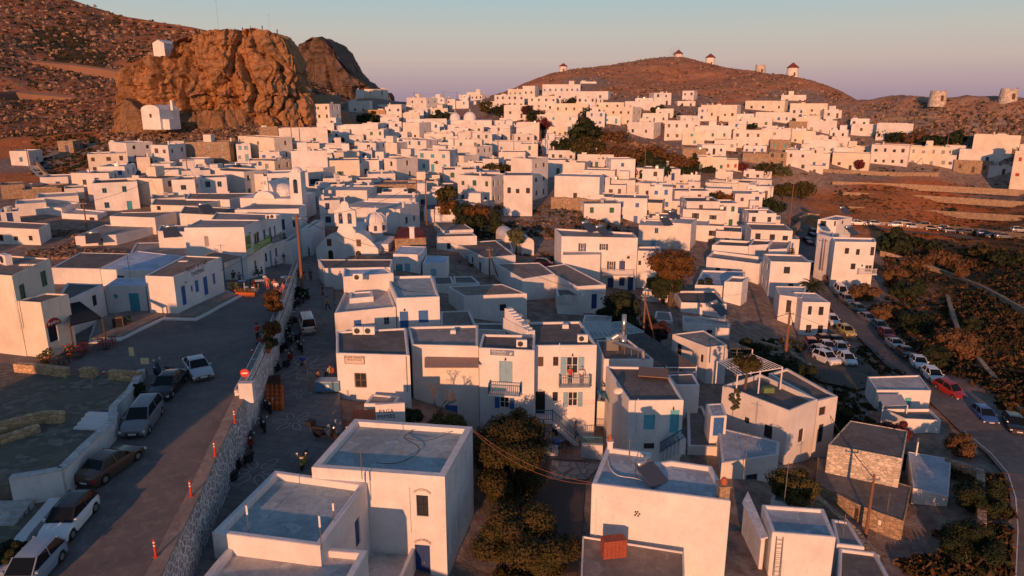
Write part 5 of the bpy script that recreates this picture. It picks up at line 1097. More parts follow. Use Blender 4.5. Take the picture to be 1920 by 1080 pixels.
# ---------------------------------------------------------------- roof things
STEEL = paint((.55,.54,.52), .28, .85, name='steel_tank'); PANEL = newmat('solar_glass', (.05,.06,.08), .15, .6)[0]
def solar(p, rz, label, s=1.):
    t = MB(); t.tube((-.65*s,0,1.25*s),(.65*s,0,1.25*s), .27*s, n=16); pn = MB(); pn.raw([(-.95*s,-1.9*s,.1),(.95*s,-1.9*s,.1),(.95*s,-.25*s,1.15*s),(-.95*s,-.25*s,1.15*s),(-.95*s,-1.85*s,.0),(.95*s,-1.85*s,.0),(.95*s,-.2*s,1.07*s),(-.95*s,-.2*s,1.07*s)], [(0,1,2,3),(7,6,5,4),(0,4,5,1),(1,5,6,2),(2,6,7,3),(3,7,4,0)])
    f = MB()
    for x in (-.6*s, .6*s): f.tube((x,.25*s,0),(x,0,1.25*s), .03); f.tube((x,-1.85*s,0.02),(x,.25*s,.02), .03); f.tube((x,-.2*s,1.05*s),(x,-.2*s,0), .025)
    thing('solar_heater', label, 'solar heater', p, rz, [('tank', t, STEEL, 1), ('panel', pn, PANEL), ('stand', f, MET)], 'roof solar water heaters')
def onroof(key, px, py, dz=0): wp, z, zb = HB[key]; return on_z(px, py, z-.25+dz)
solar(onroof('solar', 1203, 893), rad(42), 'solar heater with steel tank on the big white block near the courtyard', .8)
for px, py, d, rz, t in ((176,452,107,.5,'solar heater on the arched-window house, above the rubble slope'),(320,441,104,.5,'solar heater left of the green balcony house'),(382,398,114,.9,'solar heater beside the low dark panels on the long roof'),(1096,432,115,.7,'left solar heater on the navy-shuttered house'),(1122,440,113,.7,'right solar heater on the navy-shuttered house'),
    (1337,585,97,.7,'solar heater behind the red-topped chimney'),(1243,420,136,.4,'solar heater with pinkish tank right of the navy-shuttered house'),(1258,408,150,.4,'upper solar heater above the pinkish tank'),(1370,395,180,.4,'solar heater on a roof near the orange umbrella tree'),(256,330,163,.5,'solar heater on a far roof left of the village'),(445,318,172,.5,'solar heater behind the roof railing'),
    (712,268,255,.6,'solar heater among the roofs above the church'),(730,290,235,.6,'long-framed solar heater below another in the middle roofs'),(1577,400,160,.5,'solar heater on the farthest house of the valley road'),(1588,438,136,.5,'solar heater on the roof beside the three-storey house'),(1345,418,160,.4,'solar heater facing us on the low pink wall')): solar(at(px, py, d), rz, t, 1.05)
for px, py, t in ((972,601,'front steel water tank on the stair wall of the pension roof'),(985,612,'rear steel water tank on the stair wall of the pension roof')):
    m = MB(); m.tube((0,-.55,.75),(0,.55,.75), .3, n=16); f = MB(); f.box(-.25,-.4,0,.25,.4,.47); thing('water_tank', t, 'tank', onroof('penr', px, py+10, .3), rad(-25), [('drum', m, STEEL, 1), ('stand', f, MET)])
def acu(p, rz, label, s=1.):
    b = MB(); b.box(-.42*s,-.17*s,.08,.42*s,.17*s,.68*s); g = MB(); g.lathe([(0,0),(.22*s,0),(.22*s,.02),(.03,.03)], 18, M=Matrix.Translation((-.1*s,-.175*s,.38*s)) @ Matrix.Rotation(math.pi/2, 4, 'X')); f = MB(); f.box(-.35*s,-.15*s,0,-.3*s,.15*s,.08); f.box(.3*s,-.15*s,0,.35*s,.15*s,.08)
    thing('air_conditioner', label, 'air conditioner', p, rz, [('case', b, pc('white')), ('fan', g, pc('dark')), ('foot', f, MET)], 'air conditioner units')
for key, px, py, rz, t, s in (('terr',711,1016,.1,'air conditioner on the small terrace by the navy door',1.),('market',673,628,0,'left air conditioner of the pair on the supermarket roof',1.2),('market',693,628,0,'right air conditioner of the pair on the supermarket roof',1.2),('penl',978,652,0,'air conditioner over the pension sign',1.1),('penr',1092,642,0,'air conditioner on the right front corner of the pension roof',1.1),('cafe1',13,498,-.6,'air conditioner on the roof of the cream corner house',1.5)): acu(onroof(key, px, py), rz, t, s)
acu(at(672, 527, 74.5), 0, 'air conditioner on the wall of the upper room', 1.2); acu(at(1179, 487, 112.4), 0, 'air conditioner above the navy balcony', 1.1); acu(at(505, 412, 101), .2, 'left air conditioner on the roof behind the iron balcony', 1.1); acu(at(512, 411, 101), .2, 'right air conditioner on the roof behind the iron balcony', 1.1)
def antenna(p, h, label, kind=0):
    m = MB(); m.tube((0,0,0),(0,0,h), .03); e = MB()
    if kind == 0:
        e.tube((-.5,0,h*.9),(.5,0,h*.9), .015)
        for k in range(6): e.tube((-.45+.18*k,-.3+.03*k,h*.9),(-.45+.18*k,.3-.03*k,h*.9), .01, n=4)
    elif kind == 1: e.box(-.04,-.04,h*.6,.06,.04,h*.9)
    else: e.lathe([(0,0),(.2,.03),(.38,.11)], 16, M=Matrix.Translation((0,-.1,h*.85)) @ Matrix.Rotation(math.pi/2+.4, 4, 'X'))
    thing('dish' if kind == 2 else 'antenna', label, 'antenna', p, 0, [('mast', m, MET), ('reflector' if kind == 2 else 'element', e, pc('white') if kind else MET)])
for key, px, py, h, kd, t in (('fore2',467,998,1.9,1,'thin aerial with white paddle on the left parapet of the nearest block'),('fore2',603,1030,2.3,1,'tall rod aerial on the front parapet of the nearest block'),('fore2',627,985,1.6,1,'rod aerial with junction box on the right parapet of the nearest block'),('fore',679,898,2.0,0,'aerial with short elements on the edge of the pale roof'),('solar',1179,868,1.8,0,'thin mast beside the chimney on the white block'),
   ('cyanh',1158,745,.8,2,'satellite dish casting a round shadow on the cyan door house'),('blued',742,520,1.6,0,'aerial above the blue door house'),('rent',350,480,1.,0,'small aerial at the back of the car-rental roof')): antenna(onroof(key, px, py), h, t, kd)
for px, py, d, h, kd, t in ((247,540,80,4.5,0,'tall dark television aerial in front of the pale blue roof'),(366,478,98,3.4,2,'dish on a pole behind the car-rental office'),(1378,705,64,2.5,0,'aerial over the sloping white yard'),(1396,885,57,3.5,0,'thin pole with aerial by the navy barred window'),(1470,945,50,3.2,0,'bare thin mast beside the bushy garden tree'),(1709,905,60,4.2,1,'tall mast with a white box between the stone barn and grey roof'),(1578,1020,50,2.4,0,'thin mast behind the ladder house'),
   (1663,962,57,1.8,0,'short mast on the barn roof'),(1296,498,120,2.,0,'aerial in the middle right roofs'),(1190,345,190,4,0,'thin aerial above the red-door house'),(411,66,235,12,0,'tall thin mast on the castle rock'),(506,56,235,5,0,'short mast with a flag arm on top of the castle rock')): antenna(at(px, py, d), h, t, kd)
def chim(p, h, label, pot=True, w=.35, mat=None):
    m = MB(); m.box(-w/2,-w/2,-.3,w/2,w/2,h); m.box(-w*.65,-w*.65,h,w*.65,w*.65,h+.06); pt = MB(); pt.lathe([(w*.3,h+.06),(w*.38,h+.25),(w*.2,h+.45),(0,h+.5)], 12)
    thing('chimney_stack', label, 'chimney', p, 0, [('shaft', m, mat or PW)]+([('pot', pt, paint((.42,.12,.05), .8, name='terracotta'))] if pot else []))
chim(onroof('solar', 1143, 846), .75, 'white chimney with terracotta pot on the corner of the big white block'); chim(onroof('solar', 1355, 935), .95, 'stone chimney with metal cowl at the right corner of the big white block', True, .6, stone('tan', 6)); chim(onroof('n20', 1313, 597), 1.6, 'white chimney with red pot beside a solar heater'); chim(at(773, 443, 107), 1.4, 'small round-topped white chimney on the red cottage roof', False, .7)
# pension roof stair wall
z = HB['penr'][1]; P0 = on_z(958, 603, z); m = MB(); c = P0; pr = [(0,-.3),(0,2.2),(.5,2.2),(3.9,.75),(4.1,-.3)]
a = on_z(958, 612, z-.2); b = on_z(1003, 636, z-.2); t = (b-a); Ln = t.length; rz = math.atan2(t.y, t.x); m = MB()
for k in range(9): m.box(Ln*k/9, -.7 if k < 9 else 0, -.2, Ln*(k+1)/9, .0, 1.8-1.2*k/9+.12)
m.box(0,-.85,-.2,Ln*.98,-.7,1.0)
thing('roof_stair', 'stepped white stair wall slanting across the pension roof', 'stairs', a, rz, PW, main=m)
# flue and duct
z = HB['kitch'][1]; q = on_z(1168, 655, z-.1); m = MB(); m.tube((0,0,0),(0,0,1.5), .32, n=14); m.tube((0,0,1.5),(0,0,3.6), .22, n=14); fl = MB(); fl.box(-1.7,-.4,0,-.5,.5,1.1); fl.tube((-.5,0,1.4),(0,0,1.4), .28, n=12); fl.tube((-1.1,0,1.1),(-.5,0,1.5), .28, n=12)
dk = MB(); dk.tube((-1.0,-.4,.9),(1.4,-3.0,.9), .17, n=12); dk.tube((1.4,-3.0,.9),(1.5,-3.1,.1), .2, n=12)
for k in range(4): dk.tube((-.6+.55*k,-.85-.6*k,0),(-.6+.55*k,-.85-.6*k,.9), .03)
thing('kitchen_flue', 'steel kitchen flue with fan box and sloping duct on the dark roof', 'flue', q, 0, [('stack', m, STEEL, 1), ('fan_box', fl, STEEL), ('duct', dk, STEEL)])
# ---------------------------------------------------------------- pension stairs, balconies, sign
LB = pc('blue'); LB2 = paint((.03,.17,.27), .5, name='railing_blue')
def railing(mb, a, b, h=.95, step=.17, r=.028, top=.045):
    a, b = Vector(a), Vector(b); n_ = max(2, int((b-a).length/step)); mb.tube(a+Vector((0,0,h)), b+Vector((0,0,h)), top, n=4); mb.tube(a+Vector((0,0,.1)), b+Vector((0,0,.1)), top*.8, n=4)
    for k in range(n_+1): p = a.lerp(b, k/n_); mb.tube(p+Vector((0,0,.08)), p+Vector((0,0,h)), r, n=4)
def balcony(key, e, x0, x1, yf, dep, mat, label, slabm=None, parent=None):
    a, t, nn = on_wall(key, e, x0, yf); b, _, _ = on_wall(key, e, x1, yf); b.z = a.z; L_ = (b-a).dot(t)
    s = MB(); q = [(0,0),(L_,0),(L_,dep),(0,dep)]; f = lambda u, k, z: t*u+nn*(k+.003)+Vector((0,0,z))
    s.raw([f(*p_, -.14) for p_ in q]+[f(*p_, 0) for p_ in q], [(0,1,2,3),(7,6,5,4),(0,4,5,1),(1,5,6,2),(2,6,7,3),(3,7,4,0)])
    r_ = MB(); railing(r_, f(.04,.05,0), f(.04,dep-.04,0)); railing(r_, f(.04,dep-.04,0), f(L_-.04,dep-.04,0)); railing(r_, f(L_-.04,.05,0), f(L_-.04,dep-.04,0))
    thing('balcony', label, 'balcony', a, 0, [('slab', s, slabm or PW), ('railing', r_, mat)]); return a, t, nn, L_
bl1 = balcony('penl', 0, 919, 978, 731, 1.1, LB2, 'blue-railed balcony on the left wing of the pension'); bl2 = balcony('penr', 0, 1047, 1105, 719, 1.0, paint((.16,.27,.36), .5, name='railing_pale'), 'pale-railed balcony with two people on the right wing of the pension')
balcony('navyh', 0, 1127, 1188, 513, 1.1, PW, 'white parapet balcony of the navy-shuttered house'); balcony('greenb', 1, 461, 497, 474, 1.1, paint((.03,.16,.05), .6, name='balcony_green'), 'green wooden balcony above the square'); balcony('ironb', 1, 502, 526, 456, 1., pc('dark'), 'black iron balcony beside the green one')
balcony('three', 0, 1606, 1641, 512, .8, PW, 'white balcony on the right side of the three-storey house')
# outer stair
wp, z, zb = HB['penr']; a, t, nn = on_wall('penr', 0, 1003, 779); b, _, _ = on_wall('penr', 0, 1034, 779); e_, _, _ = on_wall('penr', 0, 1097, 838)
La = (b-a).dot(t); Lb = (e_-a).dot(t); drop = a.z-(e_.z+.1); W1 = 1.15
f = lambda u, k, zz_: t*u+nn*k+Vector((0,0,zz_)); s = MB()
def bx(mb, u0, u1, k0, k1, z0, z1): mb.raw([f(u, k, zz_) for zz_ in (z0, z1) for (u, k) in ((u0,k1),(u1,k1),(u1,k0),(u0,k0))], [(3,2,1,0),(4,5,6,7),(0,1,5,4),(1,2,6,5),(2,3,7,6),(3,0,4,7)])
bx(s, -.02, La, .003, W1, -.3, 0); n_ = 14
for k in range(n_):
    u0 = La+(Lb-La)*k/n_; u1 = La+(Lb-La)*(k+1)/n_; zt = -drop*(k+.6)/n_; bx(s, u0, u1, .003, W1, zt-.5, zt)
rl = MB(); railing(rl, f(0,W1-.05,0), f(La,W1-.05,0), 1.0); railing(rl, f(La,W1-.05,0), f(Lb,W1-.05,-drop), 1.0); rl.tube(f(La,W1-.05,-.6), f(La,W1-.05,1.1), .05, n=6); rl.tube(f(Lb,W1-.05,-drop-1.2), f(Lb,W1-.05,-drop+1.05), .05, n=6)
thing('outdoor_stairs', 'white outdoor stairs with teal railing on the pension front', 'stairs', a, 0, [('flight', s, PW), ('railing', rl, LB2)])
STAIR = (a, f, La, Lb, drop, n_)
def text(s, parent, loc, size, mat, t, nn, align='CENTER', ext=.01):
    c = bpy.data.curves.new('lettering', 'FONT'); c.body = s; c.size = size; c.align_x = align; c.align_y = 'CENTER'; c.extrude = ext; c.materials.append(mat); c.space_character = 1.05
    o_ = bpy.data.objects.new('lettering_curve', c); COL.objects.link(o_); bpy.context.view_layer.update(); me = bpy.data.meshes.new_from_object(o_.evaluated_get(bpy.context.evaluated_depsgraph_get())); bpy.data.objects.remove(o_)
    o = bpy.data.objects.new('lettering', me); link(o, parent); R3 = Matrix((t, Vector((0,0,1)), nn)).transposed(); o.matrix_local = Matrix.Translation(loc) @ R3.to_4x4(); return o
def signboard(key, e, x0, y0, x1, y1, lines, bm_, tm, label, sizes):
    a, t, nn = on_wall(key, e, x0, y0); b, _, _ = on_wall(key, e, x1, y1); W_ = (b-a).dot(t); H_ = a.z-b.z; c = (a+b)/2; m = MB(); f = lambda u, k, z_: t*u+nn*k+Vector((0,0,z_))
    if bm_: m.raw([f(u, k, z_) for k in (.004, .05) for (u, z_) in ((-W_/2,-H_/2),(W_/2,-H_/2),(W_/2,H_/2),(-W_/2,H_/2))], [(3,2,1,0),(4,5,6,7),(0,1,5,4),(1,2,6,5),(2,3,7,6),(3,0,4,7)])
    else: m.raw([f(u, .004, z_) for (u, z_) in ((-.02,-.02),(.02,-.02),(.02,.02),(-.02,.02))], [(0,1,2,3)])
    r = empty('shop_sign', c, 0, label, 'sign'); m.build('board', bm_ or tm, r); y = H_*.5
    for ln_, sz in zip(lines, sizes): y -= sz*H_*.55; text(ln_, r, f(0, .06 if bm_ else .012, y), sz*H_, tm, t, nn); y -= sz*H_*.5
    return r, f, W_, H_
BLK = pc('black')
r, f, W_, H_ = signboard('penl', 0, 919, 655, 964, 667.5, ['PENSION', 'TO PANORAMA'], paint((.16,.22,.30), .6, name='sign_slate'), WH, 'slate-blue guesthouse sign with white lettering under the pension roof', (.58, .3))
for ch_ in r.children:
    if ch_.name.startswith('lettering'): ch_.location -= f(W_*.14, 0, 0)
m = MB()
for k in range(3): m.raw([f(W_*(.3+.06*k), .062, -.1+.1*k), f(W_*(.36+.06*k), .062, -.2+.05*k), f(W_*(.38+.03*k), .062, .12-.05*k)], [(0,1,2)])
m.build('emblem', WH, r)
r, f, W_, H_ = signboard('market', 0, 647, 667, 683, 682, ['SUPER MARKET', 'ΜΕ ΚΑΛΟΥΔΙΑ'], paint((.62,.55,.48), .8, name='sign_cream'), paint((.14,.07,.06), .8, name='sign_brown'), 'framed cream sign with brown supermarket lettering', (.34, .26))
fr = MB()
for (u0, u1, z0, z1) in ((-.5,.5,.5,.54),(-.5,.5,-.54,-.5),(-.53,-.5,-.54,.54),(.5,.53,-.54,.54)): fr.raw([f(W_*u, .07, H_*z_) for (u, z_) in ((u0,z0),(u1,z0),(u1,z1),(u0,z1))], [(0,1,2,3)])
fr.build('frame', paint((.14,.07,.06), .8, name='sign_brown'), r)
signboard('rent', 1, 357, 497, 383, 515, ['RENT A CAR', 'THOMAS'], None, BLK, 'two lines of black painted lettering on the car-rental wall', (.42, .38))
signboard('cafe1', 1, 44, 497, 60, 506, ['PALIO'], None, pc('grey'), 'faded grey lettering near the roof of the cream corner house', (.7,))
# red arched cafe sign
a, t, nn = on_wall('cafe2', 1, 100.5, 609.5); m = MB(); k = 12; f = lambda u, k_, z_: t*u+nn*k_+Vector((0,0,z_)); ww = .72
vs = [f(-ww*math.cos(math.pi*i/k), .06, .62*math.sin(math.pi*i/k)) for i in range(k+1)]; vs2 = [f(-ww*math.cos(math.pi*i/k), .004, .62*math.sin(math.pi*i/k)) for i in range(k+1)]
m.raw(vs+vs2, [tuple(range(k, -1, -1))]+[(i, i+1, k+1+i+1, k+1+i) for i in range(k)]); r = empty('arched_sign', a, 0, 'dark red half-round sign above the cafe door', 'sign'); m.build('board', paint((.28,.03,.03), .6, name='sign_red'), r); text('Αγιάλα', r, f(0, .07, .22), .3, WH, t, nn)
# graffiti on the low white wall by the red roof
p = at(727, 776, 54); m = MB(); m.box(-.9, 0, -1.5, 1.3, .25, .8); g = thing('low_wall', 'low white wall with black graffiti below the supermarket', 'wall', p, rad(8), [('face', m, PW)])
text('PAGA\nMIMIES', g, (-.1, -.012, -.0), .42, BLK, Vector((1,0,0)), Vector((0,-1,0)))
# vent block on the white wall
a, t, nn = on_wall('solar', 0, 1195, 963); m = MB()
for (u, v) in ((-.12,.12),(.02,.14),(.13,.0),(-.05,-.0),(-.13,-.12),(.06,-.14)): q = t*u+nn*.004+Vector((0,0,v)); m.raw([q+t*x+nn*k_+Vector((0,0,y)) for k_ in (0,.03) for (x, y) in ((-.05,-.05),(.05,-.05),(.05,.05),(-.05,.05))], [(3,2,1,0),(4,5,6,7),(0,1,5,4),(1,2,6,5),(2,3,7,6),(3,0,4,7)])
thing('wall_vent', 'small pattern of dark vent openings in the big blank white wall', 'vent', a, 0, BLK, main=m)
# eyebrow arches over the nearest window and door
for px, py, lbl in ((792, 925, 'curved brick eyebrow above the small brown window of the nearest house'), (793, 1019, 'curved brick eyebrow above the navy door of the nearest house')):
    a, t, nn = on_wall('fore', 0, px, py); m = MB(); k = 10
    for i in range(k):
        g0, g1 = -.5+i/k, -.5+(i+1)/k; z0_, z1_ = .22*(1-(2*g0)**2), .22*(1-(2*g1)**2); q = [t*(g0*1.05)+Vector((0,0,z0_)), t*(g1*1.05)+Vector((0,0,z1_)), t*(g1*1.1)+Vector((0,0,z1_+.13)), t*(g0*1.1)+Vector((0,0,z0_+.13))]
        m.raw([v+nn*.004 for v in q]+[v+nn*.07 for v in q], [(4,5,6,7),(0,4,7,3),(1,2,6,5),(3,7,6,2),(0,1,5,4)])
    thing('window_hood', lbl, 'moulding', a, 0, stone('pale', 5), main=m)
# brick stack
q = on_z(1150, 1040, HB['bterr'][1]-.1); m = MB(); rb = random.Random(3)
for k in range(9):
    for i in range(6):
        for j in range(3): m.box(-.72+.24*i+rb.uniform(-.01,.01), -.36+.24*j, .13*k, -.72+.24*i+.225, -.36+.24*j+.225, .13*k+.12+rb.uniform(-.008,.0))
thing('brick_stack', 'stack of red hollow bricks standing on the brown terrace', 'bricks', q, rad(10), paint((.33,.085,.05), .9, name='brick_red'), main=m)
# ladder
a, t, nn = on_wall('vent', 0, 1452, 1012); b, _, _ = on_wall('vent', 0, 1462, 1070); m = MB(); H_ = 2.6
for x in (-.2, .2): m.tube(t*(x+.3)+nn*.12+Vector((0,0,.3)), t*(x+.3)+nn*.45+Vector((0,0,-H_)), .03)
for k in range(9): zz_ = .1-k*.3; m.tube(t*.1+nn*(.14+.035*k)+Vector((0,0,zz_)), t*.5+nn*(.14+.035*k)+Vector((0,0,zz_)), .018)
thing('ladder', 'thin ladder leaning on the narrow white house at the bottom', 'ladder', a, 0, MET, main=m)
# ---------------------------------------------------------------- pergolas and canopies
def quad_roof(name, corners, label, cat, mat, thick=.06, posts=(), posth=2.4, slats=0, frame=.06, lattice=False, corr=0, postm=None):
    P = [Vector(p) for p in corners]; c = P[0].copy(); Q = [p-c for p in P]; parts = []
    m = MB(); zt = Vector((0,0,1))
    def bl(s, t_): return (Q[0]*(1-s)+Q[1]*s)*(1-t_)+(Q[3]*(1-s)+Q[2]*s)*t_
    if slats:
        for i in range(slats+1): a, b = bl(i/slats, 0), bl(i/slats, 1); m.tube(a, b, frame*.6, n=4)
        for t_ in (0, .5, 1): m.tube(bl(0, t_)-zt*.08, bl(1, t_)-zt*.08, frame, n=4)
        if lattice:
            for t_ in [k/12 for k in range(13)]: m.tube(bl(0, t_), bl(1, t_), frame*.6, n=4)
    elif corr:
        for i in range(corr):
            a, b, c_, d_ = bl(i/corr, 0), bl((i+.5)/corr, 0), bl((i+.5)/corr, 1), bl(i/corr, 1); e, g = bl((i+1)/corr, 0), bl((i+1)/corr, 1); m.quad(a, b+zt*.07, c_+zt*.07, d_); m.quad(b+zt*.07, e, g, c_+zt*.07)
        m.quad(bl(0,1)-zt*.05, bl(1,1)-zt*.05, bl(1,0)-zt*.05, bl(0,0)-zt*.05)
    else: m.raw([q for q in Q]+[q+zt*thick for q in Q], [(3,2,1,0),(4,5,6,7),(0,1,5,4),(1,2,6,5),(2,3,7,6),(3,0,4,7)])
    r = empty(name, c, 0, label, cat); m.build('roof' if not slats else 'rafters', mat, r)
    for (s, t_) in posts: pm = MB(); q = bl(s, t_); pm.tube(q-zt*posth, q, .07, n=6); pm.build('post', postm or PW, r)
    return r
zt = HB['perg'][1]
pg_z = zt+2.0
quad_roof('pergola', [on_z(1383,702,pg_z), on_z(1467,688,pg_z), on_z(1411,664,pg_z), on_z(1345,677,pg_z)], 'white pergola with thin slats over the vine terrace', 'pergola', pc('white'), posts=((0,0),(.5,0),(1,0),(0,1),(1,1)), posth=2.3, slats=14)
z5 = -4.9
quad_roof('lattice_pergola', [on_z(1109,634,z5), on_z(1207,622,z5), on_z(1172,602,z5), on_z(1095,609,z5)], 'pale blue lattice pergola behind the steel flue', 'pergola', paint((.5,.6,.66), .5, name='lattice_blue'), slats=12, lattice=True, posts=((0,1),(1,1)), frame=.07)
quad_roof('long_canopy', [on_z(1249,686,z5-.3), on_z(1306,686,z5-.3), on_z(1207,624,z5-.1), on_z(1150,628,z5-.1)], 'long dark corrugated roof of the restaurant terrace', 'roof', roofm('dark'), corr=30, posts=((0,0),(1,0),(.0,.3),(1,.3)), posth=2.6)
m = MB(); q = on_z(1249, 689, z5-.35); b = on_z(1306, 689, z5-.35)-q; m.tube((0,0,0), b, .06); m.tube((0,0,-.5), b-Vector((0,0,.5)), .04); thing('canopy_beam', 'white beam along the front of the dark restaurant roof', 'beam', q, 0, PW, main=m)
z6 = at(1364, 652, 80).z
quad_roof('grey_canopy', [on_z(1364,655,z6), on_z(1411,655,z6), on_z(1352,633,z6), on_z(1322,633,z6)], 'dark grey canopy right of the tall narrow house', 'canopy', roofm('dark'), posts=((0,0),(1,0)), posth=2.2)
quad_roof('awning', [at(1656,762,73.6), at(1702,760,73.6), at(1690,740,76.2), at(1645,740,76.2)], 'pale cloth awning on thin posts over the open terrace', 'awning', paint((.6,.52,.48), .8, name='awning_cloth'), posts=((0,0),(1,0)), posth=1.8, thick=.04)
quad_roof('awning', [at(796,690,60.3), at(897,690,60.3), at(897,671,61.9), at(796,671,61.9)], 'brown sloping awning between supermarket and pension', 'awning', paint((.32,.22,.18), .8, name='awning_brown'), thick=.05)
z7 = U(150, 640).z+2.5
quad_roof('cafe_awning', [on_z(131,611,z7), on_z(192,596,z7-.2), on_z(150,566,z7+.7), on_z(128,570,z7+.9)], 'dark green sloping cafe awning beside the arched sign', 'awning', pc('dark'), corr=16, posts=((0,0),(1,0)), posth=2.5, postm=pc('brown'))
z8 = U(430, 548).z+2.9
quad_roof('tavern_awning', [on_z(418,492,z8), on_z(452,481,z8), on_z(400,473,z8+.6), on_z(382,478,z8+.6)], 'brown slatted awning between the office and the green balcony house', 'awning', paint((.30,.22,.17), .8, name='awning_slats'), corr=12, posts=((0,0),(1,0)), posth=2.8, postm=pc('dkblue'))
quad_roof('tin_roof', [at(650,800,53), at(700,795,53), at(712,768,57), at(662,768,57)], 'dark red corrugated lean-to roof behind the nearest house', 'roof', paint((.22,.05,.045), .6, name='red_tin'), corr=16, posts=((0,0),), posth=2.)
m = MB(); p = at(684, 766, 57.5); 
B([(682,757),(740,757),(750,743),(698,738)], d=57.5, roof='grey', par=.1, label='little grey-roofed shed in front of the supermarket wall', zb=-7.5)
quad_roof('veranda', [at(770,326,196), at(812,328,196), at(818,318,202), at(776,316,202)], 'cream veranda roof on posts in the middle of the village', 'veranda', plaster(3), thick=.25, posts=((0,0),(.5,0),(1,0)), posth=2.6)
# courtyard walls and steps by the pension
strip_wall('yard_wall', [G(x, y) for x, y in ((1016,848),(1046,850))], .25, .7, 1., WPL, 'low white yard wall below the pension stairs, left of the gap')
strip_wall('yard_wall', [G(x, y) for x, y in ((1090,850),(1130,852))], .25, .9, 1., WPL, 'low white yard wall below the pension stairs, right of the gap')
m = MB(); q = G(1090, 850); w2 = G(1128, 852)-q; railing(m, Vector((0,0,.9)), w2+Vector((0,0,.9)), .7); thing('railing', 'teal railing on the yard wall right of the pension stairs', 'railing', q, 0, LB2, main=m)
m = MB(); q = G(1022, 848); w2 = G(1048, 850)-q; railing(m, Vector((0,0,.7)), w2+Vector((0,0,.7)), .6); thing('railing', 'dark blue railing in front of the pension table', 'railing', q, 0, LB, main=m)
m = MB(); q = G(1212, 868)+Vector((0,0,.2)); e2 = at(1282, 822, 56)-q; railing(m, Vector((0,0,0)), Vector((e2.x, e2.y, e2.z)), .9); thing('railing', 'teal stair railing climbing to the cyan door', 'railing', q, 0, LB2, main=m)
m = MB()
for k in range(10): v = e2*(k/10); m.box(v.x, v.y, v.z-1.2, v.x+.5, v.y+1.1, v.z+.05)
thing('outdoor_stairs', 'white stairs climbing to the cyan door', 'stairs', q, 0, WPL, main=m)
sur = [G(1030,862), G(1130,862), G(1108,905), G(1060,900), G(1020,880)]
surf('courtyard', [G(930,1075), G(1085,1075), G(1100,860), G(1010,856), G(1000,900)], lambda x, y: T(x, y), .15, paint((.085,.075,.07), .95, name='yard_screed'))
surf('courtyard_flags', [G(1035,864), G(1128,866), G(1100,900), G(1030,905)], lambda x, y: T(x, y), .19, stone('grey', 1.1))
# cables, pipes and patches lying on the near roofs
def cable(key, pts, label, r=.025, mat=None):
    P = [onroof(key, *p, .03) for p in pts]; c = P[0].copy(); Q = []
    for i in range(len(P)-1):
        p0, p1, p2, p3 = P[max(0, i-1)], P[i], P[i+1], P[min(len(P)-1, i+2)]
        for k in range(6): t = k/6; Q.append((p1*2+(p2-p0)*t+(p0*2-p1*5+p2*4-p3)*t*t+(p1*3-p0-p2*3+p3)*t**3)*.5-c)
    Q.append(P[-1]-c); m = MB(); m.path(Q, r, 5); thing('roof_cable', label, 'cable', c, 0, mat or pc('black'), main=m)
cable('fore', [(705,868),(745,868),(780,852),(785,838),(765,826),(758,818),(775,808)], 'dark curved cable lying across the nearest pale roof'); cable('fore', [(757,820),(800,826),(850,808)], 'second thin cable on the nearest pale roof', .018)
cable('solar', [(1140,862),(1145,880),(1160,892),(1190,897),(1212,905)], 'white pipe curling towards the solar heater', .03, pc('white')); cable('fore2', [(625,985),(640,960),(655,945),(660,925)], 'dark hose beside the junction box aerial')
cable('penr', [(1010,630),(1040,626),(1085,628)], 'thin pipe across the pension roof', .02, MET); cable('blued', [(735,530),(760,545),(800,548)], 'cable on the blue-door house roof', .02); cable('cyanh', [(1165,700),(1200,730),(1260,742)], 'thin cable on the cyan-door house roof', .02)
m = MB(); m.box(-1.3,-1.1,.05,1.3,1.1,.12); m.box(-.9,-.6,-.1,-.8,.6,.05); m.box(.8,-.6,-.1,.9,.6,.05); thing('roof_hatch', 'brown board hatch lying on the dark roof of the cyan-door house', 'hatch', onroof('cyanh', 1225, 700, .3), rad(-12), paint((.25,.15,.11), .8, name='hatch_board'), main=m)
def plank_box(key, px, py, sx, sy, h, mat, label, name, rz=0): m = MB(); m.box(-sx,-sy,0,sx,sy,h); m.box(-sx*.9,-sy*.9,h,sx*.9,sy*.9,h+.05); thing(name, label, name.replace('_', ' '), onroof(key, px, py, .02), rz, mat, main=m)
plank_box('rent', 345, 492, .5, .3, .15, plaster(1), 'pale skylight curb on the car-rental roof', 'skylight'); plank_box('cafe1', 55, 500, .8, .15, .2, plaster(3), 'cream kerb on the cream corner house roof', 'roof_kerb'); plank_box('penr', 1060, 615, .3, .3, .35, PW, 'small white vent block on the pension roof', 'roof_vent')
plank_box('perg', 1440, 735, .5, .3, .45, paint((.12,.2,.08), .8, name='crate_green'), 'planter box on the pergola terrace', 'planter_box'); plank_box('awnh', 850, 625, .25, .25, .3, PW, 'small vent block on the grey roof beside the pension', 'roof_vent')
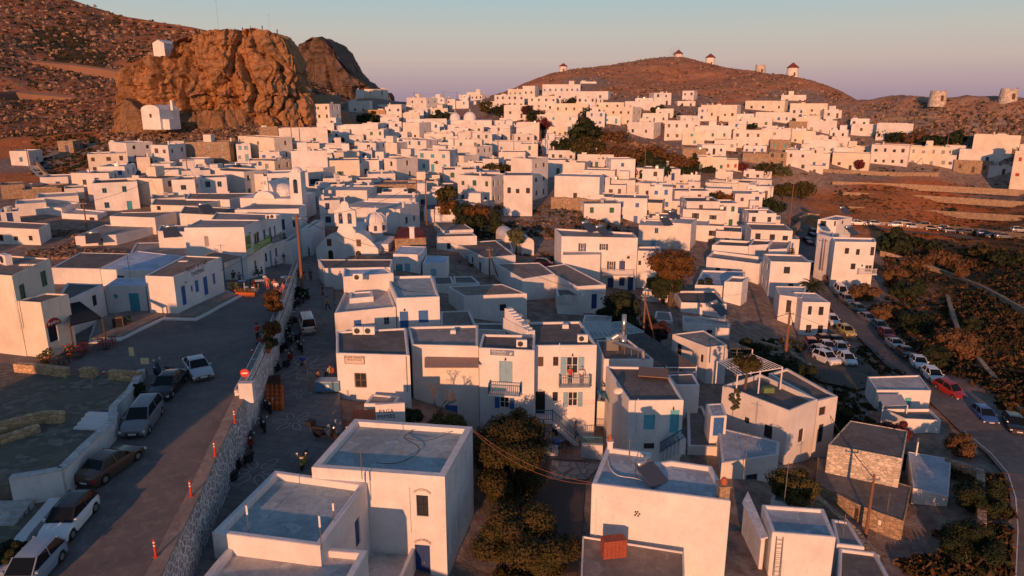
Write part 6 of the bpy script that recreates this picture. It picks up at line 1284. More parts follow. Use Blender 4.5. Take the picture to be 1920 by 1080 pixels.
# washing on the porch, wall lamps and small wall things
for i, (px, py, d, c, t) in enumerate(((1052,562,95.6,(.5,.5,.5),'grey cloth on the washing line under the creeper'),(1062,560,95.6,(.62,.6,.6),'white cloth on the washing line under the creeper'),(1074,561,95.6,(.62,.5,.5),'pinkish cloth on the washing line under the creeper'),(370,342,158,(.7,.68,.62),'white cloth hanging by the far wooden pole'))):
    m = MB(); p = at(px, py, d)
    for k in range(6): m.quad((-.6+.2*k, .05*math.sin(k*2), -.6), (-.4+.2*k, .05*math.sin(k*2+2), -.6), (-.4+.2*k, .03*math.sin(k*2+2), .55), (-.6+.2*k, .03*math.sin(k*2), .55))
    thing('washing', t, 'laundry', p, 0, paint(c, .9, name='cloth'), main=m)
for key, e, px, py, t in (('rent',1,345,528,'wall lamp above the nearest blue door of the rental office'),('penl',0,948,671,'wall lamp above the teal balcony door'),('penr',0,1073,663,'wall lamp above the open balcony door'),('blued',0,758,579,'wall lamp above the bright blue door'),('greenb',1,466,436,'wall lamp near the light green shutter'),('cyanh',0,1262,763,'yellow wall lamp above the cyan door'),('navyh',0,1167,486,'wall lamp above the upper navy door')):
    a, tt, nn = on_wall(key, e, px, py); m = MB(); m.tube(nn*.0, nn*.22, .02, n=5); m.tube(nn*.2-Vector((0,0,.16)), nn*.2+Vector((0,0,.05)), .08, .04, 8); thing('wall_lamp', t, 'lamp', a, 0, pc('dark'), main=m)
for key, e, px, py, t in (('fore',0,768,930,'thin drain pipe down the front of the nearest house'),('market',0,762,680,'drain pipe at the right of the supermarket wall'),('cyanh',0,1196,760,'drain pipe on the cyan door house'),('penr',0,1049,655,'short white vent pipe on the pension parapet'),('cafe1',1,26,560,'drain pipe at the corner of the cream house'),('solar',0,1118,950,'conduit at the left edge of the blank white wall')):
    a, tt, nn = on_wall(key, e, px, py); m = MB(); m.tube(nn*.06+Vector((0,0,.6)), nn*.06-Vector((0,0,2.6 if key != 'penr' else .2)), .035, n=6); thing('drain_pipe', t, 'pipe', a, 0, pc('white' if key != 'market' else 'grey'), main=m)
# sunloungers between pension and cyan-door house
for k in range(3):
    m = MB(); m.box(-.3,-.9,.25,.3,.5,.33); m.raw([(-.3,.5,.25),(.3,.5,.25),(.3,1.0,.75),(-.3,1.0,.75),(-.3,.5,.33),(.3,.5,.33),(.3,.96,.8),(-.3,.96,.8)], [(3,2,1,0),(4,5,6,7),(0,1,5,4),(1,2,6,5),(2,3,7,6),(3,0,4,7)])
    for x in (-.25,.25):
        for y in (-.8,.4): m.box(x-.03,y-.03,0,x+.03,y+.03,.25)
    thing('sun_lounger', ['dark-blue striped lounger nearest the pension corner','middle dark lounger beside the pension','dark lounger nearest the cyan-door house'][k], 'lounger', at(1130+10*k, 745+6*k, 66.2-1.2*k)+Vector((0,0,.15)), rad(70), pc('dkblue' if k else 'navy'), main=m)
# ---------------------------------------------------------------- cars
TYRE = newmat('tyre_rubber', (.015,.015,.016), .8)[0]; RIM = newmat('alloy_rim', (.35,.36,.38), .35, .5, .7)[0]; CGL = newmat('car_glass', (.008,.01,.012), .12, .25)[0]
LAMP = newmat('lamp_glass', (.6,.6,.58), .2, .6)[0]; TAIL = newmat('tail_lamp', (.35,.02,.02), .25, .6)[0]; TRIMM = newmat('car_trim', (.02,.02,.022), .6)[0]; PLATE = newmat('number_plate', (.6,.6,.6), .5)[0]
CARC = {'white':(.72,.73,.74),'silver':(.38,.40,.43),'grey':(.17,.18,.20),'black':(.018,.018,.022),'navy':(.03,.045,.10),'blue':(.04,.10,.28),'red':(.32,.025,.02),'yellow':(.55,.42,.10),'brown':(.09,.055,.04),'teal':(.05,.12,.15),'cream':(.55,.50,.42),'sky':(.25,.33,.42)}
def carpaint(k): 
    if ('cp', k) not in MATS: 
        m = newmat('car_paint_'+k, CARC[k], .28, .5, .15 if k != 'white' else 0)[0]; m.node_tree.nodes['Principled BSDF'].inputs['Coat Weight'].default_value = .5; MATS[('cp', k)] = m
    return MATS[('cp', k)]
CARS = {}
SHAPES = { # length, half width, height, top line of the body (x from rear -1 to front 1, z), cabin (rear foot, rear roof, front roof, front foot), belt
 'hatch': (4.0,.86,1.48,[(-1,.72),(-.93,.92),(-.6,.95),(.2,.93),(.48,.88),(.85,.74),(1,.60)],(-.93,-.72,.12,.50),.93),
 'sedan': (4.5,.88,1.42,[(-1,.74),(-.94,.93),(-.62,.98),(.2,.93),(.44,.89),(.85,.76),(1,.60)],(-.70,-.42,.12,.46),.93),
 'suv': (4.4,.92,1.68,[(-1,.80),(-.95,1.04),(-.6,1.08),(.2,1.06),(.46,1.02),(.88,.90),(1,.68)],(-.95,-.82,.16,.50),1.06),
 'van': (4.2,.86,1.92,[(-1,.85),(-.98,1.05),(-.5,1.08),(.4,1.06),(.70,1.0),(.92,.80),(1,.60)],(-.985,-.93,.52,.84),1.06),
 'pickup': (4.8,.88,1.65,[(-1,.95),(-.98,.98),(-.3,1.0),(.2,1.0),(.46,.98),(.88,.88),(1,.66)],(-.12,-.05,.26,.48),1.0)}
def car(kind, col, roofc=None):
    key = (kind, col, roofc)
    if key in CARS: return copy_tree(CARS[key])
    Lc, hw_, Hc, line, cab, belt = SHAPES[kind]; hl = Lc/2; root = empty('parked_car'); CP_ = carpaint(col)
    xs = [-1,-.985,-.96,-.93,-.8,-.6,-.4,-.2,0,.2,.4,.5,.62,.75,.87,.94,.98,1]
    def zt(x): return float(np.interp(x, [p[0] for p in line], [p[1] for p in line]))
    rings = []
    wr = .33; wxs = (-.62*hl, .64*hl)
    V = []; Fc = []
    xx = sorted(set([x*hl for x in xs]+[w+d for w in wxs for d in (-.37,-.3,-.15,0,.15,.3,.37)]))
    for x in xx:
        u = x/hl; tap = 1-.10*max(0, abs(u)-.72)/.28-.12*max(0, abs(u)-.95)/.05; w = hw_*tap; t = zt(u); zb = .22
        for wc in wxs:
            dd = abs(x-wc)
            if dd < .375: zb = max(zb, .33+math.sqrt(max(0, .37**2-dd**2)))
        zb = min(zb, t-.08); s = .30 if u > -.9 else .34
        pr = [(w*.97, zb), (w, max(zb+.01, .48)), (w*1.0, max(zb+.02, t-.22)), (w*.95, t-.04), (w*.80, t), (0, t+.025)]
        V += [(x, y, z) for y, z in pr]+[(x, -y, z) for y, z in pr[-2::-1]]
    n = 11
    for i in range(len(xx)-1):
        for j in range(n-1): a = i*n+j; Fc.append((a, a+n, a+n+1, a+1))
        Fc.append((i*n, i*n+n-1, (i+1)*n+n-1, (i+1)*n))
    Fc.append(tuple(range(n))); Fc.append(tuple((len(xx)-1)*n+j for j in range(n-1, -1, -1)))
    m = MB(); m.raw(V, Fc)
    rf, rr_, fr_, ff = [c*hl for c in cab]; zb, zt_ = belt-.02, Hc; wb, wt = hw_*.90, hw_*.70
    C = [(rf, wb, zb), (rr_, wt, zt_-.05), (fr_, wt, zt_-.05), (ff, wb*.93, zb)]; C2 = [(x, -y, z) for x, y, z in C]
    g = MB(); g.raw(C+C2, [(0,3,2,1),(4,5,6,7),(0,1,5,4),(3,7,6,2)]); 
    rm = MB(); k = 6
    for i in range(k):
        xa, xb = rr_-.03+(fr_-rr_+.06)*i/k, rr_-.03+(fr_-rr_+.06)*(i+1)/k; za, zb_ = zt_-.05+.05*math.sin(math.pi*i/k)**.5, zt_-.05+.05*math.sin(math.pi*(i+1)/k)**.5
        rm.quad((xa, wt+.01, zt_-.06), (xa, wt*.7, za), (xb, wt*.7, zb_), (xb, wt+.01, zt_-.06)); rm.quad((xa, wt*.7, za), (xa, -wt*.7, za), (xb, -wt*.7, zb_), (xb, wt*.7, zb_)); rm.quad((xa, -wt*.7, za), (xa, -wt-.01, zt_-.06), (xb, -wt-.01, zt_-.06), (xb, -wt*.7, zb_))
    def pil(a, b, w=.05):
        rm.tube(a, b, w, n=4)
    for s in (1, -1):
        pil((rf, wb*s, zb), (rr_, wt*s, zt_-.05), .06); pil((ff, wb*.93*s, zb), (fr_, wt*s, zt_-.05), .04); xm = (fr_+rr_)/2+.1; pil((xm, wb*.99*s, zb), (xm-.05, wt*1.005*s, zt_-.05), .035)
    o = m.build('body', CP_, root, smooth=False, bevel=0); o.data.polygons.foreach_set('use_smooth', [True]*len(o.data.polygons)); e = o.modifiers.new('e', 'EDGE_SPLIT'); e.split_angle = rad(38)
    g.build('window', CGL, root); rm.build('roof', carpaint(roofc or col), root)
    for wx in wxs:
        for s in (1, -1):
            t = MB(); M = Matrix.Translation((wx, s*(hw_-.12), .33)) @ Matrix.Rotation(math.pi/2, 4, 'X'); t.lathe([(.0,-.1),(.30,-.1),(.33,-.06),(.33,.06),(.30,.1),(.0,.1)], 18, M=M); w = t.build('wheel', TYRE, root)
            r_ = MB(); r_.lathe([(0,-.11),(.19,-.105),(.2,-.07),(.2,.07),(.19,.105),(0,.11)], 10, M=M); r_.build('rim', RIM, w)
    zf, zr = zt(.97)-.10, zt(-.99)-.12
    for s in (1, -1):
        b = MB(); b.box(hl*.93, s*hw_*.80-.16, zf-.10, hl*1.0, s*hw_*.80+.10, zf+.03); b.build('headlight', LAMP, root)
        b = MB(); b.box(-hl*1.005, s*hw_*.76-.12, zr-.14, -hl*.955, s*hw_*.76+.12, zr+.08); b.build('tail_light', TAIL, root)
        b = MB(); b.box(ff-.25, s*(wb+.02)-.01, zb+.0, ff-.12, s*(wb+.17), zb+.12); b.build('mirror', CP_, root)
    b = MB(); b.box(hl*.99, -.45, .38, hl*1.012, .45, .52); b.box(-hl*1.012, -hw_*.8, .3, -hl*.99, hw_*.8, .42); b.box(hl*.985, -hw_*.8, .24, hl*1.01, hw_*.8, .34); b.build('bumper_trim', TRIMM, root)
    for xa, xb in ((hl*1.012, hl*1.02), (-hl*1.02, -hl*1.012)): b = MB(); b.box(xa, -.26, .40, xb, .26, .51); b.build('number_plate', PLATE, root)
    CARS[key] = root; return root
def put_car(kind, col, a, b, label, fn=None, roofc=None, group='parked cars', name=None, z=None, s=.93):
    """a = photo position of the tail, b = of the nose, on the ground"""
    f_ = fn or (lambda x, y: G(x, y)); p, q = f_(*a), f_(*b); o = car(kind, col, roofc); c = (p+q)/2
    d = q-p; o.rotation_euler = (0, -math.atan2(max(-1.2, min(1.2, d.z)), max(2, math.hypot(d.x, d.y))) if abs(d.z) < 1.2 else 0, math.atan2(d.y, d.x))
    o.scale = (s*.97, s, s); zz_ = z if z is not None else c.z; o.location = (c.x, c.y, zz_); tag(o, label, 'van' if kind == 'van' else 'car', group)
    if name: o.name = name
    return o
put_car('sedan','silver',(362,688),(382,714),'silver saloon with red windscreen strip crossing the square', U, name='moving_car')
put_car('sedan','black',(335,712),(300,752),'dark saloon under the white court wall, behind the motorcycle', U)
put_car('suv','grey',(287,772),(252,822),'grey estate car parked on the ramp, second from the square', U)
put_car('sedan','brown',(182,902),(238,862),'brown saloon with sunlit tail on the ramp', U)
put_car('hatch','white',(160,955),(105,1018),'white hatchback with black roof and red sunshade on the ramp', U, roofc='black')
put_car('hatch','sky',(85,1058),(40,1108),'pale blue-grey hatchback cut by the bottom left corner', U)
put_car('van','cream',(582,634),(572,604),'cream minibus standing in the lower street', L, name='minibus')
def rr_fn(x, y):
    p = at(x, y, Dp(x, y)); z = z_rr(p.x, p.y); q = on_z(x, y, p.z); return Vector((q.x, q.y, p.z+.12))
for kind, col, a, b, t in (('suv','black',(1890,795),(1912,822),'black car nearest the right edge on the valley road'),('hatch','blue',(1832,778),(1856,800),'blue hatchback with pinkish windscreen on the valley road'),('hatch','red',(1764,730),(1792,748),'red hatchback parked alone on the valley road'),
   ('hatch','white',(1738,704),(1758,722),'nearest white hatchback of the upper row on the valley road'),('hatch','white',(1712,680),(1733,700),'white hatchback just above the nearest white one on the valley road'),('sedan','black',(1686,661),(1710,678),'black saloon between a silver car and two white hatchbacks'),('sedan','silver',(1668,647),(1688,660),'silver car just behind the black saloon on the valley road'),
   ('hatch','red',(1652,627),(1672,642),'red car midway down the valley road row'),('hatch','teal',(1640,612),(1658,626),'blue-grey car just above the midway red one'),('sedan','grey',(1615,597),(1636,610),'champagne-grey saloon with sunlit side'),('sedan','teal',(1597,578),(1618,592),'dark teal saloon above the champagne-grey one'),('hatch','grey',(1578,562),(1595,574),'small dark hatchback below the white van'),
   ('van','white',(1570,548),(1580,558),'small white van seen from behind on the valley road'),('sedan','red',(1546,524),(1562,538),'dark red saloon near the three-storey house'),('hatch','silver',(1538,515),(1552,524),'grey hatchback just above the dark red saloon'),('hatch','black',(1526,509),(1540,516),'dark car tucked behind the grey hatchback'),
   ('hatch','silver',(1515,500),(1528,509),'sunlit silver car by the entrance of the three-storey house'),('hatch','red',(1515,462),(1522,470),'red car parked left of the long white wall'),('hatch','black',(1510,456),(1520,463),'black car just above the red one at the bend'),('hatch','navy',(1520,447),(1529,453),'dark car in the upper bend, lower of two'),('hatch','black',(1521,438),(1529,444),'dark car in the upper bend, upper of two')):
    put_car(kind, col, a, b, t, rr_fn)
put_car('hatch','yellow',(1577,622),(1595,634),'yellow hatchback on the left side of the valley road', rr_fn); put_car('hatch','white',(1554,602),(1566,614),'white car behind the four-window house', rr_fn)
for kind, col, a, b, t in (('hatch','red',(1516,648),(1526,666),'dark red car at the left of the small car park'),('sedan','black',(1533,640),(1556,656),'black car in the back row of the small car park'),('sedan','black',(1556,644),(1580,656),'second black car in the back row, touching the road'),('hatch','silver',(1540,652),(1562,672),'silver car in the middle of the small car park'),('hatch','silver',(1565,654),(1585,675),'silver-white car right of the middle one in the small car park'),
   ('suv','white',(1530,676),(1568,692),'white estate car parked sideways in the small car park'),('suv','silver',(1529,668),(1556,682),'pale car wedged behind the white estate'),('hatch','white',(1576,676),(1598,694),'white hatchback nose-out at the front of the small car park')):
    put_car(kind, col, a, b, t, lambda x, y: G(x, y)+Vector((0,0,.3)))
TC = ['white','silver','white','black','silver','grey','black','silver','navy','black','blue','black','grey','silver']
for i, (x, y) in enumerate(((1609,425),(1643,426),(1679,428),(1700,424),(1712,431),(1731,428),(1748,435),(1765,434),(1783,439),(1815,442),(1848,444),(1865,449),(1884,450),(1912,438))):
    q = G(x, y)+Vector((0, .5, .35)); o = car('hatch' if i % 3 else 'sedan', TC[i]); o.location = q; o.rotation_euler = (0, 0, rad(HR.choice([-18, -12, 165]))); 
    tag(o, '%s car in the row on the field track, %s' % (TC[i], ['leftmost','second from left','third from left','fourth from left','fifth from left','sixth from left','seventh from left','eighth from left','ninth from left','tenth from left','eleventh from left','third from right','second from right','rightmost'][i]), 'car', 'cars parked along the field track')
put_car('van','white',(1455,438),(1470,438),'white van half hidden beside the stone wall at the road bend')
put_car('hatch','red',(1012,498),(1028,500),'red car parked beyond the small blue-white church')
# ---------------------------------------------------------------- motorcycles and scooters
BIKES = {}
def bike(col, box=False):
    key = (col, box)
    if key in BIKES: return copy_tree(BIKES[key])
    r = empty('scooter'); c = carpaint(col)
    for x in (-.62, .62):
        m = MB(); M = Matrix.Translation((x, 0, .27)) @ Matrix.Rotation(math.pi/2, 4, 'X'); m.lathe([(.14,-.06),(.25,-.06),(.27,0),(.25,.06),(.14,.06)], 14, M=M); m.lathe([(0,-.03),(.15,-.03),(.15,.03),(0,.03)], 10, M=M); m.build('wheel', TYRE, r)
    m = MB(); m.raw([(-.95,-.1,.62),(-.95,.1,.62),(-.3,.19,.62),(.0,.14,.55),(-.0,-.14,.55),(-.3,-.19,.62),(-.8,-.14,.38),(-.8,.14,.38),(-.3,.17,.26),(-.3,-.17,.26)], [(0,1,2,3,4,5),(1,0,6,7),(0,5,9,6),(2,1,7,8),(5,4,9),(3,2,8),(4,3,8,9),(6,9,8,7)])
    m.box(-.3,-.17,.26,.38,.17,.33); m.raw([(.36,-.2,.3),(.36,.2,.3),(.52,.16,.95),(.52,-.16,.95),(.46,-.2,.3),(.46,.2,.3),(.60,.12,.92),(.60,-.12,.92)], [(0,3,2,1),(4,5,6,7),(0,4,7,3),(1,2,6,5),(3,7,6,2)]); m.box(.45,-.09,.45,.85,.09,.56); m.build('body', c, r)
    m = MB(); m.raw([(-.92,-.13,.63),(-.92,.13,.63),(-.1,.13,.66),(-.1,-.13,.66),(-.92,-.11,.76),(-.92,.11,.76),(-.15,.12,.76),(-.15,-.12,.76)], [(3,2,1,0),(4,5,6,7),(0,1,5,4),(1,2,6,5),(2,3,7,6),(3,0,4,7)]); m.build('seat', TRIMM, r)
    m = MB(); m.tube((.52,-.33,1.0),(.52,.33,1.0), .022); m.tube((.52,0,.9),(.62,0,.3), .03); m.build('handlebar', TRIMM, r)
    for s in (-1, 1): m = MB(); m.tube((.52,s*.25,1.0),(.48,s*.3,1.18), .01, n=4); m.box(.46,s*.3-.06,1.15,.49,s*.3+.06,1.24); m.build('mirror', LAMP, r)
    m = MB(); m.lathe([(0,0),(.09,0),(.07,.06),(0,.07)], 12, M=Matrix.Translation((.57,0,.88)) @ Matrix.Rotation(math.pi/2, 4, 'Y')); m.build('headlight', LAMP, r)
    m = MB(); m.box(-1.0,-.09,.52,-.93,.09,.6); m.build('tail_light', TAIL, r); m = MB(); m.box(-1.02,-.1,.36,-1.0,.1,.5); m.build('number_plate', PLATE, r)
    if box: m = MB(); m.box(-1.25,-.22,.76,-.85,.22,1.08); m.build('top_box', TRIMM, r)
    BIKES[key] = r; return r
BK = [(430,908,'black',75,0,'black scooter nearest the ramp wall foot, low in the photo'),(458,872,'black',68,0,'black scooter just above the lowest one in the lower street'),(471,832,'red',110,0,'scooter with red tail light beside the sloping wall'),(493,802,'black',120,0,'black scooter with white plate below the gas cylinders'),(503,768,'black',125,0,'dark scooter touching the orange gas cylinders'),
 (570,870,'yellow',95,0,'yellow-bodied scooter left of the nearest white house'),(545,672,'red',100,0,'red-seated scooter below the minibus, against the parapet'),(533,655,'black',80,1,'dark scooter with a top box by the parapet, just above the red one'),(552,640,'black',70,0,'black scooter close to the rear wheel of the minibus'),(563,655,'black',120,0,'scooter with white plate behind the minibus'),
 (530,690,'black',60,0,'dark scooter just above the drink crates'),(541,625,'black',95,1,'scooter with windscreen between parapet and minibus'),(550,606,'black',75,0,'black scooter level with the minibus roof'),(552,593,'silver',110,0,'scooter with silver mirror above the minibus'),(558,572,'black',80,0,'dark scooter below the end planter'),(568,563,'black',110,0,'black scooter right of the plants by the tall pole'),
 (571,552,'grey',70,0,'grey scooter just below the tall pole'),(562,548,'black',100,0,'farthest black scooter, at the foot of the tall pole')]
for px, py, c, rz, bxx, t in BK:
    o = bike(c, bool(bxx)); q = L(px, py+3); o.location = q; o.rotation_euler = (0, rad(0), rad(rz+180)); tag(o, t, 'scooter', 'scooters along the lower street')
o = bike('black', True); o.location = L(612, 822); o.rotation_euler.z = rad(-20); o.scale = (1.25,1.5,1.15); tag(o, 'black quad bike with a rear box beside the nearest roof', 'quad bike'); o.name = 'quad_bike'
o = bike('navy'); o.location = U(308, 706); o.rotation_euler.z = rad(160); o.scale = (1.15,1,1.15); tag(o, 'dark motorcycle leaning at the end of the court wall', 'motorcycle'); o.name = 'motorcycle'
# ---------------------------------------------------------------- people
SKIN = paint((.42,.22,.15), .6, name='skin')
def skin_mesh(name, joints, edges, rootj=0, sub=1):
    me = bpy.data.meshes.new('sk'); me.from_pydata([j[:3] for j in joints], edges, []); o = bpy.data.objects.new('sk', me); COL.objects.link(o)
    o.modifiers.new('s', 'SKIN'); o.modifiers['s'].use_smooth_shade = True
    for i, j in enumerate(joints): v = me.skin_vertices[0].data[i]; r = j[3]; v.radius = (r, r if len(j) < 5 else j[4]); v.use_root = (i == rootj)
    if sub: sm = o.modifiers.new('u', 'SUBSURF'); sm.levels = sub; sm.render_levels = sub
    bpy.context.view_layer.update(); dg = bpy.context.evaluated_depsgraph_get(); r = bpy.data.meshes.new_from_object(o.evaluated_get(dg)); r.name = name; bpy.data.objects.remove(o); return r
POSES = {}
def pose(kind):
    if kind in POSES: return POSES[kind]
    sit = kind == 'sit'; walk = kind in ('walk',); st = kind == 'stairs'; up = kind == 'phone'
    hz = .50 if sit else .92; T_ = lambda x, y, z, *r: (x, y, z, *r)
    lean = .05 if walk else 0
    J = [T_(0,0,hz,.135,.10), T_(0,lean*.5,hz+.22,.115,.09), T_(0,lean,hz+.44,.155,.10), T_(0,lean,hz+.545,.055), T_(0,lean+.02,hz+.60,.055), T_(0,lean+.03,hz+.68,.088,.10), T_(0,lean+.03,hz+.76,.07,.08)]
    E = [(0,1),(1,2),(2,3),(3,4),(4,5),(5,6)]; LEG = []; ARM = []
    for s in (-1, 1):
        if sit: k = [(s*.09,0,hz-.02,.085),(s*.12,.42,hz+.0,.065),(s*.12,.45,.10,.045),(s*.12,.56,.05,.04)]
        elif walk: k = [(s*.09,0,hz-.06,.09),(s*.09,.18*s+.05,.50,.065),(s*.09,.30*s-.08,.10,.045),(s*.09,.30*s+.06,.04,.04)]
        elif st: k = [(s*.09,0,hz-.06,.09),(s*.09,.10 if s > 0 else .22,.52 if s > 0 else .60,.065),(s*.09,0 if s > 0 else .16,.10 if s > 0 else .24,.045),(s*.09,.14 if s > 0 else .30,.04 if s > 0 else .18,.04)]
        else: k = [(s*.09,0,hz-.06,.09),(s*.10,.02,.49,.065),(s*.11,-.02,.09,.045),(s*.12,.13,.04,.04)]
        b = len(J); J += k; E += [(0,b),(b,b+1),(b+1,b+2),(b+2,b+3)]; LEG.append(k)
        sh = (s*.20,lean,hz+.47,.055)
        if up and s == 1: a = [sh,(s*.27,.10,hz+.28,.042),(s*.12,.25,hz+.52,.034),(s*.09,.27,hz+.60,.038)]
        elif sit: a = [sh,(s*.27,.05,hz+.22,.042),(s*.17,.28,hz+.18,.034),(s*.14,.36,hz+.18,.036)]
        elif walk: a = [sh,(s*.25,-.10*s,hz+.22,.042),(s*.25,-.16*s+.08,hz-.02,.033),(s*.25,-.16*s+.13,hz-.10,.036)]
        elif kind == 'lean': a = [sh,(s*.26,.10,hz+.24,.042),(s*.18,.34,hz+.10,.033),(s*.14,.40,hz+.10,.036)]
        else: a = [sh,(s*.25,-.02,hz+.20,.042),(s*.26,.05,hz-.03,.033),(s*.26,.07,hz-.11,.036)]
        b = len(J); J += a; E += [(2,b),(b,b+1),(b+1,b+2),(b+2,b+3)]; ARM.append(a)
        h = Vector(a[3][:3])
        dr_ = (Vector(a[3][:3])-Vector(a[2][:3])).normalized(); sd = dr_.orthogonal().normalized()
        for q in range(4): b = len(J); J.append((*(h+dr_*(.075+.008*(q % 2+1))+sd*(q-1.5)*.022), .010)); E.append((a and b-1-q, b)) if False else E.append((b-1-q, b))
        b = len(J); J.append((*(h+sd*.055+dr_*.03), .012)); E.append((b-5, b))
    body = skin_mesh('person_body', J, E)
    g = 1.16; sh_j = [(x, y, z, r*g if i not in (2,) else r*1.1) for i, (x, y, z, r) in enumerate([j[:4] for j in J[:3]])]; sj = list(sh_j); se = [(0,1),(1,2)]; sj.append((0,lean,hz+.50,.09)); se.append((2,3))
    for a in ARM: b = len(sj); m_ = tuple((a[0][i]+a[1][i])/2 for i in range(3)); sj += [(a[0][0],a[0][1],a[0][2],.068),(*m_,.062),(*a[1][:3],.054)]; se += [(2,b),(b,b+1),(b+1,b+2)]
    shirt = skin_mesh('shirt', sj, se); tj = [(0,0,hz+.06,.14),(0,0,hz,.15)]; te = [(0,1)]; tj2 = list(tj); te2 = [(0,1)]
    for k in LEG:
        b = len(tj); tj += [(*k[0][:3],.105),(*k[1][:3],.08),(*k[2][:3],.062)]; te += [(1,b),(b,b+1),(b+1,b+2)]
        b = len(tj2); tj2 += [(*k[0][:3],.11),(k[1][0],k[1][1],k[1][2]+.03,.092)]; te2 += [(1,b),(b,b+1)]
    tr = skin_mesh('trousers', tj, te, 1); sho = skin_mesh('shorts', tj2, te2, 1)
    hm = MB(); c = (0, lean+.02, hz+.70); hm.lathe([(.105*math.cos(a), .125*math.sin(a)) for a in [-.35+i*(math.pi/2+.35)/8 for i in range(9)]], 14, c)
    for i, v in enumerate(hm.v):
        if v[1] > c[1]+.05 and v[2] < c[2]+.06: hm.v[i] = (v[0]*.8, c[1]+.05, v[2])
    fm = MB(); 
    for s in (-1, 1): fm.lathe([(.012,0),(0,.006)], 6, M=Matrix.Translation((s*.03, lean+.125, hz+.70)) @ Matrix.Rotation(-math.pi/2, 4, 'X'))
    fm.raw([(-.012,lean+.115,hz+.655),(.012,lean+.115,hz+.655),(0,lean+.155,hz+.66),(0,lean+.12,hz+.70)], [(0,1,2),(0,2,3),(1,3,2)])
    POSES[kind] = (body, shirt, tr, sho, hm, fm, {}); return POSES[kind]
def person(kind, loc, rz, shirt, legs, label, hair=(.03,.02,.015), shorts=False, bag=None, s=1.):
    P = pose(kind); r = empty('person', loc, rz, label, 'person'); r.scale = (s, s, s)
    b = bpy.data.objects.new('body', P[0]); 
    if not P[0].materials: P[0].materials.append(SKIN)
    link(b, r)
    for nm, me, col in (('shirt', P[1], shirt), ('shorts' if shorts else 'trousers', P[3] if shorts else P[2], legs)):
        me = me.copy(); me.materials.clear(); me.materials.append(paint(col, .85, name='cloth')); o = bpy.data.objects.new(nm, me); link(o, r)
    P[4].build('hair', paint(hair, .8, name='hair'), r, smooth=True); P[5].build('face', paint((.12,.05,.04), .7, name='features'), r)
    if bag: m = MB(); m.box(-.16,-.32,P and (.98 if kind != 'sit' else .55),.16,-.14,1.4 if kind != 'sit' else .98); m.build('backpack', paint(bag, .7, name='cloth'), r)
    return r
up_ = lambda x, y: U(x, y); lo_ = lambda x, y: L(x, y)
bal = bl2; a, t, nn, L_ = bal; 
person('phone', a+t*(L_*.36)+nn*.25, rad(180), (.45,.06,.05), (.04,.04,.05), 'person in red standing inside the open balcony door of the pension', (.25,.2,.17))
person('lean', a+t*(L_*.72)+nn*.45, rad(200), (.75,.72,.70), (.3,.2,.2), 'person in white leaning on the pension balcony rail', (.5,.45,.4))
a, f, La, Lb, drop, n_ = STAIR; k = .68
person('stairs', a+f(La+(Lb-La)*k, .55, -drop*k), rad(-100), (.35,.12,.08), (.10,.16,.28), 'person in patterned shirt and jeans walking down the pension stairs', (.05,.03,.02))
person('walk', lo_(569, 697), rad(175), (.02,.08,.40), (.02,.02,.03), 'person in blue t-shirt and black shorts walking down the lower street', shorts=True)
person('phone', lo_(598, 728), rad(20), (.10,.05,.03), (.35,.28,.2), 'person in dark top and light trousers with a hand raised by the shop corner')
person('sit', lo_(620, 716)+Vector((0,0,.35)), rad(60), (.25,.42,.35), (.03,.03,.03), 'person in pale green top with an orange backpack seated on the freezer step', bag=(.6,.12,.04))
PE = [(485,800-150,0)]
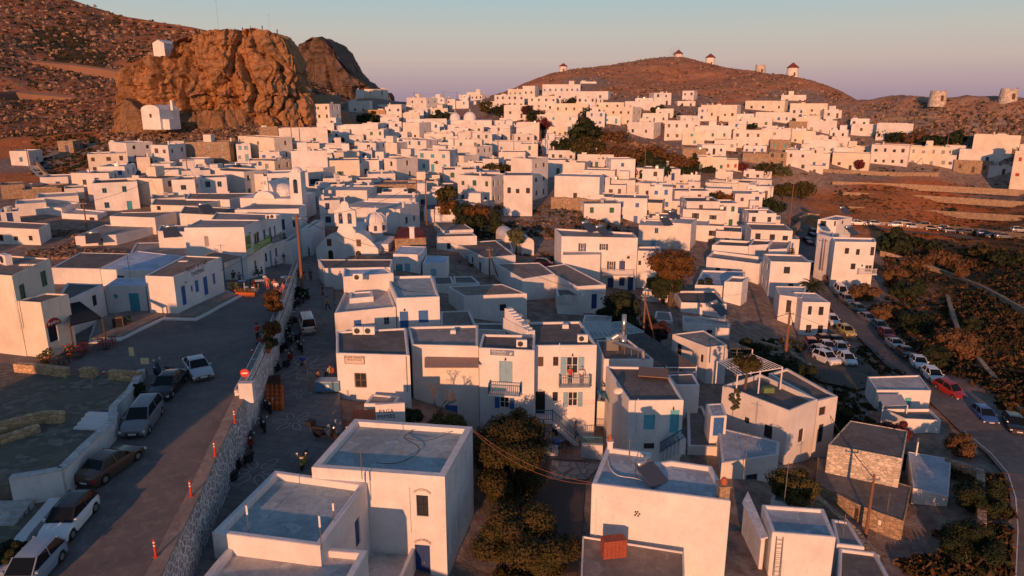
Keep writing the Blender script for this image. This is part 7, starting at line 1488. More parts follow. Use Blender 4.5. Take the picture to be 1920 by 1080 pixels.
for i, (px, py, fn, kd, rz, sc_, lc, t) in enumerate((
  (570,527,lo_,'walk',170,(.05,.05,.06),(.3,.2,.15),'person in dark clothes walking behind the tall pole, left of a pair'),(583,528,lo_,'walk',10,(.06,.06,.07),(.05,.05,.06),'person in black walking beside another past the tall pole'),(560,525,lo_,'stand',30,(.25,.05,.04),(.04,.04,.05),'person in dark red standing against the tall pole'),
  (606,558,lo_,'stand',120,(.08,.04,.04),(.03,.03,.04),'person in dark top leaning on the tavern wall, uppermost of three'),(606,578,lo_,'stand',100,(.25,.15,.12),(.25,.18,.14),'person in beige beside the tavern wall, middle of three'),(615,583,lo_,'walk',160,(.45,.25,.05),(.03,.03,.04),'person in yellow top and dark trousers below the other two at the tavern wall'),
  (573,478,lo_,'stand',0,(.05,.05,.06),(.04,.04,.05),'person in black at the mouth of the lane'),(580,482,lo_,'stand',90,(.06,.06,.12),(.03,.03,.05),'person in navy at the mouth of the lane, front of two'),(583,470,lo_,'walk',0,(.5,.45,.45),(.05,.05,.05),'person in pale top farthest down the lane'),
  (519,507,up_,'walk',90,(.35,.2,.2),(.2,.12,.12),'person in pinkish clothes crossing below the green balcony house'),(533,495,up_,'stand',20,(.08,.04,.05),(.4,.3,.3),'person standing in the doorway with marble steps'),(476,517,up_,'stand',80,(.05,.05,.06),(.04,.04,.05),'person in black standing by the green door'),
  (483,521,up_,'sit',60,(.06,.07,.1),(.05,.05,.06),'seated person in dark blue left of another at the tavern tables'),(492,521,up_,'sit',100,(.05,.05,.06),(.05,.05,.06),'seated person in black nearest the marble steps'),(450,532,up_,'sit',200,(.10,.14,.2),(.05,.05,.07),'seated person in blue under the slatted awning'),
  (439,528,up_,'sit',30,(.04,.04,.05),(.05,.05,.06),'seated person in dark clothes deep under the slatted awning'),(503,545,up_,'stand',40,(.5,.10,.06),(.45,.15,.10),'tallest person in orange-red standing in the sun by the planter'),(515,545,up_,'sit',220,(.55,.2,.12),(.3,.1,.1),'seated person in orange by the planter tables'),
  (519,549,up_,'sit',180,(.75,.7,.66),(.2,.1,.1),'seated person in white top by the planter tables'),(532,552,up_,'sit',140,(.5,.12,.15),(.3,.1,.1),'seated person in red against the parapet'),(484,640,up_,'stand',60,(.45,.05,.04),(.05,.04,.04),'person in red vest standing by the flower pots at the kerb'),(489,653,up_,'sit',60,(.5,.04,.06),(.05,.04,.05),'child in bright red beside the flower pots'))):
    person(kd, fn(px, py)+Vector((0,0,.12 if kd == 'sit' else 0)), rad(rz), sc_, lc, t, s=.8 if t.startswith('child') else 1)
for i, (px, py, d) in enumerate(((425,62,238),(433,61,240),(441,60,241),(470,56,240),(492,55,242),(520,62,241),(455,58,243))):
    person('stand', at(px, py, d)-Vector((0,0,.4)), rad(40*i), (.12,.07,.05), (.05,.04,.04), 'tiny dark figure on top of the castle rock, %s' % ['leftmost','second from left','third from left','below the short mast at left','just left of the short mast','at the right end of the summit','between the two masts'][i])
# ---------------------------------------------------------------- tables, chairs, pots and shop things
CHAIRS = {}
def chair(col):
    if col in CHAIRS: return copy_tree(CHAIRS[col])
    r = empty('cafe_chair'); c = pc(col) if isinstance(col, str) else paint(col, .6, name='chair_paint')
    m = MB(); m.box(-.21,-.21,.43,.21,.21,.47); m.build('seat', c, r); m = MB(); m.box(-.21,.19,.62,.21,.22,.68); m.box(-.21,.19,.8,.21,.22,.9); m.build('backrest', c, r)
    for x in (-.19,.19):
        for y in (-.19,.2): m = MB(); m.box(x-.02,y-.02,0,x+.02,y+.02,.44 if y < 0 else .92); m.build('leg', c, r)
    CHAIRS[col] = r; return r
def put_chair(p, rz, col, label): o = chair(col); o.location = p; o.rotation_euler.z = rad(rz); tag(o, label, 'chair', 'cafe chairs')
def table(p, col, label, round_=False):
    m = MB(); (m.lathe([(0,.72),(.4,.72),(.4,.75),(0,.75)], 16) if round_ else m.box(-.4,-.4,.71,.4,.4,.75)); l = MB(); l.tube((0,0,.02),(0,0,.71), .04); b = MB(); b.lathe([(.25,0),(.25,.03),(0,.04)], 12)
    thing('cafe_table', label, 'table', p, .3, [('table_top', m, pc(col)), ('leg', l, pc('dark')), ('base', b, pc('dark'))], 'cafe tables')
YC = (.5,.35,.1)
for px, py, rz, c, t in ((431,546,20,YC,'yellow-painted chair left of the orange flowers'),(441,543,200,YC,'yellow-painted chair with its back to the office'),(462,545,100,'white','cream chair behind the orange planter'),(482,548,-60,YC,'yellow chair alone at the edge of the tables'),(478,552,160,'white','cream chair with its back to the square'),(541,536,90,'white','white chair against the far parapet'),(547,532,70,YC,'yellow chair in the corner by the parapet'),(497,532,10,'white','white chair behind the person in orange'),
   (100,690,40,'wood','brown chair beside the first red-potted plant'),(118,686,220,'wood','brown chair at the lilac table'),(125,682,40,'dark','dark chair at the lilac table'),(143,675,200,'wood','brown chair by the cafe wall, middle'),(150,668,20,'red','red chair near the cafe entrance'),(163,663,210,'red','red chair facing the cafe entrance'),(190,655,30,'red','leftmost chair of the red group'),(200,650,120,'red','middle chair of the red group'),(212,648,250,'red','rightmost chair of the red group')): put_chair(U(px, py), rz, c, t)
for px, py, c, t in ((470,532,'lblue','pale blue table among the cream chairs'),(455,538,'lblue','pale blue table next to the orange flowers'),(486,537,'white','white table near the yellow chair'),(534,530,'lblue','pale table near the far parapet'),(110,687,'wood','wooden table beside the cream corner house'),(148,671,'red','red table by the cafe wall'),(200,655,'red','red table of the right-hand cafe group'),(158,659,'red','small red table at the cafe entrance')): table(U(px, py), c, t)
for q, t in ((G(1034,842),'brown armchair left of the round table under the pension stairs'),(G(1058,846),'brown armchair right of the round table under the pension stairs')): put_chair(q+Vector((0,0,.1)), 180, 'brown', t)
table(G(1046,842)+Vector((0,0,.1)), 'blue', 'round blue table under the pension stairs', True)
def pot(p, s, pc_, gc, label, flowers=None, n=70):
    m = MB(); m.lathe([(.14*s,0),(.2*s,.32*s),(.22*s,.34*s),(.19*s,.34*s),(.18*s,.30*s),(0,.30*s)], 14); r = random.Random(int(p.x*97+p.y*13)); lf = MB(); lf2 = MB()
    for k in range(n):
        g = r.uniform(0, 6.28); rr = .30*s*r.random()**.5; z_ = .32*s+.5*s*r.random(); q = Vector((rr*math.cos(g), rr*math.sin(g), z_)); u = Vector((r.uniform(-1,1), r.uniform(-1,1), r.uniform(-.3,1))).normalized()*.09*s; v = u.orthogonal().normalized()*.05*s
        (lf2 if flowers and r.random() < .4 else lf).quad(q-u, q-v, q+u, q+v)
    parts = [('pot', m, paint(pc_, .8, name='terracotta')), ('foliage', lf, paint(gc, .8, name='leaf'))]
    if flowers: parts.append(('flowers', lf2, paint(flowers, .7, name='petal')))
    thing('potted_plant', label, 'plant', p, 0, parts)
TCc = (.50,.13,.04); GN = (.05,.07,.025)
for px, py, s, fl, t in ((85,690,1.5,(.5,.12,.03),'orange flowering pot at the corner of the cream house, front'),(92,676,1.3,None,'orange pot behind the corner pot of the cream house'),(132,670,1.4,(.55,.1,.03),'round orange pot on the cafe wall end'),(441,549,1.3,(.5,.3,.05),'orange pot left of the long planter'),(449,551,1.1,None,'round orange pot touching the long planter'),(499,640,1.3,(.4,.5,.1),'pot with yellow-green flowers by the parapet'),(505,645,1.2,(.55,.15,.05),'orange pot on the kerb of the parapet'),(497,655,1.3,(.55,.06,.05),'red pot at the parapet kerb'),(504,662,1.2,(.5,.1,.02),'lowest orange pot at the parapet kerb'),(477,537,1.,(.5,.04,.03),'small red pot on a cream table'),(240,612,1.2,None,'dark pot beside the menu stand'),(225,616,1.1,None,'second dark pot beside the menu stand')): pot(U(px, py), s, TCc, GN, t, fl)
m = MB(); m.box(-1.1,-.25,0,1.1,.25,.45); lf = MB(); rb = random.Random(5)
for k in range(160): q = Vector((rb.uniform(-1.05,1.05), rb.uniform(-.25,.25), .45+rb.random()*.4)); u = Vector((rb.uniform(-1,1),rb.uniform(-1,1),rb.random())).normalized()*.09; v = u.orthogonal().normalized()*.05; lf.quad(q-u, q-v, q+u, q+v)
thing('planter', 'long orange planter with flowers among the tavern tables', 'planter', U(462, 555), rad(-8), [('trough', m, paint(TCc, .8, name='terracotta')), ('foliage', lf, paint((.16,.10,.03), .8, name='leaf'))])
m = MB(); m.box(-.45,-.3,.0,.45,.3,1.2); g = MB(); g.box(-.38,-.32,.1,.38,-.303,1.1); thing('menu_cabinet', 'dark-fronted menu cabinet with pale sides by the cafe steps', 'cabinet', U(222, 617), rad(30), [('case', m, pc('wood')), ('panel', g, pc('black'))])
m = MB(); m.box(-1.0,-.5,.15,1.0,.5,.95); l = MB(); l.box(-1.02,-.52,.95,1.02,.52,1.05); f = MB(); f.box(-.6,-.4,0,.6,.4,.15); lg = MB(); lg.lathe([(0,0),(.18,0),(.18,.01),(0,.01)], 20, M=Matrix.Translation((0,-.502,.6)) @ Matrix.Rotation(math.pi/2, 4, 'X'))
thing('ice_cream_freezer', 'blue chest freezer with a pale round badge against the supermarket corner', 'freezer', L(617, 733), 0, [('case', m, paint((.10,.22,.34), .4, name='freezer_blue')), ('lid', l, paint((.3,.36,.42), .3, name='freezer_lid')), ('foot', f, pc('wood')), ('badge', lg, WH)])
rb = random.Random(9); k = 0; GASM = paint((.58,.13,.03), .45, name='gas_orange')
gas0 = None; RWS = ['rear', 'second', 'third', 'fourth', 'front']
for j in range(5):
    for i in range(4):
        q = L(503+i*8.5, 738+j*7.5)
        if gas0 is None:
            gas0 = empty('gas_cylinder', q); m = MB(); m.lathe([(.16,0),(.19,.06),(.19,.62),(.15,.72),(.06,.76),(0,.77)], 16); m.build('bottle', GASM, gas0, smooth=True); c_ = MB(); c_.lathe([(.1,.76),(.1,.88),(.085,.88),(.085,.76)], 12); c_.build('collar', GASM, gas0); o = gas0
        else: o = copy_tree(gas0); o.location = q
        tag(o, 'orange gas cylinder, %s row of the stack, %s from the wall' % (RWS[j], ['first','second','third','fourth'][i]), 'gas cylinder', 'orange gas cylinders in the lower street')
rc = 0; cr0 = None
for j in range(4):
    for i in range(3):
        for kz in range(3):
            q = L(503+i*10, 722+j*5)+Vector((0,0,.29*kz))
            if cr0 is None:
                m = MB(); m.box(-.2,-.15,0,.2,.15,.02)
                for a_ in ((-.2,-.15,.2,-.135),(-.2,.135,.2,.15),(-.2,-.135,-.185,.135),(.185,-.135,.2,.135)): m.box(a_[0],a_[1],.02,a_[2],a_[3],.1); m.box(a_[0],a_[1],.14,a_[2],a_[3],.28)
                cr0 = m.build('drink_crate', paint((.12,.07,.05), .6, name='crate_brown')); o = cr0
            else: o = cr0.copy(); link(o)
            o.location = q; tag(o, 'brown drink crate, %s tier, %s column, %s row by the parapet' % (['bottom','middle','top'][kz], ['left','middle','right'][i], RWS[j]), 'crate', 'drink crates stacked in the lower street')
# chalk flowers on the street
def chalk(cx, cy, r, petals, label):
    c = L(cx, cy); m = MB(); 
    for k in range(petals):
        g = 2*math.pi*k/petals; pts = []
        for i in range(15): a_ = 2*math.pi*i/14; u = r*.62+r*.38*math.cos(a_); v = r*.17*math.sin(a_); pts.append(Vector((u*math.cos(g)-v*math.sin(g), u*math.sin(g)+v*math.cos(g), 0)))
        for p, q in zip(pts, pts[1:]):
            t = (q-p).normalized(); s = Vector((-t.y, t.x, 0))*.045; z_ = lambda w: Vector((w.x, w.y, z_lo(c.x+w.x, c.y+w.y)-c.z+.012)); m.quad(z_(p-s), z_(q-s), z_(q+s), z_(p+s))
    o = m.build('chalk_drawing', paint((.34,.33,.33), .95, name='chalk'), None, loc=c); o['kind'] = 'structure'
chalk(570, 688, 2.7, 9, ''); chalk(573, 706, .9, 5, ''); chalk(588, 583, 1.6, 6, ''); chalk(592, 603, 1.4, 6, ''); chalk(550, 790, 1.6, 6, ''); chalk(480, 885, 1.9, 6, ''); chalk(560, 737, 1.1, 5, '')
# ---------------------------------------------------------------- trees and plants
def leafm(name, a, b):
    if ('lf', name) in MATS: return MATS[('lf', name)]
    m, nt, bs = newmat('foliage_'+name, a, .8, .15)
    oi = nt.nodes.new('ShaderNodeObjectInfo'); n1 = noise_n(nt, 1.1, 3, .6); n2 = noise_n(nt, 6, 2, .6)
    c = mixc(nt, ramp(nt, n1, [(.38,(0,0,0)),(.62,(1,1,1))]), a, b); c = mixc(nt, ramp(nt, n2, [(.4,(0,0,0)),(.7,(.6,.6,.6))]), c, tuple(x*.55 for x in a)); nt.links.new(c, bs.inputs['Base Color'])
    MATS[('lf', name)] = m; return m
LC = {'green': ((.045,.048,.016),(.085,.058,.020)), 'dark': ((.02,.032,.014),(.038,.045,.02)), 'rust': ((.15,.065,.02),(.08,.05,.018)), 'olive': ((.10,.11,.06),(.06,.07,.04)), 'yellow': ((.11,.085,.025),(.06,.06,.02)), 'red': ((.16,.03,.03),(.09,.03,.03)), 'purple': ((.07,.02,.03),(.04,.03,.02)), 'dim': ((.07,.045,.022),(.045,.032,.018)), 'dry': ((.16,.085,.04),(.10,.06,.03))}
BARK = paint((.10,.07,.05), .95, name='bark')
def crown(rx, rz, n, leaf, seed, clumps=26, hollow=.35, shape='round'):
    r = random.Random(seed); m = MB(); cs = []
    for i in range(clumps):
        while True:
            p = Vector((r.uniform(-1,1), r.uniform(-1,1), r.uniform(-1,1)))
            if hollow < p.length < 1: break
        if shape == 'flat' and p.z < -.35: p.z *= .3
        if shape == 'cypress': p.x *= .9-.5*max(0, p.z); p.y *= .9-.5*max(0, p.z)
        cs.append((Vector((p.x*rx*.85, p.y*rx*.85, p.z*rz*.85)), r.uniform(.22,.42)*(rx if shape != 'cypress' else rx*1.4)))
    for k in range(n):
        c, cr = cs[r.randrange(clumps)]
        while True:
            q = Vector((r.uniform(-1,1), r.uniform(-1,1), r.uniform(-1,1)))
            if .25 < q.length < 1: break
        p = c+Vector((q.x*cr, q.y*cr, q.z*cr*.75)); nn = (q.normalized()+Vector((r.uniform(-.6,.6), r.uniform(-.6,.6), r.uniform(-.2,.8)))).normalized(); u = nn.orthogonal().normalized()
        a = r.uniform(0, 6.28); v = nn.cross(u); u, v = u*math.cos(a)+v*math.sin(a), v*math.cos(a)-u*math.sin(a); s = leaf*r.uniform(.6, 1.3); u = u*s; v = v*s*.55; m.quad(p-u, p-v, p+u, p+v)
    return m, cs
TREES = {}
def tree(px, py, ytop, wpx, col, label, kind='round', d=None, name=None, cat='tree', detail=1., group=None, fn=None, seed=0):
    q = (fn(px, py) if fn else at(px, py, d or Dp(px, py))); dd = proj(q)[2]; h = max(1., z_for((q.x, q.y), ytop)-q.z); w = wpx/F*dd/2
    key = (kind, col, round(h/w, 0), 'near' if dd < 75 else 'mid' if dd < 140 else 'far', seed % 2); nm = name or {'cypress':'cypress_tree','bush':'bush','palm':'palm_tree','pine':'norfolk_pine'}.get(kind, 'tree')
    if key in TREES and key[3] != 'near': root = copy_tree(TREES[key])
    else:
        root = empty(nm); nl, lf = {'near': (int(16000*detail), .105), 'mid': (4200, .26), 'far': (1300, .48)}[key[3]]; lf = lf/ max(w, .5)  # unit crown radius
        Hn = h/w; t = MB(); M_ = leafm(col, *LC[col])
        if kind == 'cypress':
            m, cs = crown(1, Hn*.5, nl, lf, 5+seed, 40, .1, 'cypress'); m.v = [(a, b, c+Hn*.53) for a, b, c in m.v]; t.tube((0,0,-.3),(0,0,Hn*.6), .12, .04)
        elif kind == 'pine':
            m = MB(); r = random.Random(3); t.tube((0,0,-.2),(0,0,Hn), .06, .01)
            for k in range(17):
                z_ = Hn*(.12+.86*k/17); rr = 1.0*(1-k/17)**.8+.06
                for j in range(8):
                    g = j*math.pi/4+k*.4; dv = Vector((math.cos(g), math.sin(g), .12)); t.tube((0,0,z_), Vector((0,0,z_))+dv*rr, .012, .006, 3)
                    for i in range(22): p = Vector((0,0,z_))+dv*rr*(.15+.85*r.random())+Vector((r.uniform(-.07,.07), r.uniform(-.07,.07), r.uniform(-.04,.05))); u = Vector((r.uniform(-1,1), r.uniform(-1,1), r.uniform(-.2,.8))).normalized()*.09; v = u.orthogonal().normalized()*.03; m.quad(p-u, p-v, p+u, p+v)
        elif kind == 'palm':
            m = MB(); r = random.Random(8); t.tube((0,0,-.2),(0,0,Hn*.55), .13, .10)
            for j in range(34):
                g = r.uniform(0, 6.28); el = r.uniform(-.1, 1.2); L_ = r.uniform(.8, 1.15); pr = Vector((0,0,Hn*.55)); dv = Vector((math.cos(g)*math.cos(el), math.sin(g)*math.cos(el), math.sin(el)))
                for s in range(7):
                    nx_ = pr+dv*L_/7; dv = (dv+Vector((0,0,-.22))).normalized(); sd = Vector((-math.sin(g), math.cos(g), 0))*(.13*(1-s/9)); m.quad(pr-sd-Vector((0,0,.05)), pr, nx_, nx_-sd-Vector((0,0,.05))); m.quad(pr, pr+sd-Vector((0,0,.05)), nx_+sd-Vector((0,0,.05)), nx_); pr = nx_
        elif kind == 'bush':
            m, cs = crown(1, Hn*.6, nl, lf, 21+seed, 22, .1); m.v = [(a, b, max(-.1, c+Hn*.45)) for a, b, c in m.v]
            for k in range(5): g = k*1.3; t.tube((0,0,-.2), (.5*math.cos(g), .5*math.sin(g), Hn*.5), .04, .015, 4)
        else:
            th = Hn*.42 if kind == 'round' else Hn*.5; rz_ = (Hn-th)*.62 if kind == 'round' else (Hn-th)*.55
            zc = Hn-rz_*1.02; m, cs = crown(1, rz_, nl, lf, 31+seed, 30, .3, 'flat' if kind == 'umbrella' else 'round'); m.v = [(a, b, c+zc) for a, b, c in m.v]
            t.tube((0,0,-.5),(.05,.03,th), .10, .075, 8)
            for c_, cr in cs[:12]: t.tube((.05,.03,th*.85), (c_.x*.8, c_.y*.8, c_.z*.8+zc), .04, .012, 5)
        m.build('crown', M_, root); t.build('trunk', BARK, root); TREES[key] = root
    root.name = nm; root.location = q; root.scale = (w, w, h/float(1 if False else (h/w))/1) ; root.scale = (w, w, w); root.rotation_euler.z = seed*1.3
    return tag(root, label, cat, group)
tree(958, 948, 752, 150, 'green', 'dark-topped bushy tree against the pension wall, upper of two', 'round', d=60, detail=1.3, seed=1); tree(952, 1000, 795, 160, 'green', 'big orange-lit tree in the courtyard left of the cable', 'round', d=56, detail=1.8)
tree(985, 1180, 948, 190, 'green', 'leafy tree with orange tips at the bottom centre of the photo', 'round', d=47, detail=2., seed=2)
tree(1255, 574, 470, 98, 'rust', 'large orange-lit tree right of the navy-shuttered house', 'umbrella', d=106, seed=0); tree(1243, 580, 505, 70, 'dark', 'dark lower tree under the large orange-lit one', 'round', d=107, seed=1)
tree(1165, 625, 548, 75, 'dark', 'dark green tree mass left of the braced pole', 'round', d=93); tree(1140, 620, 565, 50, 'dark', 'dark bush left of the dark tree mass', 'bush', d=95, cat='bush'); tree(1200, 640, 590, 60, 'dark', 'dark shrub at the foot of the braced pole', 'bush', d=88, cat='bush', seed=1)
tree(1230, 640, 597, 48, 'purple', 'dark purple bougainvillea behind the corrugated roof', 'bush', d=86, cat='shrub', name='bougainvillea')
tree(1479, 532, 462, 34, 'rust', 'tall norfolk pine beside the road bend', 'pine', d=136); tree(1522, 562, 515, 52, 'dark', 'dark palm behind the four-window house', 'palm', d=118)
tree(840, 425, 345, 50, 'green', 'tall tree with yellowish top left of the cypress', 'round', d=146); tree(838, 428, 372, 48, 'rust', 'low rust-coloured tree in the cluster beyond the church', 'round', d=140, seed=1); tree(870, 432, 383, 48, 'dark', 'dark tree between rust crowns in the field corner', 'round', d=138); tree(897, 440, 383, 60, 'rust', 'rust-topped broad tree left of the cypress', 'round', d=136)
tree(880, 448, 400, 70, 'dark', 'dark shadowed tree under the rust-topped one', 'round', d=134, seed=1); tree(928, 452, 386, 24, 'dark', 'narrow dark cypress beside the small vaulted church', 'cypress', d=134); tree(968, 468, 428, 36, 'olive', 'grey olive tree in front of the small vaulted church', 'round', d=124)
tree(1483, 962, 884, 96, 'yellow', 'bushy garden tree with yellowish leaves by the narrow ladder house', 'round', d=54, detail=.8); tree(1672, 838, 783, 66, 'red', 'red bougainvillea in front of the awning house', 'bush', d=69, cat='shrub', name='bougainvillea', detail=.5)
z = HB['perg'][1]; tree(1398, 716, 668, 58, 'green', 'green vine spread over the white pergola', 'umbrella', d=63.5, name='vine', cat='vine', detail=.35); tree(1375, 768, 725, 22, 'olive', 'climbing vine on the left face of the pergola house', 'bush', d=60, name='vine', cat='vine', detail=.2, seed=1)
for i, (px, py, yt, w, c, t) in enumerate(((516,603,543,42,'rust','rust-coloured planter tree on the kerb strip, upper of two'),(512,642,598,38,'rust','rust-coloured planter tree on the kerb strip, lower of two'),(505,652,625,30,'green','green bush under the lower planter tree'),(568,562,528,30,'dark','dark plant at the foot of the tall pole'))): tree(px, py, yt, w, c, t, 'round' if c == 'rust' else 'bush', fn=U if px < 560 else L, detail=.4, seed=i, name='shrub', cat='shrub')
tree(25, 1062, 1008, 62, 'dark', 'dark flowering bush between white hatchback and kerb wall', 'bush', fn=U, detail=.5, cat='bush'); tree(263, 745, 712, 24, 'dark', 'dark bush against the court wall near the signboards', 'bush', fn=U, detail=.3, cat='bush')
for i, (px, py, yt, w, c, kd, t) in enumerate(((770,792,766,50,'dark','bush','dark shrub right of the graffiti wall'),(835,805,785,75,'yellow','bush','yellow-tipped hedge behind the nearest roof'))): tree(px, py, yt, w, c, t, kd, d=56, detail=.4, cat='bush', seed=i)
FT = [(912,222,188,34,'green','round','distant green tree on the skyline left of the tall one'),(935,224,196,30,'dark','round','distant dark tree in the saddle cluster'),(947,218,192,24,'green','round','distant round tree at the right of the saddle cluster'),(988,222,196,24,'purple','round','distant reddish tree beside a white terrace house'),(1005,238,203,40,'dark','round','dark distant tree above the arched veranda'),(1018,252,220,32,'red','round','dark red distant tree next to the arched veranda'),
 (1105,232,204,44,'dark','round','broad dark tree left of the four-window distant house'),(1233,212,195,30,'dark','bush','dark bush on the terrace of a white hillside house'),(1075,196,186,44,'dark','bush','long dark hedge below the hillside row'),(1302,322,287,17,'dark','cypress','slender cypress near the green-shuttered arched house'),(1328,330,314,26,'dark','umbrella','small clipped round tree in front of the arched house'),
 (1408,242,230,22,'dark','bush','round dark bush between white hillside houses'),(1610,324,298,15,'red','round','thin reddish tree before the long white row'),(1648,258,240,34,'dark','palm','low palm beside the plain white wide house'),(1680,264,248,44,'dark','bush','dark bush right of the low palm'),(1712,268,245,40,'dry','bush','dry bush left of the big blank white house'),(1745,270,256,44,'dark','bush','dark hedge stretch left of the big blank white house'),(1790,270,256,50,'dark','bush','dark hedge stretch touching the big blank white house'),
 (1430,326,308,54,'green','bush','green bush below the stone row, left part'),(1462,328,310,50,'olive','bush','green bush below the stone row, right part'),(1390,320,306,26,'red','bush','red bush beside the red-shuttered house'),(1470,378,342,46,'green','round','green tree at the field edge, left of two'),(1505,380,340,56,'green','round','larger green tree at the field edge'),(1440,412,372,60,'dark','round','dark tree clump above the road bend, left'),(1410,398,368,36,'dark','round','dark tree behind the umbrella tree'),
 (1355,392,358,54,'rust','umbrella','orange umbrella-shaped tree in the middle right houses'),(1328,390,362,36,'dark','round','dark tree left of the orange umbrella-shaped one'),(1385,404,380,30,'yellow','bush','yellowish bush above the rust fence'),(1480,470,430,34,'dry','bush','dry reddish bush by the stone wall at the bend'),(605,262,240,32,'green','round','green tree between white houses below the rock'),(630,268,256,30,'dark','bush','dark bush below the green tree under the rock'),(690,232,216,44,'dark','bush','dark hedge on the terrace behind the village, left'),(722,236,220,40,'dark','bush','dark hedge on the terrace behind the village, right'),(830,232,216,48,'dark','bush','dark hedge left of the twin domes'),
 (360,368,326,40,'green','round','green tree behind the hanging white cloth'),(830,290,276,26,'dark','bush','small dark vine roof in the middle houses'),(820,318,304,40,'dark','umbrella','dark flat vine over the lane above the green-shuttered house'),(930,330,310,60,'green','umbrella','vine-covered pergola beside the tall pinkish house'),(960,318,308,40,'green','umbrella','second vine patch near the tall pinkish house'),
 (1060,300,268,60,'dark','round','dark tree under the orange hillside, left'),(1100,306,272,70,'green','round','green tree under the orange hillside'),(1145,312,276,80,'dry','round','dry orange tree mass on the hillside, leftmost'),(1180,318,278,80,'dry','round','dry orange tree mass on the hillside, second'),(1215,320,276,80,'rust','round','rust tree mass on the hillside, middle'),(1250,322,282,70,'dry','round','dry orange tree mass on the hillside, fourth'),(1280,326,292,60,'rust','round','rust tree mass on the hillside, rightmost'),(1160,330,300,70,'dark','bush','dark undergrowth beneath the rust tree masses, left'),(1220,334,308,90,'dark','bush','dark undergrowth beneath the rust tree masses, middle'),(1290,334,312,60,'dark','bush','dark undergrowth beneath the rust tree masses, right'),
 (1100,262,240,80,'dark','bush','dark scrub bank above the dry field, left'),(1150,262,246,60,'dry','bush','dry scrub bank above the dry field'),(1270,222,208,20,'dark','bush','single dark bush on the hillside path'),(1300,196,186,14,'dark','bush','small bush beside the stair-parapet house'),(1560,470,446,10,'dry','round','tiny tree at the road edge')]
for i, (px, py, yt, w, c, kd, t) in enumerate(FT): tree(px, py, yt, w, c, t, kd, cat='bush' if kd == 'bush' else 'vine' if 'vine' in t else 'tree', seed=i, name='vine' if 'vine' in t else None)
for i, (px, py, yt, w, c, kd, t) in enumerate(((1715,500,462,64,'dry','bush','tall dry reed bed, left clump'),(1760,502,466,58,'dry','bush','tall dry reed bed, middle clump'),(1800,505,470,56,'dry','bush','tall dry reed bed, right clump'),(1678,470,446,80,'dark','bush','dark shrub belt left of the reeds'),(1730,464,448,70,'dark','bush','dark shrub belt behind the reeds'),(1850,488,456,56,'green','bush','prickly green shrub right of the reeds'),(1890,494,462,60,'dark','bush','dark shrub at the right edge behind the reeds'),
   (1800,528,502,22,'dry','round','small dry tree in front of the reeds'),(1786,400,384,14,'dark','round','single dark tree in the brown field'),(1817,620,582,36,'dark','bush','dark cactus shrub in the lower field'),(1675,540,500,44,'dry','bush','rusty bush right of the three-storey house'),(1700,560,524,60,'dark','bush','dark bush below the rusty one'),(1620,560,536,56,'dry','bush','dry brush under the three-storey house wall'),(1655,600,570,60,'dry','bush','dry brush on the bank above the red car'),(1720,622,586,70,'dark','bush','dark brush on the slope beyond the road'),(1790,660,620,80,'dry','bush','reddish brush further down the slope'),(1750,680,650,60,'dark','bush','dark brush beside the white hatchbacks'),
   (1400,680,640,70,'dark','bush','dark garden hedge left of the reddish pole'),(1440,700,660,80,'dark','bush','dark garden hedge below the reddish pole'),(1500,712,680,60,'dark','bush','dark hedge in front of the small car park'),(1560,800,760,70,'dark','bush','dark weeds behind the stone-walled house'),(1800,850,815,60,'dry','bush','dry brush on the road bank near the stone-walled house'),(1840,960,900,90,'dark','bush','dark brush on the slope below the road'),(1820,1060,990,120,'dark','bush','dark brush in the bottom right corner'),(1400,480,450,30,'dark','bush','dark climbing plant between white houses'),(1320,545,515,30,'dark','bush','dark shrub left of the blue-grey roofed house'))): tree(px, py, yt, w, c, t, kd, cat='bush' if kd == 'bush' else 'tree', seed=i, detail=.5)
pass
# bare tree in front of the awning house
q = at(818, 786, 57.5); m = MB(); rb = random.Random(2)
def twig(p, dv, ln_, r_, n_):
    e = p+dv*ln_; m.tube(p, e, r_, r_*.65, 5)
    if n_:
        for k in range(3 if n_ > 1 else 4): twig(e, (dv+Vector((rb.uniform(-.7,.9), rb.uniform(-.5,.5), rb.uniform(-.25,.5)))).normalized(), ln_*rb.uniform(.6,.8), r_*.6, n_-1)
twig(Vector((0,0,-.5)), Vector((.15,0,1)).normalized(), 1.1, .08, 5); o = m.build('bare_tree', BARK, None, loc=q); tag(o, 'leafless tree in front of the low house with the brown awning', 'tree')
# rough ground cover that nobody could count
def scatter(name, npts, picker, size, leaf, cols, seed, kind='stuff', rock=False):
    r = random.Random(seed); m = MB(); mats = cols
    for k in range(npts):
        w = picker(r)
        if w is None: continue
        p, s = w; m.cur = r.randrange(len(mats)); s *= size*r.uniform(.5, 1.4)
        if rock:
            v0 = [p+Vector((math.cos(a)*s*r.uniform(.6,1.2), math.sin(a)*s*r.uniform(.6,1.2), -s*.3)) for a in [i*math.pi/3 for i in range(6)]]; v1 = [p+(v-p)*r.uniform(.45,.8)+Vector((0,0,s*r.uniform(.5,.9))) for v in v0]
            m.raw(v0+v1, [(i, (i+1) % 6, 6+(i+1) % 6, 6+i) for i in range(6)]+[tuple(range(6, 12))])
        else:
            for j in range(9):
                u = Vector((r.uniform(-1,1), r.uniform(-1,1), r.uniform(.1,1.1))).normalized()*leaf*s; c = p+Vector((r.uniform(-1,1), r.uniform(-1,1), r.uniform(.0,.7)))*s*.6; v = u.cross(Vector((r.uniform(-1,1), r.uniform(-1,1), .2))).normalized()*leaf*s*.45; m.quad(c-u, c-v, c+u, c+v)
    o = m.build(name, mats); o['kind'] = kind; return o
HARR = None
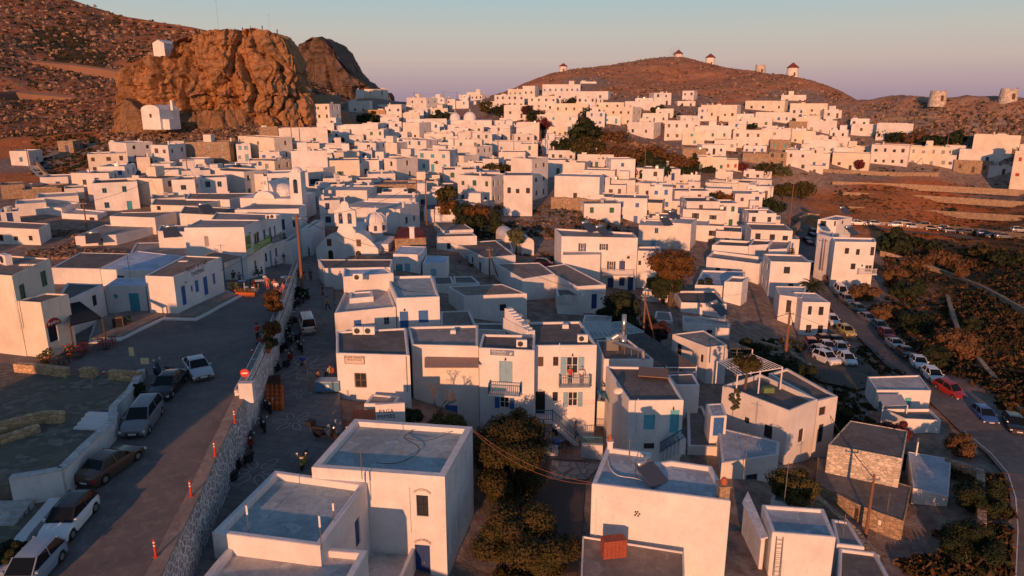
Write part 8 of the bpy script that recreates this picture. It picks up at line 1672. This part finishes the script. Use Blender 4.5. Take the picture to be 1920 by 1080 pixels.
def pick_px(x0, x1, y0, y1, cond=None, grow=0):
    def f(r):
        for _ in range(6):
            px, py = r.uniform(x0, x1), r.uniform(y0, y1)
            if cond and not cond(px, py): continue
            p = at(px, py, Dp(px, py)); p.z = T(p.x, p.y)
            global HARR
            if HARR is None: HARR = np.array(HXY[::5])
            if (np.abs(HARR-(p.x, p.y)).max(1) < 5).any(): continue
            return p, 1+grow*(p.y/150)
        return None
    return f
def right_of_road(px, py): return px > interp(py, [380,430,470,545,605,655,705,760,830,910,1080], [1560,1640,1660,1660,1660,1720,1790,1860,1930,2040,2080]) or (py > 890 and px < 1890 and px > 1700)
scatter('scrub', 4500, pick_px(1540, 2050, 470, 1080, right_of_road), .65, .55, [leafm(k, *LC[k]) for k in ('dark','dim','dim','dry','dim')], 4)
scatter('dry_grass', 1600, pick_px(1560, 1960, 345, 520, right_of_road), .55, .5, [leafm('dry', *LC['dry']), leafm('rust', *LC['rust']), leafm('dark', *LC['dark'])], 5)
RK = [rockm('field_rock', (.44,.28,.18), (.30,.19,.13), 3.), rockm('dark_rock', (.20,.14,.11), (.15,.11,.09), 3.)]
scatter('rocks', 3000, pick_px(930, 1960, 128, 300, lambda x, y: y > interp(x, [930,1055,1270,1490,1650,1920], [185,140,123,150,192,193])), .8, 1, RK, 6, rock=True)
scatter('hill_scrub', 1700, pick_px(930, 1960, 128, 330, lambda x, y: y > interp(x, [930,1055,1270,1490,1650,1920], [185,140,123,150,192,193])), .75, .5, [leafm('dry', *LC['dry']), leafm('dark', *LC['dark'])], 7)
scatter('field_stones', 900, pick_px(860, 1260, 380, 480), .35, 1, RK, 8, rock=True); scatter('weeds', 900, pick_px(860, 1300, 385, 500), .6, .5, [leafm('dark', *LC['dark']), leafm('dry', *LC['dry'])], 9)
scatter('rubble', 1500, pick_px(50, 235, 435, 485), .4, 1, RK, 10, rock=True); scatter('slope_scrub', 1500, pick_px(60, 480, 240, 330), .7, .6, [leafm('dry', *LC['dry']), leafm('dark', *LC['dark'])], 11); scatter('slope_rocks', 1200, pick_px(190, 500, 215, 290), .9, 1, RK, 12, rock=True)
scatter('yard_weeds', 1500, pick_px(1380, 1760, 640, 1080), .5, .55, [leafm('dark', *LC['dark']), leafm('green', *LC['green']), leafm('dry', *LC['dry'])], 13)
def mpick(r):
    px = r.uniform(-60, 640); yr = interp(px, *zip(*MSKY)); yb = interp(px, *zip(*MBASE)); py = yb+(yr-yb)*r.uniform(.02, 1)**1.25; t = (yb-py)/(yb-yr)
    d = math.exp(math.log(interp(px, [-900,0,300,700],[190,238,290,330]))*(1-t)+math.log(interp(px, [-900,0,400,660],[1100,1000,850,620]))*t); p = at(px, py, d); p.z += fbm(Vector((p.x, p.y, p.z*1.5))/98, 6)*7*min(1, t*5)+.1; return p, d/230
scatter('mountain_scrub', 5000, mpick, .85, .45, [leafm('dry', *LC['dry']), leafm('dark', *LC['dark'])], 14); scatter('mountain_rocks', 3600, mpick, .8, 1, RK, 15, rock=True)
# dry-stone field walls
for i, (pts, h, t) in enumerate((([(1650,478),(1700,492),(1770,516),(1840,545),(1925,592)], 1., 'pale dry-stone wall running down the valley below the reeds'),([(1600,420),(1680,424),(1780,430),(1925,446)], 1., 'dry-stone wall behind the row of cars on the track'),([(1775,560),(1800,640),(1850,700),(1925,790)], .7, 'broken low wall down the lower field'),([(1033,391),(1085,394),(1128,398)], 2.7, 'long old stone retaining wall with small windows below the big white house'),
   ([(1500,418),(1512,410),(1535,412)], 1.6, 'pale wall closing the valley road bend'),([(1475,470),(1482,440),(1500,425)], 1.4, 'sunlit stone wall along the inner side of the road bend'),([(1530,323),(1600,326),(1680,330),(1760,330)], 1.2, 'low field wall in front of the long white row'),([(1240,330),(1300,322)], 2., 'ruined stone wall beside the rust hillside trees'),([(70,310),(84,330),(118,352)], 1.2, 'sunlit wall along the footpath at the far left'),([(1700,885),(1780,880),(1835,900),(1838,1000)], 1., 'dry-stone wall along the bank below the valley road'),([(1530,950),(1600,1010),(1640,1060)], .9, 'crumbling wall behind the stone barn'),([(1400,640),(1470,660),(1530,700)], .6, 'low white-topped garden wall by the reddish pole'),([(1560,345),(1700,350),(1925,362)], .9, 'upper terrace wall across the brown field'),([(1580,365),(1740,372),(1925,384)], .9, 'middle terrace wall across the brown field'),([(1590,392),(1760,400),(1925,410)], .8, 'lower terrace wall across the brown field, above the parked row'),([(1560,205),(1660,226),(1760,222)], 1., 'old terrace wall on the rocky ridge slope'),([(1100,165),(1200,172),(1300,168)], 1., 'faint terrace wall high on the mill hill'))): drywall('field_wall', pts, h, .6, t)
pth = [G(*p) for p in ((55,300),(64,318),(80,332),(104,346),(130,352))]; ribbon('footpath', [(p+Vector((-1.5,0,.35)), p+Vector((1.5,0,.35))) for p in pth], roofm('pale'))
# ---------------------------------------------------------------- further houses filling the dense quarters
FR = random.Random(23); placed = 0
def can(px, py, w):
    p = at(px+w/2, py, Dp(px+w/2, py))
    return all((p.x-h.location.x)**2+(p.y+3-h.location.y)**2 > 46 for h in [q[0] for q in HOUSES])
for (x0, x1, y0, y1, n_) in ((560,900,245,350,34),(900,1060,240,330,14),(280,560,300,400,20),(590,800,345,400,8),(60,300,355,410,10),(1080,1400,335,430,24),(1000,1300,190,240,14),(1300,1600,215,300,18),(680,900,195,250,16),(1180,1420,400,470,10),(720,860,400,450,3),(1280,1450,470,560,4)):
    k = 0
    for _ in range(n_*14):
        if k >= n_: break
        px, py = FR.uniform(x0, x1), FR.uniform(y0, y1); d = Dp(px, py); w = FR.uniform(5, 9)/d*F; hh = FR.choice([3., 3.2, 3.4, 5.8])/d*F
        if can(px, py, w):
            H(px, px+w, py-hh, py, FR.choice([0, 8, 14, -4] if px < 960 else [0, 4, -6, -8]), nf=2 if hh*d/F > 5 else 1, m=FR.choice([0, 0, 1, 2, 2])); k += 1
# past three hundred houses the smallest ones far away are one mass
RANK = sorted([q for q in HOUSES if 'wd' in q[3] and proj(q[0].location)[2] > 150], key=lambda q: q[3]['wd']*q[3]['h']/proj(q[0].location)[2]**2)
NH = len([1 for q in HOUSES if q[0].name.split('.')[0] == 'house']); mass = MB(); mm = []
for q in RANK[:max(0, NH-292)]:
    rt = q[0]; off = rt.location
    for ch_ in list(rt.children):
        me = ch_.data; ids = []
        for mt in me.materials:
            if mt not in mm: mm.append(mt)
            ids.append(mm.index(mt))
        n0 = len(mass.v); mass.v += [tuple(v.co+off) for v in me.vertices]
        for pl in me.polygons: mass.f.append(tuple(n0+i for i in pl.vertices)); mass.m.append(ids[pl.material_index] if ids else 0)
        bpy.data.objects.remove(ch_)
    bpy.data.objects.remove(rt); HOUSES.remove(q)
if mm: o = mass.build('distant_houses', mm); o['kind'] = 'stuff'; o['label'] = 'mass of tiny white houses far up the slopes of the village'
# unseen houses added behind and left of the camera to shade square and road
for (x, y, w, dp_, h, t) in ((-45,4,15,11,12.5,''),(-64,-6,12,9,6,''),(-30,-22,12,9,6,''),(12,-14,12,9,6,''),(34,0,9,9,5,''),(-95,60,10,10,6,'')):
    z0 = T(x, y)-.5; house([(x,y),(x+w,y),(x+w,y+dp_),(x,y+dp_)], z0, z0+h, {0: [('w',2,3,z0+2,z0+3.2,'blue')]}, 0, 'grey', feat=dict(out=1))
# ---------------------------------------------------------------- labels for the houses of the village, each told by its look and its neighbour
LM = [('the chapel perched on the castle rock',300,95),('the barrel-roofed chapel under the rock',300,215),('the tall mast end of the castle rock',480,215),('the skyline poles',840,185),('the twin-domed distant church',880,225),('the small domed church with bell gable',955,235),('the green-shuttered house above the lane',900,360),
 ('the tall pinkish three-storey house',985,340),('the slim bell tower',565,345),('the house with the roof railing',430,340),('the stone house under the castle rock',390,285),('the lone house at the far left',37,298),('the dark pole on the rubble slope',163,400),('the arched veranda house',1050,248),('the small capped mill at the left ridge end',1056,150),
 ('the windmill with bare sail poles',1271,140),('the ridge mill with a tail pole',1485,160),('the stair-parapet house on the hill',1290,182),('the rust hillside trees',1210,295),('the long white row at right',1680,295),('the big blank white house at right',1870,268),('the broad roofless mill at right',1757,200),('the slender cypress on the hillside',1302,305),
 ('the orange umbrella-shaped tree',1355,375),('the chapel at the road bend',1410,440),('the navy-shuttered house',1120,440),('the old stone retaining wall',1080,385),('the church dome by the square',697,405),('the hillside house with four window pairs',1155,218),('the vaulted hilltop house',1488,185),('the field-edge green trees',1490,360),('the veranda roof on posts',795,322),('the footpath wall',90,330),('the double pole',1011,262)]
DIRS = [('right of',(1,0)),('below',(0,1)),('left of',(-1,0)),('above',(0,-1))]
cw = {0:'white',1:'warm white',2:'greyish white',3:'cream'}; used = {}; group = {}
for (root, px, py, ft) in HOUSES:
    if root.get('label'): continue
    if ft.get('out'): tag(root, 'white flat-roofed house standing %s' % {0:'outside the view'}.get(0), 'house'); continue
    L_ = sorted(LM, key=lambda l: (l[1]-px)**2+(2*(l[2]-py))**2)[0]; dx, dy = px-L_[1], 2*(py-L_[2]); a = max(DIRS, key=lambda d_: d_[1][0]*dx+d_[1][1]*dy)[0]
    wl = ft['wall']; c = cw.get(wl, 'stone-built'); st = {1:'single-storey',2:'two-storey',3:'three-storey'}.get(ft['nf'], 'tall'); sh = 'long' if ft['wd'] > 13 else 'narrow' if ft['wd'] < 6.5 else ''
    wn = 'without front windows' if ft['nw'] == 0 else ''
    base = ' '.join(x for x in (sh, c, st, 'house') if x); group.setdefault((L_[0], a), []).append((abs(dx)+abs(dy), root, base, ft, px, py))
ORD = ['nearest', 'second nearest', 'third nearest', 'fourth nearest', 'fifth nearest', 'sixth nearest', 'seventh nearest', 'eighth nearest', 'ninth nearest', 'tenth nearest', 'eleventh nearest', 'twelfth nearest', 'thirteenth nearest', 'fourteenth nearest', 'fifteenth nearest', 'sixteenth nearest', 'seventeenth nearest', 'eighteenth nearest']
for (lm, a), lst in group.items():
    lst.sort(key=lambda q: q[0]); cnt = {}
    for q in lst: cnt[q[2]] = cnt.get(q[2], 0)+1
    seen = {}
    for (dist, root, base, ft, px, py) in lst:
        i = seen.get(base, 0); seen[base] = i+1
        lab = '%s %s %s' % (base, a, lm) if cnt[base] == 1 else '%s %s %s, %s' % (base, a, lm, ORD[min(i, 17)]) if len(base.split()+a.split()+lm.split()) < 14 else '%s %s %s, %s' % (base.replace(' house',''), a, lm, ORD[min(i, 17)].split()[0]); tag(root, lab[0].lower()+lab[1:], 'house')
allh = {}
for q in HOUSES:
    if q[3].get('out'): tag(q[0], None, 'house', 'houses behind the camera'); q[0]['label'] = 'white flat-roofed village house standing behind the viewpoint'
make_ground()
